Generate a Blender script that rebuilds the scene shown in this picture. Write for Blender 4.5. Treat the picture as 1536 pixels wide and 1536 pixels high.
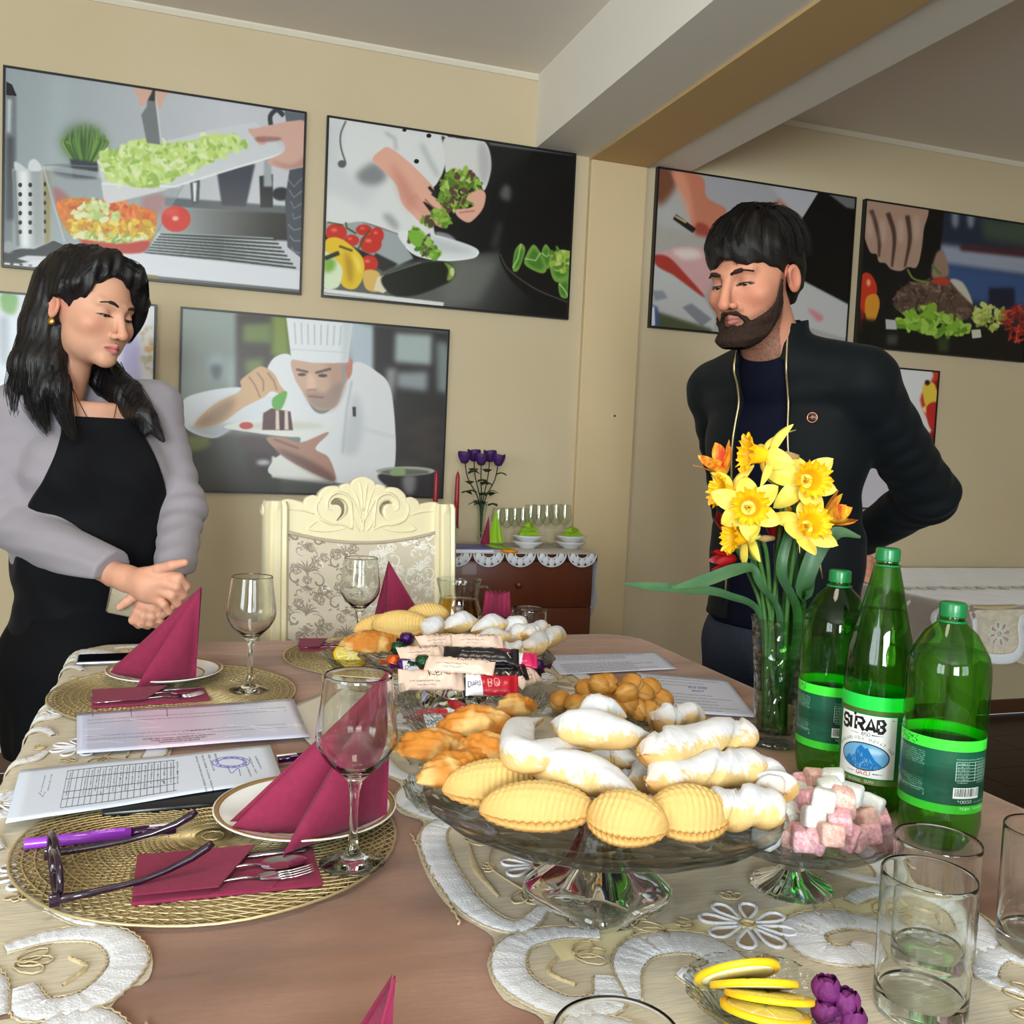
# A dining room set for a tasting: two people, a laid table, posters on the wall.
import bpy, bmesh, math, random
import numpy as np
from mathutils import Vector, Matrix
PI = math.pi
rnd = random.Random(7)
NR = np.random.RandomState(5)
for _o in list(bpy.data.objects):
    bpy.data.objects.remove(_o, do_unlink=True)
SC = bpy.context.scene
COL = SC.collection

# ---------------------------------------------------------------- camera
YAW, PIT, ROL, FPX = math.radians(18.8458), math.radians(3.6955), math.radians(2.5826), 1425.48
CAM = np.array([0, 0, 1.22])
cF = np.array([math.sin(YAW)*math.cos(PIT), math.cos(YAW)*math.cos(PIT), -math.sin(PIT)])
_R0 = np.array([math.cos(YAW), -math.sin(YAW), 0.0]); _U0 = np.cross(_R0, cF)
cR = math.cos(ROL)*_R0 + math.sin(ROL)*_U0
cU = -math.sin(ROL)*_R0 + math.cos(ROL)*_U0
cam = bpy.data.cameras.new('camera'); camo = bpy.data.objects.new('camera', cam); COL.objects.link(camo)
camo.matrix_world = Matrix(((cR[0], cU[0], -cF[0], CAM[0]), (cR[1], cU[1], -cF[1], CAM[1]), (cR[2], cU[2], -cF[2], CAM[2]), (0, 0, 0, 1)))
cam.sensor_fit = 'HORIZONTAL'; cam.sensor_width = 36; cam.lens = 36*FPX/1536; cam.clip_start = .02
SC.camera = camo

# ---------------------------------------------------------------- world, daylight, exposure
W = bpy.data.worlds.new('world'); SC.world = W; W.use_nodes = True
W.node_tree.nodes['Background'].inputs[0].default_value = (.75, .86, 1, 1)
W.node_tree.nodes['Background'].inputs[1].default_value = 1.0
def area(name, loc, target, sx, sy, power, col):
    l = bpy.data.lights.new(name, 'AREA'); l.shape = 'RECTANGLE'; l.size = sx; l.size_y = sy; l.energy = power; l.color = col
    o = bpy.data.objects.new(name, l); COL.objects.link(o); o.location = loc
    d = Vector(target)-Vector(loc); o.rotation_euler = d.to_track_quat('-Z', 'Y').to_euler()
    return o
# daylight entering at the windows behind the camera and on the left (the panes are at y=-3.4 and x=-2.7)
area('window_daylight', (-1.05, -3.62, 1.62), (-1.05, 1, 1.62), 1.5, 1.5, 410, (.87, .945, 1))
area('window_daylight', (.95, -3.62, 1.62), (.95, 1, 1.62), 1.5, 1.5, 70, (.87, .945, 1))
area('window_daylight', (-2.96, -.9, 1.62), (0, -.9, 1.62), 1.7, 1.5, 110, (.87, .945, 1))
area('ceiling_lamp_light', (.3, .9, 2.66), (.3, .9, 0), .5, .5, 9, (1, .86, .66))
vs = SC.view_settings
vs.view_transform = 'Standard'; vs.look = 'None'; vs.gamma = 1; vs.exposure = 0.05; vs.use_curve_mapping = False
SC.cycles.max_bounces = 14; SC.cycles.transparent_max_bounces = 24; SC.cycles.transmission_bounces = 12
SC.cycles.caustics_refractive = True; SC.cycles.caustics_reflective = False; SC.cycles.blur_glossy = .6
SC.cycles.sample_clamp_indirect = 6

# ---------------------------------------------------------------- pixel helpers (directions only; distance from what a thing stands on)
TZ = .762                                       # top of the laid table with its cloths
def ray(u, v): return cF*FPX + cR*(u-768) - cU*(v-768)
def PZ(u, v, z=TZ):
    d = ray(u, v); return CAM + d*((z-CAM[2])/d[2])
def PY(u, v, y):
    d = ray(u, v); return CAM + d*(y/d[1])
def PD(u, v, dep):
    return CAM + ray(u, v)*(dep/FPX)
def proj(X):
    X = np.asarray(X, float)-CAM; d = X@cF
    return 768+FPX*(X@cR)/d, 768-FPX*(X@cU)/d, d

# ---------------------------------------------------------------- materials
MATS = {}
def lin(c):
    return tuple(((x/255)/12.92 if x/255 <= .04045 else ((x/255+.055)/1.055)**2.4) for x in c[:3])
def nd(nt, t, **kw):
    n = nt.nodes.new(t)
    for k, v in kw.items(): setattr(n, k, v)
    return n
def mat(name, col, rough=.5, metal=0, spec=.5, var=None, bump=None, sheen=0, coat=0, trans=0, ior=1.45, sss=0, wave=None, stretch=None, emit=None, aniso=0, sheentint=None):
    """col sRGB 0-255; var=(scale, other colour, contrast); bump=(scale, strength mm)"""
    if name in MATS: return MATS[name]
    m = bpy.data.materials.new(name); m.use_nodes = True; nt = m.node_tree; b = nt.nodes['Principled BSDF']
    b.inputs['Base Color'].default_value = (*lin(col), 1); b.inputs['Roughness'].default_value = rough
    b.inputs['Metallic'].default_value = metal; b.inputs['Specular IOR Level'].default_value = spec
    b.inputs['Sheen Weight'].default_value = sheen; b.inputs['Coat Weight'].default_value = coat
    if sheentint: b.inputs['Sheen Tint'].default_value = (*lin(sheentint), 1)
    b.inputs['Transmission Weight'].default_value = trans; b.inputs['IOR'].default_value = ior
    b.inputs['Anisotropic'].default_value = aniso
    if sss:
        b.inputs['Subsurface Weight'].default_value = sss; b.inputs['Subsurface Radius'].default_value = (.012, .005, .003); b.inputs['Subsurface Scale'].default_value = .6
    tc = nd(nt, 'ShaderNodeTexCoord'); co = tc.outputs['Object']
    if stretch:
        mp = nd(nt, 'ShaderNodeMapping'); nt.links.new(co, mp.inputs[0]); mp.inputs['Scale'].default_value = stretch; co = mp.outputs[0]
    if var:
        no = nd(nt, 'ShaderNodeTexNoise'); no.inputs['Scale'].default_value = var[0]; no.inputs['Detail'].default_value = 5
        nt.links.new(co, no.inputs['Vector'])
        rp = nd(nt, 'ShaderNodeValToRGB'); ct = var[2] if len(var) > 2 else .2
        rp.color_ramp.elements[0].position = .5-ct; rp.color_ramp.elements[1].position = .5+ct
        rp.color_ramp.elements[0].color = (*lin(col), 1); rp.color_ramp.elements[1].color = (*lin(var[1]), 1)
        nt.links.new(no.outputs[0], rp.inputs[0]); nt.links.new(rp.outputs[0], b.inputs['Base Color'])
    if bump:
        n2 = nd(nt, 'ShaderNodeTexNoise'); n2.inputs['Scale'].default_value = bump[0]; n2.inputs['Detail'].default_value = 4
        nt.links.new(co, n2.inputs['Vector'])
        bp = nd(nt, 'ShaderNodeBump'); bp.inputs['Strength'].default_value = 1; bp.inputs['Distance'].default_value = bump[1]/1000
        nt.links.new(n2.outputs[0], bp.inputs['Height']); nt.links.new(bp.outputs[0], b.inputs['Normal'])
    MATS[name] = m; return m
def schlick(nt, lw, ior):
    f0 = ((ior-1)/(ior+1))**2; lw.inputs[0].default_value = .5
    pw = nd(nt, 'ShaderNodeMath', operation='POWER'); pw.inputs[1].default_value = 4; nt.links.new(lw.outputs['Facing'], pw.inputs[0])
    ma = nd(nt, 'ShaderNodeMath', operation='MULTIPLY_ADD'); ma.inputs[1].default_value = .75; ma.inputs[2].default_value = f0; nt.links.new(pw.outputs[0], ma.inputs[0]); return ma
def glassmat(name, tint=(250, 252, 250), edge=(120, 132, 128), rough=.0, refl=1.0, bump=None, ior=1.5):
    """thin-walled clear glass: straight-through light, tinted where the wall is seen edge-on, with Fresnel reflections"""
    if name in MATS: return MATS[name]
    m = bpy.data.materials.new(name); m.use_nodes = True; nt = m.node_tree; nt.nodes.clear()
    out = nd(nt, 'ShaderNodeOutputMaterial'); mx = nd(nt, 'ShaderNodeMixShader'); tr = nd(nt, 'ShaderNodeBsdfTransparent'); gl = nd(nt, 'ShaderNodeBsdfGlossy')
    gl.inputs['Roughness'].default_value = rough; gl.inputs['Color'].default_value = (refl, refl, refl, 1)
    lw = nd(nt, 'ShaderNodeLayerWeight')
    fr = schlick(nt, lw, ior)
    rp = nd(nt, 'ShaderNodeValToRGB'); rp.color_ramp.elements[0].position = .62; rp.color_ramp.elements[1].position = 1
    rp.color_ramp.elements[0].color = (*lin(tint), 1); rp.color_ramp.elements[1].color = (*lin(edge), 1)
    nt.links.new(lw.outputs['Facing'], rp.inputs[0]); nt.links.new(rp.outputs[0], tr.inputs[0])
    nt.links.new(fr.outputs[0], mx.inputs[0]); nt.links.new(tr.outputs[0], mx.inputs[1]); nt.links.new(gl.outputs[0], mx.inputs[2])
    nt.links.new(mx.outputs[0], out.inputs[0])
    if bump:
        tc = nd(nt, 'ShaderNodeTexCoord'); vo = nd(nt, 'ShaderNodeTexVoronoi'); vo.inputs['Scale'].default_value = bump[0]
        nt.links.new(tc.outputs['Object'], vo.inputs['Vector']); bp = nd(nt, 'ShaderNodeBump'); bp.inputs['Distance'].default_value = bump[1]/1000
        nt.links.new(vo.outputs[0], bp.inputs['Height'])
        for n in (gl, lw): nt.links.new(bp.outputs[0], n.inputs['Normal'])
    MATS[name] = m; return m
def solidglass(name, col=(252, 253, 252), ior=1.5, rough=0.0, bump=None):
    if name in MATS: return MATS[name]
    m = bpy.data.materials.new(name); m.use_nodes = True; nt = m.node_tree; nt.nodes.clear()
    out = nd(nt, 'ShaderNodeOutputMaterial'); g = nd(nt, 'ShaderNodeBsdfGlass'); g.inputs['Color'].default_value = (*lin(col), 1)
    g.inputs['IOR'].default_value = ior; g.inputs['Roughness'].default_value = rough; nt.links.new(g.outputs[0], out.inputs[0])
    if bump:
        tc = nd(nt, 'ShaderNodeTexCoord'); vo = nd(nt, 'ShaderNodeTexVoronoi'); vo.inputs['Scale'].default_value = bump[0]
        nt.links.new(tc.outputs['Object'], vo.inputs['Vector']); bp = nd(nt, 'ShaderNodeBump'); bp.inputs['Distance'].default_value = bump[1]/1000
        nt.links.new(vo.outputs[0], bp.inputs['Height']); nt.links.new(bp.outputs[0], g.inputs['Normal'])
    MATS[name] = m; return m
def sheermat(name, col, opacity):
    """thin net or film: part light straight through, part scattered by the threads"""
    if name in MATS: return MATS[name]
    m = bpy.data.materials.new(name); m.use_nodes = True; nt = m.node_tree; b = nt.nodes['Principled BSDF']
    b.inputs['Base Color'].default_value = (*lin(col), 1); b.inputs['Roughness'].default_value = .7; b.inputs['Alpha'].default_value = opacity
    tc = nd(nt, 'ShaderNodeTexCoord'); mp = nd(nt, 'ShaderNodeMapping'); mp.inputs['Scale'].default_value = (6, 90, 6); no = nd(nt, 'ShaderNodeTexNoise'); no.inputs['Scale'].default_value = 6; rp = nd(nt, 'ShaderNodeValToRGB'); rp.color_ramp.elements[0].position = .35; rp.color_ramp.elements[1].position = .65; rp.color_ramp.elements[0].color = (*[q*.78 for q in lin(col)], 1); rp.color_ramp.elements[1].color = (*lin(col), 1)
    nt.links.new(tc.outputs['Object'], mp.inputs[0]); nt.links.new(mp.outputs[0], no.inputs['Vector']); nt.links.new(no.outputs[0], rp.inputs[0]); nt.links.new(rp.outputs[0], b.inputs['Base Color'])
    MATS[name] = m; return m
def attrmat(name, rough=.5, spec=.4, sss=0, bump=None, coat=0, sheen=0, attr='Col'):
    if name in MATS: return MATS[name]
    m = mat(name, (200, 200, 200), rough, spec=spec, sss=sss, bump=bump, coat=coat, sheen=sheen); nt = m.node_tree
    a = nd(nt, 'ShaderNodeAttribute', attribute_name=attr); nt.links.new(a.outputs['Color'], nt.nodes['Principled BSDF'].inputs['Base Color'])
    return m

# ---------------------------------------------------------------- object helpers
def meshobj(name, V, Fc, m, parent=None, smooth=True, uv=None, col=None):
    me = bpy.data.meshes.new(name)
    V = np.asarray(V, np.float32).reshape(-1, 3)
    if isinstance(Fc, np.ndarray) and Fc.ndim == 2:
        n, k = Fc.shape
        me.vertices.add(len(V)); me.vertices.foreach_set('co', V.ravel())
        me.loops.add(n*k); me.loops.foreach_set('vertex_index', Fc.astype(np.int32).ravel())
        me.polygons.add(n); me.polygons.foreach_set('loop_start', np.arange(0, n*k, k, dtype=np.int32)); me.polygons.foreach_set('loop_total', np.full(n, k, np.int32))
        me.update(calc_edges=True)
    else:
        me.from_pydata([tuple(map(float, v)) for v in V], [], [tuple(int(i) for i in f) for f in Fc])
    me.validate()
    if smooth is True: me.polygons.foreach_set('use_smooth', [True]*len(me.polygons))
    if uv is not None:
        ul = me.uv_layers.new(name='UVMap'); li = np.empty(len(me.loops), np.int32); me.loops.foreach_get('vertex_index', li)
        ul.data.foreach_set('uv', np.asarray(uv, np.float32)[li].ravel())
    if col is not None:
        ca = me.color_attributes.new('Col', 'FLOAT_COLOR', 'POINT'); c = np.ones((len(V), 4), np.float32); c[:, :3] = col; ca.data.foreach_set('color', c.ravel())
    if m is not None: me.materials.append(m)
    o = bpy.data.objects.new(name, me); COL.objects.link(o)
    if parent is not None: o.parent = parent
    return o
class MB:
    """collects shapes into ONE mesh"""
    def __init__(s): s.V = []; s.F = []; s.uv = None
    def add(s, V, Fc, M=None):
        b = len(s.V)
        for v in V:
            v = Vector(v)
            if M is not None: v = M @ v
            s.V.append(tuple(v))
        for f in Fc: s.F.append(tuple(i+b for i in f))
        return s
    def box(s, x0, x1, y0, y1, z0, z1, M=None):
        return s.add([(x0, y0, z0), (x1, y0, z0), (x1, y1, z0), (x0, y1, z0), (x0, y0, z1), (x1, y0, z1), (x1, y1, z1), (x0, y1, z1)],
                     [(0, 3, 2, 1), (4, 5, 6, 7), (0, 1, 5, 4), (1, 2, 6, 5), (2, 3, 7, 6), (3, 0, 4, 7)], M)
    def rbox(s, x0, x1, y0, y1, z0, z1, r=.004, seg=2, M=None):
        bm = bmesh.new(); bmesh.ops.create_cube(bm, size=1)
        for v in bm.verts: v.co = ((x0+x1)/2+v.co.x*(x1-x0), (y0+y1)/2+v.co.y*(y1-y0), (z0+z1)/2+v.co.z*(z1-z0))
        bmesh.ops.bevel(bm, geom=list(bm.edges), offset=r, segments=seg, profile=.5, affect='EDGES')
        bm.verts.index_update(); s.add([v.co for v in bm.verts], [[v.index for v in f.verts] for f in bm.faces], M); bm.free(); return s
    def lathe(s, prof, n=32, M=None, cap=False, fn=None):
        """prof [(r,z)...]; fn(angle,i)->radius factor"""
        V = []; Fc = []
        for i, (r, z) in enumerate(prof):
            for k in range(n):
                a = 2*PI*k/n; rr = r*(fn(a, i) if fn else 1); V.append((rr*math.cos(a), rr*math.sin(a), z))
        for i in range(len(prof)-1):
            for k in range(n):
                k2 = (k+1) % n; Fc.append((i*n+k, i*n+k2, (i+1)*n+k2, (i+1)*n+k))
        if cap:
            Fc.append(tuple(reversed(range(n)))); Fc.append(tuple((len(prof)-1)*n+k for k in range(n)))
        return s.add(V, Fc, M)
    def tube(s, path, rad, n=8, M=None, cap=True, flat=1.0, up=None):
        P = [Vector(p) for p in path]; m = len(P)
        if not hasattr(rad, '__len__'): rad = [rad]*m
        V = []; Fc = []; nrm = None
        for i in range(m):
            t = (P[min(i+1, m-1)]-P[max(i-1, 0)])
            t = t.normalized() if t.length > 1e-9 else Vector((0, 0, 1))
            if nrm is None:
                a = Vector(up) if up else (Vector((0, 0, 1)) if abs(t.z) < .9 else Vector((1, 0, 0)))
                nrm = (a-t*a.dot(t)).normalized()
            else:
                nrm = (nrm-t*nrm.dot(t)); nrm = nrm.normalized() if nrm.length > 1e-6 else t.orthogonal().normalized()
            b = t.cross(nrm)
            for k in range(n):
                a = 2*PI*k/n; V.append(P[i]+nrm*(rad[i]*flat*math.sin(a))+b*(rad[i]*math.cos(a)))
        for i in range(m-1):
            for k in range(n):
                k2 = (k+1) % n; Fc.append((i*n+k, i*n+k2, (i+1)*n+k2, (i+1)*n+k))
        if cap: Fc.append(tuple(reversed(range(n)))); Fc.append(tuple((m-1)*n+k for k in range(n)))
        return s.add(V, Fc, M)
    def prism(s, poly, z0, z1, M=None):
        n = len(poly); V = [(x, y, z0) for x, y in poly]+[(x, y, z1) for x, y in poly]
        Fc = [tuple(reversed(range(n))), tuple(range(n, 2*n))]+[(i, (i+1) % n, n+(i+1) % n, n+i) for i in range(n)]
        return s.add(V, Fc, M)
    def grid(s, fn, nu, nv, M=None, closeu=False):
        V = [fn(i/nu, j/nv) for j in range(nv+1) for i in range(nu+(0 if closeu else 1))]; w = nu if closeu else nu+1
        Fc = [(j*w+i, j*w+(i+1) % w, (j+1)*w+(i+1) % w, (j+1)*w+i) for j in range(nv) for i in range(nu)]
        return s.add(V, Fc, M)
    def sphere(s, c, r, n=12, M=None):
        r = (r, r, r) if not hasattr(r, '__len__') else r
        V = [(c[0], c[1], c[2]-r[2])]; m = n//2
        for j in range(1, m):
            p = -PI/2+PI*j/m
            for k in range(n): V.append((c[0]+r[0]*math.cos(p)*math.cos(2*PI*k/n), c[1]+r[1]*math.cos(p)*math.sin(2*PI*k/n), c[2]+r[2]*math.sin(p)))
        V.append((c[0], c[1], c[2]+r[2])); Fc = []
        for k in range(n): Fc.append((0, 1+(k+1) % n, 1+k)); Fc.append((len(V)-1, 1+(m-2)*n+k, 1+(m-2)*n+(k+1) % n))
        for j in range(m-2):
            for k in range(n): Fc.append((1+j*n+k, 1+j*n+(k+1) % n, 1+(j+1)*n+(k+1) % n, 1+(j+1)*n+k))
        return s.add(V, Fc, M)
    def build(s, name, m, parent=None, smooth=True, loc=None, sharp=None, col=None):
        o = meshobj(name, s.V, s.F, m, parent, smooth, col=col)
        if loc is not None: o.location = loc
        if sharp is not None:
            o.data.polygons.foreach_set('use_smooth', [True]*len(o.data.polygons))
            o.data.set_sharp_from_angle(angle=math.radians(sharp))
        return o
def tag(o, label=None, cat=None, group=None, kind=None):
    if label: o['label'] = label
    if cat: o['category'] = cat
    if group: o['group'] = group
    if kind: o['kind'] = kind
    return o
def thing(name, label, cat, loc=(0, 0, 0), rz=0, group=None):
    o = bpy.data.objects.new(name, None); COL.objects.link(o); o.location = Vector([float(x) for x in loc]); o.rotation_euler = (0, 0, rz); o.empty_display_size = .05
    return tag(o, label, cat, group)
def copytree(o, label=None, loc=None, rot=None, parent=None, scale=None):
    c = o.copy(); COL.objects.link(c)
    if parent is not None: c.parent = parent
    for ch in o.children: copytree(ch, parent=c)
    if label: c['label'] = label
    if loc is not None: c.location = Vector([float(x) for x in loc])
    if rot is not None: c.rotation_euler = rot
    if scale is not None: c.scale = (scale,)*3 if not hasattr(scale, '__len__') else scale
    return c
def T(x=0, y=0, z=0, rx=0, ry=0, rz=0, s=1):
    return Matrix.Translation((x, y, z)) @ Matrix.Rotation(rz, 4, 'Z') @ Matrix.Rotation(ry, 4, 'Y') @ Matrix.Rotation(rx, 4, 'X') @ Matrix.Scale(s, 4)
def spline(pts, n=8, closed=False):
    P = np.array(pts, float); m = len(P); out = []
    rng = m if closed else m-1
    for i in range(rng):
        p0 = P[(i-1) % m] if closed or i > 0 else P[0]*2-P[1]; p1 = P[i]; p2 = P[(i+1) % m]
        p3 = P[(i+2) % m] if closed or i+2 < m else P[-1]*2-P[-2]
        for k in range(n):
            t = k/n; out.append(.5*((2*p1)+(-p0+p2)*t+(2*p0-5*p1+4*p2-p3)*t*t+(-p0+3*p1-3*p2+p3)*t**3))
    if not closed: out.append(P[-1])
    return np.array(out)
def sstep(a, b, x):
    t = np.clip((x-a)/(b-a), 0, 1); return t*t*(3-2*t)
# ---------------------------------------------------------------- the room
DW = 3.70                                        # the poster wall
CZ, BZ = 2.726, 2.436
XL, XR, YF = -2.75, 5.2, -3.40
m_wall = mat('wall_paint', (208, 190, 160), .75, var=(2.2, (202, 183, 150), .3), bump=(420, .12))
m_wallw = mat('pillar_paint', (214, 190, 150), .75, bump=(300, .15))
m_ceil = mat('ceiling_paint', (236, 228, 220), .85, bump=(350, .1))
m_beam = mat('beam_white_paint', (240, 235, 228), .8, bump=(350, .12))
m_tan = mat('beam_tan_paint', (206, 172, 122), .7, bump=(350, .12))
m_trim = mat('crown_paint', (222, 212, 194), .7)
m_floor = mat('floor_laminate', (58, 34, 24), .38, var=(9, (38, 22, 16), .25), stretch=(1, 7, 1))
m_white = mat('window_frame_white', (235, 235, 232), .4)
m_pane = glassmat('window_pane_glass', edge=(200, 215, 210))
def struct(name, mb, m, label, **kw):
    o = mb.build(name, m, smooth=False, **kw); tag(o, label, kind='structure'); return o
# floor: planks as far as they can be told apart, run left to right
fl = thing('floor', 'dark brown laminate floor', 'floor', (0, 0, 0)); fl['kind'] = 'structure'; del fl['category']
MB().box(XL, XR, YF, DW, -.05, -.006).build('floor_base', m_floor, fl, smooth=False)
pk = MB().rbox(0, 1.2, 0, .186, -.006, 0, .0015, 1).build('plank', m_floor, fl, smooth=False)
first = True
for j in range(38):
    for i in range(8):
        x = XL+i*1.203-((j*.37) % 1.2); y = YF+j*.188
        if x < XL-1.2 or x > XR or y > DW-.18: continue
        o = pk if first else pk.copy()
        if not first: COL.objects.link(o)
        first = False; o.location = (x, y, 0)
        if x < XL: o.scale.x = (x+1.2-XL)/1.2; o.location.x = XL
        elif x+1.2 > XR: o.scale.x = (XR-x)/1.2
        if o.scale.x < .02: o.scale.x = .02
struct('ceiling', MB().box(XL, XR, YF, DW, CZ, CZ+.1), m_ceil, 'pale grey-beige painted ceiling')
struct('wall_back', MB().box(XL-.1, XR+.1, DW, DW+.12, 0, CZ+.1), m_wall, 'beige painted wall hung with food posters')
struct('wall_right', MB().box(XR, XR+.1, YF, DW, 0, CZ), m_wall, 'beige painted wall on the right')
def wallwin(ax, at, thick, a0, a1, wins):
    b = MB()
    def bx(p0, p1, z0, z1):
        if ax == 'y': b.box(p0, p1, at-thick, at, z0, z1)
        else: b.box(at-thick, at, p0, p1, z0, z1)
    z0, z1 = .92, 2.32; cur = a0
    for w0, w1 in wins:
        bx(cur, w0, 0, CZ); bx(w0, w1, 0, z0); bx(w0, w1, z1, CZ); cur = w1
    bx(cur, a1, 0, CZ); return b
struct('wall_front', wallwin('y', YF, .12, XL-.1, XR+.1, [(-1.75, -.35), (.25, 1.65)]), m_wall, 'beige wall with windows behind the viewer')
struct('wall_left', wallwin('x', XL, .12, YF, DW, [(-1.7, -.1)]), m_wall, 'beige wall with a window on the left')
def window(name, ax, at, p0, p1, lab):
    b = MB(); z0, z1 = .92, 2.32; f = .05
    def bx(q0, q1, a, c, d0=-.09, d1=-.03):
        if ax == 'y': b.box(q0, q1, at+d0, at+d1, a, c)
        else: b.box(at+d0, at+d1, q0, q1, a, c)
    pm = (p0+p1)/2
    for a, c, e, g in ((p0, p1, z0, z0+f), (p0, p1, z1-f, z1), (p0, p0+f, z0+f, z1-f), (p1-f, p1, z0+f, z1-f), (pm-.035, pm+.035, z0+f, z1-f)): bx(a, c, e, g)
    w = struct(name, b, m_white, lab)
    for q0, q1 in ((p0+f, pm-.035), (pm+.035, p1-f)):
        b = MB(); bx(q0, q1, z0+f, z1-f, -.064, -.058); b.build('pane', m_pane, w, smooth=False)
    b = MB(); bx(p0-.05, p1+.05, z0-.03, z0, -.03, .1); b.build('window_sill', m_white, w, smooth=False)
window('window_1', 'y', YF, -1.75, -.35, 'white framed window behind the viewer on the left')
window('window_2', 'y', YF, .25, 1.65, 'white framed window behind the viewer on the right')
window('window_3', 'x', XL, -1.7, -.1, 'white framed window in the left wall')
struct('trim_1', MB().box(1.29, 1.5285, YF, DW, BZ, CZ), m_beam, 'white painted side of the ceiling beam')
struct('trim_2', MB().box(1.529, 1.7825, YF, DW, BZ-.012, CZ), m_tan, 'tan painted middle strip of the ceiling beam')
struct('trim_3', MB().box(1.783, 1.989, YF, DW, BZ, CZ), m_beam, 'white right strip of the ceiling beam')
struct('trim_4', MB().rbox(1.529, 1.7825, DW-.028, DW+.001, 0, BZ-.0125, .004), m_wallw, 'shallow tan pillar under the ceiling beam')
def cove(x0, x1):
    return MB().add([(x, y, z) for x in (x0, x1) for y, z in ((DW, CZ), (DW-.012, CZ), (DW-.012, CZ-.008), (DW-.004, CZ-.022), (DW, CZ-.022))],
                    [(0, 1, 6, 5), (1, 2, 7, 6), (2, 3, 8, 7), (3, 4, 9, 8), (0, 4, 3, 2, 1), (5, 6, 7, 8, 9)])
struct('trim_5', cove(XL, 1.2895), m_trim, 'thin cream crown strip left of the beam')
struct('trim_6', cove(1.9895, XR), m_trim, 'thin cream crown strip right of the beam')
struct('baseboard_back', MB().box(XL, XR, DW-.014, DW, 0, .07), mat('baseboard_brown', (84, 52, 34), .45), 'brown baseboard along the poster wall')
tag(MB().lathe([(0, 0), (.004, .0), (.0045, .003), (.002, .006), (0, .0065)], 10, T(1.69, DW-.028, 1.385, rx=PI/2)).build('wall_screw', mat('dark_hole', (40, 32, 26), .6)), 'tiny dark screw in the tan pillar', 'screw')
# the lamp that gives the ceiling light (out of the picture, above the table)
cl = thing('ceiling_lamp', 'round frosted ceiling lamp above the dining table', 'lamp', (.3, .9, CZ))
MB().lathe([(.0, 0), (.2, 0), (.2, -.025), (.0, -.025)], 32).build('lamp_base', m_white, cl)
dm = mat('lamp_diffuser', (255, 244, 225), .4); dm.node_tree.nodes['Principled BSDF'].inputs['Emission Color'].default_value = (1, .86, .66, 1); dm.node_tree.nodes['Principled BSDF'].inputs['Emission Strength'].default_value = 2.0
MB().lathe([(.18, -.025), (.17, -.045), (.12, -.056), (0, -.06)], 32).build('diffuser', dm, cl)

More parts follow.
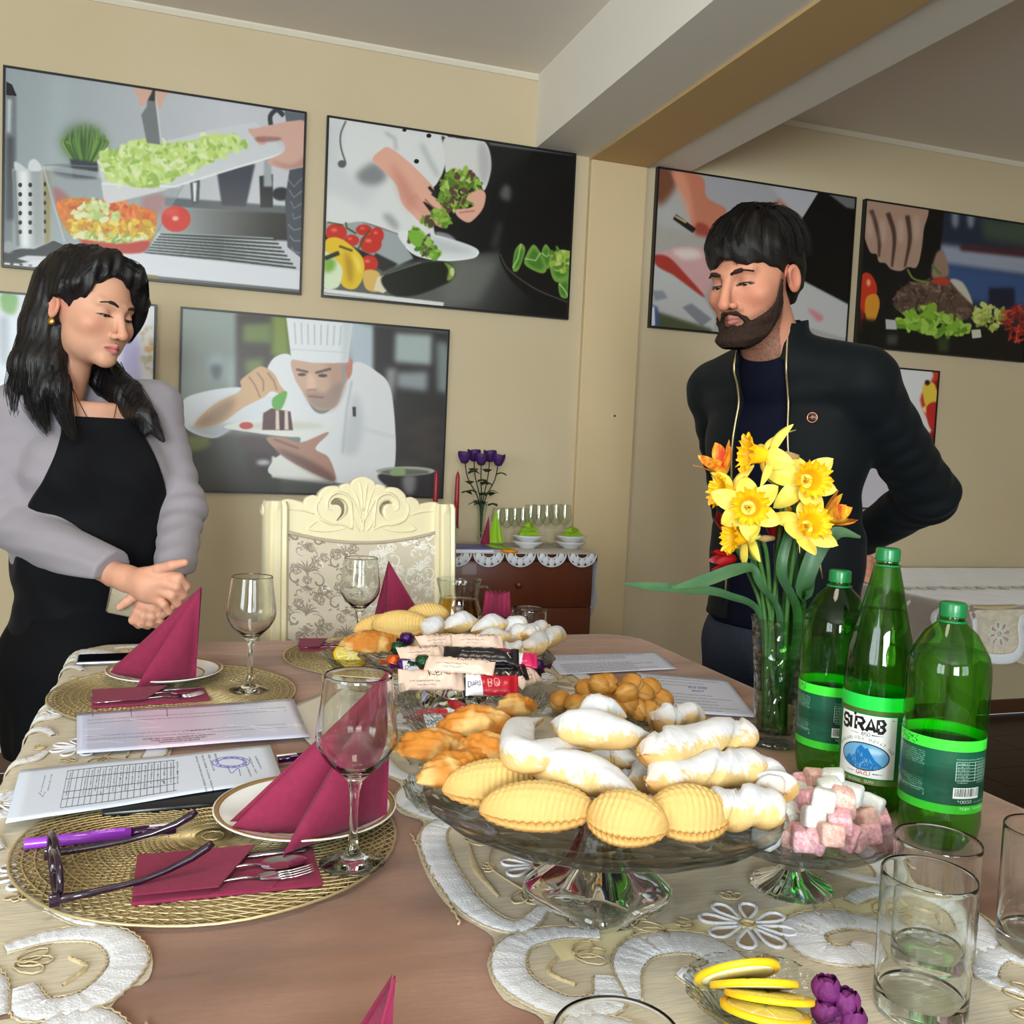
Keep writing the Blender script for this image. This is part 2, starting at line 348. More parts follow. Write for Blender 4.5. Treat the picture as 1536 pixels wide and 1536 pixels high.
# ---------------------------------------------------------------- print canvases (flat print drawn in code)
class Canvas:
    def __init__(s, w, h, bg=(255, 255, 255), corners=None, tr=(0, 0, 1)):
        s.w, s.h = w, h; s.A = np.ones((h, w, 3))*np.array(bg, float)/255; s.tr = tr
        if corners is not None:                          # homography: print seen in the photograph -> flat print
            src = np.array([((x-tr[0])*tr[2], (y-tr[1])*tr[2]) for x, y in corners]); dst = np.array([(0, 0), (w, 0), (w, h), (0, h)], float)
            M = []; B = []
            for (x, y), (X, Y) in zip(src, dst):
                M += [[x, y, 1, 0, 0, 0, -X*x, -X*y], [0, 0, 0, x, y, 1, -Y*x, -Y*y]]; B += [X, Y]
            s.H = np.append(np.linalg.solve(np.array(M), np.array(B)), 1).reshape(3, 3)
        else: s.H = None
    def mp(s, pts):
        P = np.array(pts, float).reshape(-1, 2)
        if s.H is None: return P
        q = np.c_[P, np.ones(len(P))]@s.H.T; return q[:, :2]/q[:, 2:]
    def mask(s, P, blur=0):
        """anti-aliased polygon mask inside its bounding box"""
        pad = int(blur*2+2); x0 = max(int(P[:, 0].min())-pad, 0); x1 = min(int(P[:, 0].max())+pad+1, s.w); y0 = max(int(P[:, 1].min())-pad, 0); y1 = min(int(P[:, 1].max())+pad+1, s.h)
        if x1 <= x0 or y1 <= y0: return None
        ss = 2; xs = (np.arange((x1-x0)*ss)+.5)/ss+x0; ys = (np.arange((y1-y0)*ss)+.5)/ss+y0
        ins = np.zeros((len(ys), len(xs)), bool); n = len(P)
        for i in range(n):
            ax, ay = P[i]; bx, by = P[(i+1) % n]
            if ay == by: continue
            lo, hi = (ay, by) if ay < by else (by, ay)
            r = np.where((ys >= lo) & (ys < hi))[0]
            if len(r) == 0: continue
            xc = ax+(ys[r]-ay)*(bx-ax)/(by-ay); ins[r] ^= (xs[None, :] > xc[:, None])
        m = ins.reshape(y1-y0, ss, x1-x0, ss).mean((1, 3))
        if blur > 0: m = boxblur(m, blur)
        return m, x0, x1, y0, y1
    def put(s, mk, col, alpha=1):
        if mk is None: return
        m, x0, x1, y0, y1 = mk; c = np.array(col, float)/255; m = (m*alpha)[..., None]
        s.A[y0:y1, x0:x1] = s.A[y0:y1, x0:x1]*(1-m)+c*m
    def poly(s, pts, col, blur=0, alpha=1, smooth=False):
        P = spline(pts, 6, True) if smooth else pts
        s.put(s.mask(s.mp(P), blur), col, alpha)
    def blob(s, pts, col, blur=0, alpha=1): s.poly(pts, col, blur, alpha, True)
    def ell(s, cx, cy, rx, ry, col, blur=0, alpha=1, rot=0, n=28):
        t = np.linspace(0, 2*PI, n, endpoint=False); c, d = math.cos(rot), math.sin(rot)
        s.poly(np.c_[cx+rx*np.cos(t)*c-ry*np.sin(t)*d, cy+rx*np.cos(t)*d+ry*np.sin(t)*c], col, blur, alpha)
    def line(s, pts, wd, col, blur=0, alpha=1, smooth=False):
        P = spline(pts, 6) if smooth else np.array(pts, float)
        d = np.gradient(P, axis=0); d /= (np.linalg.norm(d, axis=1)[:, None]+1e-9); n = np.c_[-d[:, 1], d[:, 0]]
        wd = np.array(wd, float)*np.ones(len(P)) if not hasattr(wd, '__len__') else np.interp(np.linspace(0, 1, len(P)), np.linspace(0, 1, len(wd)), wd)
        s.poly(np.r_[P+n*wd[:, None]/2, (P-n*wd[:, None]/2)[::-1]], col, blur, alpha)
    def grad(s, pts, c1, c2, p1, p2, blur=0, alpha=1, smooth=False):
        P = spline(pts, 6, True) if smooth else pts; mk = s.mask(s.mp(P), blur)
        if mk is None: return
        m, x0, x1, y0, y1 = mk; a, b = s.mp([p1, p2]); d = b-a
        yy, xx = np.mgrid[y0:y1, x0:x1]; t = np.clip(((xx-a[0])*d[0]+(yy-a[1])*d[1])/(d@d), 0, 1)[..., None]
        c = (np.array(c1)*(1-t)+np.array(c2)*t)/255; m = (m*alpha)[..., None]; s.A[y0:y1, x0:x1] = s.A[y0:y1, x0:x1]*(1-m)+c*m
    def scatter(s, pts, cols, n, size, blur=0, alpha=1, seed=1, asp=.6):
        """many small leaf-like dabs inside an outline"""
        r = np.random.RandomState(seed); P = spline(pts, 6, True); lo, hi = P.min(0), P.max(0); k = 0; t = 0
        while k < n and t < n*8:
            t += 1; p = lo+(hi-lo)*r.rand(2)
            if inpoly(p, P):
                a = r.rand()*PI; q = size*(.5+r.rand()); s.ell(p[0], p[1], q, q*asp*(.5+r.rand()*.6), cols[r.randint(len(cols))], blur, alpha, a, 9); k += 1
    def text(s, x, y, string, h, col, ang=0, wd=.14, sx=1.0, alpha=1):
        ca, sa = math.cos(ang), math.sin(ang); cx = 0
        for ch in string:
            st = FONT.get(ch.upper(), FONT.get(ch)); k = h*(1 if (ch.isupper() or not ch.isalpha()) else .78)
            if st:
                for pl in st:
                    q = [(x+(cx+px*k*.62*sx)*ca-(-py*k)*sa, y+(cx+px*k*.62*sx)*sa+(-py*k)*ca) for px, py in pl]
                    if len(q) > 1: s.line(q, h*wd, col, alpha=alpha)
            cx += k*.62*sx*(.55 if ch in 'iIl.,:1' else 1)*1.28
        return cx
    def scribble(s, x, y, length, h, col, ang=0, alpha=.8, seed=0, words=True):
        """a line of print too small to read"""
        r = np.random.RandomState(seed); p = 0; ca, sa = math.cos(ang), math.sin(ang)
        while p < length:
            w = min(h*(1.5+r.rand()*4), length-p)
            q = 0
            while q < w:
                hh = h*(.6+.4*r.rand()); a = (p+q); s.poly([(x+(a+i)*ca-j*sa, y+(a+i)*sa+j*ca) for i, j in ((0, 0), (h*.35, 0), (h*.35, -hh), (0, -hh))], col, 0, alpha*(.5+.5*r.rand())); q += h*.55
            p += w+h*.7
    def image(s, name):
        im = bpy.data.images.new(name, s.w, s.h); px = np.ones((s.h, s.w, 4), np.float32); px[..., :3] = np.clip(s.A[::-1], 0, 1)
        im.pixels.foreach_set(px.ravel()); im.update(); im.pack(); return im
def inpoly(p, P):
    x, y = p; a = P; b = np.roll(P, -1, 0); c = ((a[:, 1] > y) != (b[:, 1] > y)); d = np.where(b[:, 1] == a[:, 1], 1e-9, b[:, 1]-a[:, 1])
    return (np.count_nonzero(c & (x < (b[:, 0]-a[:, 0])*(y-a[:, 1])/d+a[:, 0])) % 2) == 1
def boxblur(m, r):
    r = max(int(round(r*.6)), 1)
    for _ in range(2):
        for ax in (0, 1):
            p = [(0, 0)]*m.ndim; p[ax] = (r+1, r); c = np.cumsum(np.pad(m, p, mode='edge'), ax); n = m.shape[ax]
            sl1 = [slice(None)]*m.ndim; sl2 = [slice(None)]*m.ndim; sl1[ax] = slice(2*r+1, 2*r+1+n); sl2[ax] = slice(0, n)
            m = (c[tuple(sl1)]-c[tuple(sl2)])/(2*r+1)
    return m
def _f(s): return [[tuple(int(c)/4 for c in p) for p in st.split()] for st in s.split('|')]
FONT = {k: _f(v) for k, v in {
 'A': '00 24 40|11 31', 'B': '00 04 24 33 22 02|22 31 20 00', 'C': '43 24 14 03 01 10 20 41', 'D': '00 04 24 43 41 20 00', 'E': '40 00 04 44|02 32',
 'F': '00 04 44|02 32', 'G': '43 24 14 03 01 10 30 42 22', 'H': '00 04|40 44|02 42', 'I': '00 04', 'J': '01 10 20 31 34', 'K': '00 04|44 02 40', 'L': '04 00 40',
 'M': '00 04 22 44 40', 'N': '00 04 40 44', 'O': '10 01 03 14 34 43 41 30 10', 'P': '00 04 34 43 32 02', 'Q': '10 01 03 14 34 43 41 30 10|21 40', 'R': '00 04 34 43 32 02|22 40',
 'S': '43 34 14 03 12 32 41 30 10 01', 'T': '04 44|24 20', 'U': '04 01 10 30 41 44', 'V': '04 20 44', 'W': '04 10 23 30 44', 'X': '00 44|04 40', 'Y': '04 22 44|22 20', 'Z': '04 44 00 40',
 '0': '10 01 03 14 34 43 41 30 10', '1': '13 24 20', '2': '03 14 34 43 00 40', '3': '04 44 22 42 40 00', '4': '30 34 01 41', '5': '44 04 02 32 41 30 00', '6': '44 13 01 10 30 41 32 02', '7': '04 44 10',
 '8': '12 03 14 34 43 32 12 01 10 30 41 32', '9': '00 31 43 34 14 03 12 42', '.': '20 21', ':': '21 22|23 24', '*': '13 33|22 24|14 32', '-': '12 32', "'": '24 23', ',': '20 10'}.items()}
def printmat(name, canvas, rough=.35, coat=0, trans=0, extra=None):
    m = bpy.data.materials.new(name); m.use_nodes = True; nt = m.node_tree; b = nt.nodes['Principled BSDF']
    t = nd(nt, 'ShaderNodeTexImage', image=canvas.image(name), extension='EXTEND'); uvn = nd(nt, 'ShaderNodeUVMap', uv_map='UVMap')
    nt.links.new(uvn.outputs[0], t.inputs[0]); nt.links.new(t.outputs[0], b.inputs['Base Color'])
    b.inputs['Roughness'].default_value = rough; b.inputs['Coat Weight'].default_value = coat; b.inputs['Coat Roughness'].default_value = .15; b.inputs['Specular IOR Level'].default_value = .3
    return m
# ---------------------------------------------------------------- framed food posters on the wall (1.0 x 0.67 m each)
PW, PH = 1.0046, .669
def corners(x, z): return [proj((x+a, DW-.02, z-b))[:2] for a, b in ((0, 0), (PW, 0), (PW, PH), (0, PH))]
def poster1():
    c = Canvas(660, 440, (176, 180, 190), corners(-.622, 2.436), (0, 80, 3.2)); SK = (214, 170, 155)
    c.grad([(0, 0), (1500, 0), (1500, 1200), (0, 1200)], (150, 160, 166), (200, 200, 208), (20, 400), (1100, 350))
    c.poly([(250, 100), (330, 110), (300, 560), (230, 540)], (170, 182, 188), 25, .7)
    c.poly([(30, 180), (78, 190), (80, 500), (60, 560), (60, 960), (12, 960)], (118, 124, 130), 3); c.poly([(34, 400), (66, 400), (66, 800), (30, 800)], (70, 74, 80), 6)
    c.poly([(30, 135), (58, 150), (80, 205), (30, 200)], (28, 28, 30)); c.poly([(36, 220), (55, 220), (50, 380), (34, 380)], (190, 196, 200), 4)
    c.poly([(5, 960), (260, 900), (330, 930), (150, 1020), (5, 1015)], (32, 33, 36)); c.poly([(80, 985), (130, 970), (250, 975), (150, 1005)], (205, 206, 212), 2); c.ell(40, 930, 28, 30, (150, 155, 160), 4)
    for k in range(4): c.poly([(20+k*45, 1003+k*3), (50+k*45, 1006+k*3), (48+k*45, 1018+k*3), (18+k*45, 1015+k*3)], (220, 220, 224), 1)
    c.ell(400, 430, 110, 95, (80, 112, 62), 18, .75)
    for k in range(150):
        a = NR.uniform(-1, 1); h = NR.uniform(.6, 1)*(1-.35*abs(a)); g = NR.randint(0, 4)
        c.line([(405+a*45, 525), (408+a*110, 430), (410+a*150*h, 520-195*h)], [9, 7, 1], [(70, 105, 45), (104, 146, 66), (46, 76, 34), (140, 172, 96)][g], .8, .9, True)
    c.poly([(335, 505), (475, 525), (465, 605), (350, 595)], (52, 56, 66), 3)
    # counter, sink and drainer
    c.poly([(790, 690), (1400, 735), (1400, 780), (790, 735)], (92, 100, 106), 3); c.grad([(770, 735), (1390, 770), (1390, 900), (750, 870)], (168, 174, 176), (40, 42, 42), (800, 800), (1300, 820), 3)
    c.poly([(1040, 560), (1225, 530), (1180, 735), (1065, 730)], (62, 66, 80), 3); c.poly([(912, 612), (960, 605), (955, 720), (920, 725)], (80, 84, 92), 2); c.poly([(925, 620), (945, 620), (940, 710), (930, 712)], (225, 228, 230), 2)
    c.poly([(1245, 590), (1310, 580), (1310, 740), (1250, 740)], (44, 48, 54), 2); c.poly([(1268, 500), (1300, 500), (1308, 640), (1265, 640)], (160, 166, 170), 3); c.ell(1350, 675, 45, 32, (34, 38, 44), 3)
    c.line([(1300, 345), (1298, 300), (1330, 272), (1362, 300)], 22, (56, 62, 66), 1, 1, True)
    c.poly([(740, 860), (1310, 885), (1425, 1040), (690, 965)], (196, 199, 204), 2)
    for k in range(8):
        t = k/7; c.line([(770-75*t, 868+88*t), (1050, 882+105*t), (1325+95*t, 895+135*t)], [6, 11, 8], (34, 44, 44), 1)
    c.poly([(400, 945), (690, 960), (1445, 1045), (1440, 1135), (665, 1062), (90, 1010)], (216, 217, 226), 2)
    c.poly([(665, 1062), (1440, 1135), (1440, 1175), (660, 1090)], (96, 98, 96), 2); c.poly([(680, 1060), (760, 1068), (760, 1084), (680, 1076)], (130, 112, 60), 2)
    # cutlery drum
    c.poly([(58, 555), (240, 550), (243, 905), (165, 940), (85, 935)], (186, 190, 194), 1); c.poly([(60, 560), (75, 560), (95, 930), (80, 925)], (110, 116, 120), 4); c.poly([(90, 560), (135, 560), (140, 930), (105, 935)], (235, 238, 240), 6, .9)
    c.poly([(205, 555), (243, 552), (243, 905), (212, 918)], (150, 142, 104), 3); c.poly([(150, 560), (200, 556), (208, 915), (165, 930)], (160, 164, 166), 5)
    for k in range(6):
        for x in (97, 145, 216): c.ell(x, 632+k*45-(0 if x < 200 else 4), 9 if x < 200 else 6, 11, (26, 28, 30))
    c.blob([(70, 520), (110, 540), (120, 560), (75, 560)], (205, 210, 215), 1); c.blob([(140, 520), (170, 508), (200, 545), (190, 565), (140, 560)], (214, 217, 222), 2)
    # bowl
    c.poly([(200, 535), (880, 630), (700, 955), (310, 905)], (150, 158, 162), 2, .55); c.ell(360, 570, 110, 30, (60, 66, 76), 6, .6, .1)
    c.blob([(255, 640), (330, 690), (330, 760), (270, 720)], (170, 80, 80), 8, .6); c.blob([(690, 690), (790, 680), (760, 780), (690, 760)], (180, 110, 110), 8, .6)
    c.blob([(270, 720), (380, 695), (560, 720), (690, 740), (755, 790), (700, 940), (560, 955), (400, 905), (320, 850)], (206, 128, 50), 2)
    c.scatter([(275, 720), (400, 695), (640, 720), (755, 800), (600, 850), (360, 830)], [(232, 120, 58), (214, 92, 40), (240, 140, 80), (196, 84, 40)], 170, 18, .5, 1, 3, .4)
    c.scatter([(330, 800), (520, 810), (720, 810), (690, 900), (520, 905), (360, 880)], [(232, 190, 60), (214, 176, 50), (240, 214, 110), (180, 160, 60), (196, 150, 40)], 130, 20, .5, 1, 4, .5)
    c.scatter([(360, 870), (560, 870), (720, 880), (650, 915), (480, 915)], [(190, 205, 120), (220, 226, 180), (140, 165, 80)], 60, 18, .5, 1, 5, .5); c.blob([(390, 895), (560, 915), (710, 900), (690, 952), (560, 958), (430, 930)], (186, 52, 42), 3)
    c.poly([(200, 530), (880, 626), (870, 650), (210, 560)], (196, 204, 206), 2, .55); c.line([(205, 537), (300, 535), (480, 545)], 5, (120, 128, 130), 1); c.line([(490, 620), (880, 632), (700, 955)], 6, (128, 138, 142), 1); c.line([(205, 540), (310, 905)], 5, (200, 206, 208), 1)
    c.ell(845, 795, 70, 62, (208, 56, 46), 2); c.ell(842, 792, 16, 12, (244, 190, 180), 4); c.ell(820, 760, 40, 20, (226, 96, 84), 8, .7)
    # board, lettuce, hands and knife
    c.poly([(465, 510), (500, 495), (1000, 370), (1230, 330), (1362, 465), (1340, 490), (830, 640), (490, 625)], (206, 208, 214), 2); c.poly([(485, 622), (835, 640), (780, 660), (515, 725), (497, 700)], (212, 212, 216), 1); c.line([(490, 625), (835, 640), (1360, 480)], 9, (232, 233, 236), 1)
    lp = [(475, 475), (560, 470), (640, 415), (780, 430), (920, 415), (1080, 388), (1185, 440), (1100, 480), (1000, 525), (840, 600), (720, 638), (530, 610)]
    c.blob(lp, (196, 216, 142), 2); c.scatter(lp, [(188, 214, 118), (210, 228, 156), (166, 196, 98), (226, 234, 190), (150, 184, 84), (202, 222, 130)], 420, 20, .6, .9, 6)
    c.scatter([(345, 770), (400, 715), (480, 720), (580, 780), (560, 805), (420, 790)], [(206, 218, 150), (226, 230, 186), (180, 200, 120)], 70, 18, .5, 1, 7)
    c.poly([(705, 180), (742, 195), (778, 440), (705, 430), (678, 295), (705, 255)], (118, 122, 126), 1); c.poly([(742, 195), (750, 195), (780, 435), (770, 440)], (200, 204, 206), 1); c.poly([(715, 150), (748, 160), (742, 230), (708, 225)], (54, 56, 58), 2)
    c.blob([(640, 160), (725, 170), (722, 200), (690, 250), (668, 245), (660, 205)], SK, 1); c.blob([(748, 175), (805, 190), (785, 225), (772, 268), (756, 245)], SK, 1)
    c.poly([(1365, 275), (1465, 290), (1460, 350), (1375, 335)], (98, 104, 114), 2)
    c.blob([(1190, 365), (1225, 360), (1300, 345), (1400, 325), (1470, 340), (1470, 520), (1380, 552), (1310, 540), (1285, 515), (1365, 470), (1350, 420), (1275, 405), (1278, 432), (1250, 440), (1225, 415)], (212, 168, 156), 1.5); c.blob([(1235, 400), (1345, 405), (1330, 420), (1240, 425)], (150, 100, 94), 4, .8); c.blob([(1300, 515), (1400, 535), (1460, 500), (1460, 540), (1380, 555)], (176, 128, 118), 8, .8)
    c.poly([(1390, 560), (1465, 545), (1455, 990), (1380, 930), (1368, 700)], (74, 79, 90), 2)
    for k in range(7): c.line([(1380+8*k % 30, 600+55*k), (1410, 640+52*k), (1450, 600+60*k)], 4, (176, 180, 186), .6, .8)
    return c
def poster2():
    c = Canvas(660, 440, (16, 16, 17), corners(.458, 2.436), (460, 150, 3.491)); SK = (226, 170, 150)
    c.grad([(380, 870), (700, 830), (1020, 790), (1070, 930), (1400, 1090), (1390, 1200), (80, 1060), (80, 900)], (92, 94, 92), (22, 22, 22), (820, 850), (1200, 1050), 12); c.poly([(780, 850), (1000, 830), (990, 900), (900, 1060), (740, 1080), (700, 1000)], (112, 112, 108), 22, .8)
    c.poly([(90, 590), (300, 640), (480, 700), (560, 830), (470, 870), (90, 700)], (158, 163, 168), 4)
    c.blob([(80, 60), (560, 150), (740, 190), (735, 300), (690, 430), (600, 520), (660, 640), (668, 722), (560, 720), (480, 700), (300, 640), (80, 600)], (220, 220, 221), 2)
    c.poly([(95, 100), (190, 110), (175, 330), (250, 420), (380, 460), (300, 560), (95, 480)], (206, 208, 212), 18); c.line([(205, 110), (178, 180), (180, 250), (205, 330)], 7, (70, 74, 78), 1, 1, True); c.blob([(260, 390), (350, 330), (420, 390), (380, 440), (300, 440)], (110, 114, 118), 14, .8); c.ell(185, 335, 22, 20, (90, 94, 98), 2)
    c.line([(410, 170), (460, 200), (470, 260)], 14, (176, 178, 182), 6); c.line([(600, 230), (650, 330), (690, 400)], 26, (180, 181, 184), 10, .8); c.blob([(400, 600), (440, 600), (480, 650), (470, 680), (420, 640)], (150, 152, 156), 10, .8)
    c.ell(640, 187, 13, 11, (24, 24, 26)); c.ell(575, 321, 13, 12, (24, 24, 26)); c.ell(512, 158, 11, 8, (24, 24, 26))
    c.blob([(715, 190), (735, 290), (720, 380), (690, 430), (668, 520), (670, 690), (720, 700), (860, 640), (900, 420)], (14, 14, 15), 3)
    c.blob([(722, 200), (830, 205), (935, 220), (967, 345), (930, 475), (890, 400), (800, 375), (735, 395), (722, 300)], (214, 212, 211), 2); c.blob([(900, 240), (940, 240), (962, 350), (930, 440), (905, 380)], (176, 174, 176), 10, .8)
    c.blob([(345, 310), (390, 262), (435, 250), (540, 330), (650, 440), (665, 480), (620, 520), (600, 560), (640, 600), (600, 640), (560, 605), (500, 540), (470, 445), (400, 370)], SK, 1.5)
    c.line([(560, 470), (680, 545), (740, 615)], [60, 44, 22], SK, 1, 1, True); c.line([(550, 500), (630, 600), (710, 660)], [60, 46, 24], (220, 160, 142), 1, 1, True); c.line([(620, 520), (690, 590)], 7, (150, 90, 80), 2); c.blob([(440, 330), (560, 480), (560, 590), (500, 520)], (196, 128, 112), 16, .6); c.line([(640, 455), (680, 500)], 16, (30, 28, 24), 2)
    c.scatter([(660, 590), (700, 580), (745, 620), (740, 655), (690, 640)], [(120, 160, 50), (90, 130, 40), (150, 180, 80)], 50, 20, .5, 1, 9); c.scatter([(600, 610), (640, 620), (660, 650), (620, 650)], [(120, 150, 50), (80, 70, 50)], 20, 16, .5, 1, 2)
    c.scatter([(725, 400), (800, 362), (880, 385), (912, 470), (870, 545), (770, 580), (700, 550), (690, 500)], [(112, 150, 46), (150, 184, 74), (84, 118, 34), (92, 62, 54), (176, 200, 110)], 230, 19, .5, 1, 10)
    c.blob([(835, 515), (900, 470), (937, 492), (925, 565), (880, 622), (842, 642), (792, 612), (780, 575), (850, 565), (880, 545)], SK, 1.5); c.line([(800, 590), (880, 580)], 6, (168, 108, 96), 2)
    c.blob([(675, 690), (740, 700), (780, 735), (700, 725)], (130, 132, 134), 3)
    c.blob([(480, 695), (570, 685), (700, 712), (850, 758), (902, 792), (870, 826), (720, 842), (580, 815), (510, 760)], (224, 227, 229), 1.5); c.blob([(560, 700), (700, 725), (840, 775), (860, 800), (700, 800), (600, 760)], (196, 200, 203), 12); c.line([(520, 770), (580, 815), (720, 840), (870, 826), (900, 795)], 6, (250, 250, 250), 1, 1, True)
    c.scatter([(535, 690), (580, 680), (650, 740), (690, 825), (610, 795), (550, 740)], [(110, 165, 50), (80, 120, 40), (150, 190, 80), (90, 60, 60)], 90, 20, .5, 1, 11); c.blob([(532, 700), (560, 680), (610, 710), (590, 770), (545, 745)], (120, 176, 50), 1.5)
    c.poly([(360, 800), (480, 860), (400, 900), (340, 850)], (40, 40, 38), 3)
    for x, y, a, b in ((155, 695, 56, 48), (300, 680, 42, 28), (368, 708, 36, 42), (335, 752, 58, 50), (235, 735, 40, 30), (327, 857, 48, 45)): c.ell(x, y, a, b, (196, 44, 30), 1.5); c.ell(x-a*.2, y-b*.3, a*.3, b*.2, (238, 130, 110), 4, .8)
    c.line([(205, 640), (210, 670), (260, 700)], 9, (60, 84, 34), 1); c.line([(330, 680), (300, 720), (270, 780)], 8, (60, 84, 34), 1); c.line([(110, 640), (190, 655)], 7, (60, 84, 34), 1)
    c.blob([(98, 735), (160, 720), (230, 760), (295, 830), (298, 920), (255, 988), (190, 975), (150, 890), (98, 810)], (226, 188, 34), 1.5); c.blob([(200, 800), (240, 850), (240, 950), (215, 940)], (170, 130, 20), 10, .8); c.blob([(240, 800), (280, 850), (285, 910), (262, 880)], (246, 222, 110), 8, .8); c.line([(170, 765), (240, 790)], 12, (90, 80, 30), 2)
    c.blob([(85, 800), (130, 815), (180, 870), (186, 920), (160, 982), (85, 975)], (214, 226, 196), 1.5); c.blob([(95, 830), (150, 840), (140, 890), (95, 900)], (120, 170, 60), 8); c.line([(95, 830), (170, 800)], 22, (34, 40, 26), 2)
    c.blob([(295, 905), (340, 888), (385, 915), (380, 1000), (310, 988)], (216, 178, 96), 2); c.poly([(370, 930), (420, 910), (465, 970), (400, 1012), (350, 995)], (226, 212, 184), 2)
    c.blob([(395, 925), (560, 862), (715, 846), (772, 880), (768, 935), (700, 975), (560, 1025), (440, 1015)], (24, 28, 18), 3); c.blob([(720, 850), (770, 878), (770, 930), (735, 945), (742, 890)], (130, 160, 70), 4); c.ell(762, 900, 12, 22, (206, 206, 150), 2); c.line([(420, 910), (600, 850)], 6, (110, 116, 110), 2)
    c.blob([(1008, 800), (1100, 795), (1380, 930), (1380, 1150), (1180, 1040), (1060, 930)], (22, 20, 19), 2); c.line([(1012, 805), (1060, 890), (1200, 990), (1370, 1060)], 5, (110, 108, 104), 1, .8, True)
    for pts in ([(1078, 880), (1090, 790), (1122, 752), (1145, 785), (1115, 880), (1090, 900)], [(1142, 830), (1185, 757), (1225, 800), (1258, 880), (1230, 908), (1150, 870)], [(1230, 800), (1252, 755), (1280, 800), (1270, 880), (1250, 870)], [(1270, 850), (1300, 790), (1380, 800), (1380, 930), (1300, 950)], [(1320, 960), (1370, 940), (1370, 1030), (1330, 1030)]):
        c.blob(pts, (116, 158, 66), 1.5); P = np.array(pts, float); m = P.mean(0); c.blob(m+(P-m)*.7, (74, 124, 44), 5); c.line([P[0], m, P[2]], 6, (190, 214, 150), 1.5)
    c.scatter([(1280, 790), (1380, 800), (1380, 900), (1300, 900)], [(150, 180, 70), (90, 130, 50), (190, 200, 110)], 50, 16, .5, 1, 13)
    c.blob([(1010, 500), (1040, 440), (1070, 470), (1060, 530)], (120, 120, 116), 10, .7); c.poly([(960, 770), (1000, 640), (1030, 640), (1000, 780)], (90, 90, 90), 14, .5)
    c.poly([(80, 985), (720, 1060), (715, 1082), (80, 1025)], (222, 222, 222), 2); c.poly([(80, 1005), (540, 1062), (540, 1068), (80, 1014)], (150, 150, 150), 2)
    c.poly([(945, 215), (1400, 280), (1400, 292), (960, 236)], (130, 132, 134), 4, .7)
    return c
def poster3():
    c = Canvas(660, 440, (120, 128, 122), corners(-.0425, 1.685), (220, 440, 3.2)); SK = (206, 168, 146)
    c.grad([(120, 40), (450, 60), (450, 1000), (120, 1000)], (148, 160, 156), (98, 102, 92), (200, 150), (260, 800), 10)
    c.blob([(300, 300), (365, 300), (370, 400), (310, 410)], (150, 165, 176), 14); c.blob([(310, 350), (360, 350), (350, 410), (320, 410)], (80, 84, 84), 10); c.poly([(385, 310), (440, 310), (430, 460), (385, 450)], (165, 180, 186), 16, .7)
    c.poly([(430, 90), (690, 110), (690, 500), (430, 500)], (64, 54, 50), 10); c.poly([(460, 150), (600, 140), (600, 240), (460, 235)], (112, 128, 76), 12); c.poly([(600, 100), (680, 110), (690, 310), (600, 300)], (124, 142, 62), 12); c.poly([(470, 320), (560, 310), (560, 380), (480, 400)], (108, 122, 66), 12)
    c.poly([(960, 120), (1095, 160), (1095, 420), (980, 400)], (184, 196, 208), 12); c.poly([(1090, 150), (1480, 190), (1480, 1000), (1090, 1000)], (60, 57, 58), 8)
    c.poly([(1195, 190), (1370, 200), (1365, 345), (1190, 330)], (170, 182, 182), 12); c.poly([(1200, 380), (1350, 375), (1345, 470), (1200, 450)], (150, 156, 162), 14); c.poly([(1390, 230), (1450, 240), (1450, 480), (1395, 470)], (128, 138, 140), 14); c.poly([(1150, 360), (1200, 360), (1180, 520), (1150, 500)], (150, 150, 150), 12)
    for k in range(6): c.ell(1310+NR.uniform(-60, 60), 620+k*40, 70, 18, (88, 76, 66), 18, .6)
    c.poly([(120, 640), (420, 680), (640, 700), (640, 1000), (120, 1000)], (66, 62, 54), 14); c.blob([(180, 690), (290, 690), (290, 740), (180, 760)], (116, 124, 70), 10); c.blob([(450, 690), (560, 690), (600, 760), (470, 740)], (74, 48, 52), 12); c.blob([(480, 760), (620, 770), (600, 850), (500, 850)], (60, 38, 40), 12); c.ell(560, 812, 34, 14, (190, 196, 200), 6)
    c.blob([(610, 310), (690, 296), (730, 400), (800, 560), (880, 560), (950, 430), (1000, 330), (1100, 372), (1170, 455), (1195, 680), (1188, 850), (1145, 930), (880, 905), (600, 872), (620, 790), (740, 700), (580, 560), (570, 400)], (226, 227, 232), 2)
    c.blob([(1000, 480), (1040, 600), (1010, 760), (940, 760), (960, 620)], (198, 200, 208), 14, .9); c.line([(985, 420), (960, 560), (940, 770)], 10, (190, 192, 200), 4); c.line([(1040, 650), (1190, 690)], 8, (190, 192, 200), 6, .6); c.poly([(600, 780), (900, 890), (890, 920), (600, 885)], (226, 226, 222), 4); c.poly([(988, 545), (1004, 545), (1004, 592), (990, 590)], (40, 40, 44), 1)
    c.blob([(170, 560), (205, 492), (440, 450), (600, 500), (620, 590), (430, 640), (320, 695), (190, 650)], (216, 220, 228), 2); c.blob([(200, 640), (330, 690), (420, 640), (380, 625)], (180, 186, 198), 6)
    c.blob([(228, 638), (320, 535), (445, 470), (450, 420), (490, 385), (550, 350), (610, 385), (640, 440), (665, 472), (645, 486), (600, 470), (560, 500), (470, 545), (350, 625)], (206, 166, 126), 2); c.blob([(240, 630), (330, 545), (420, 500), (400, 570), (330, 625)], (146, 112, 84), 14, .9); c.line([(530, 380), (560, 420), (560, 470)], 7, (150, 110, 86), 2); c.line([(580, 380), (610, 420), (625, 465)], 7, (150, 110, 86), 2); c.line([(490, 400), (520, 440), (545, 500)], 7, (150, 110, 86), 2)
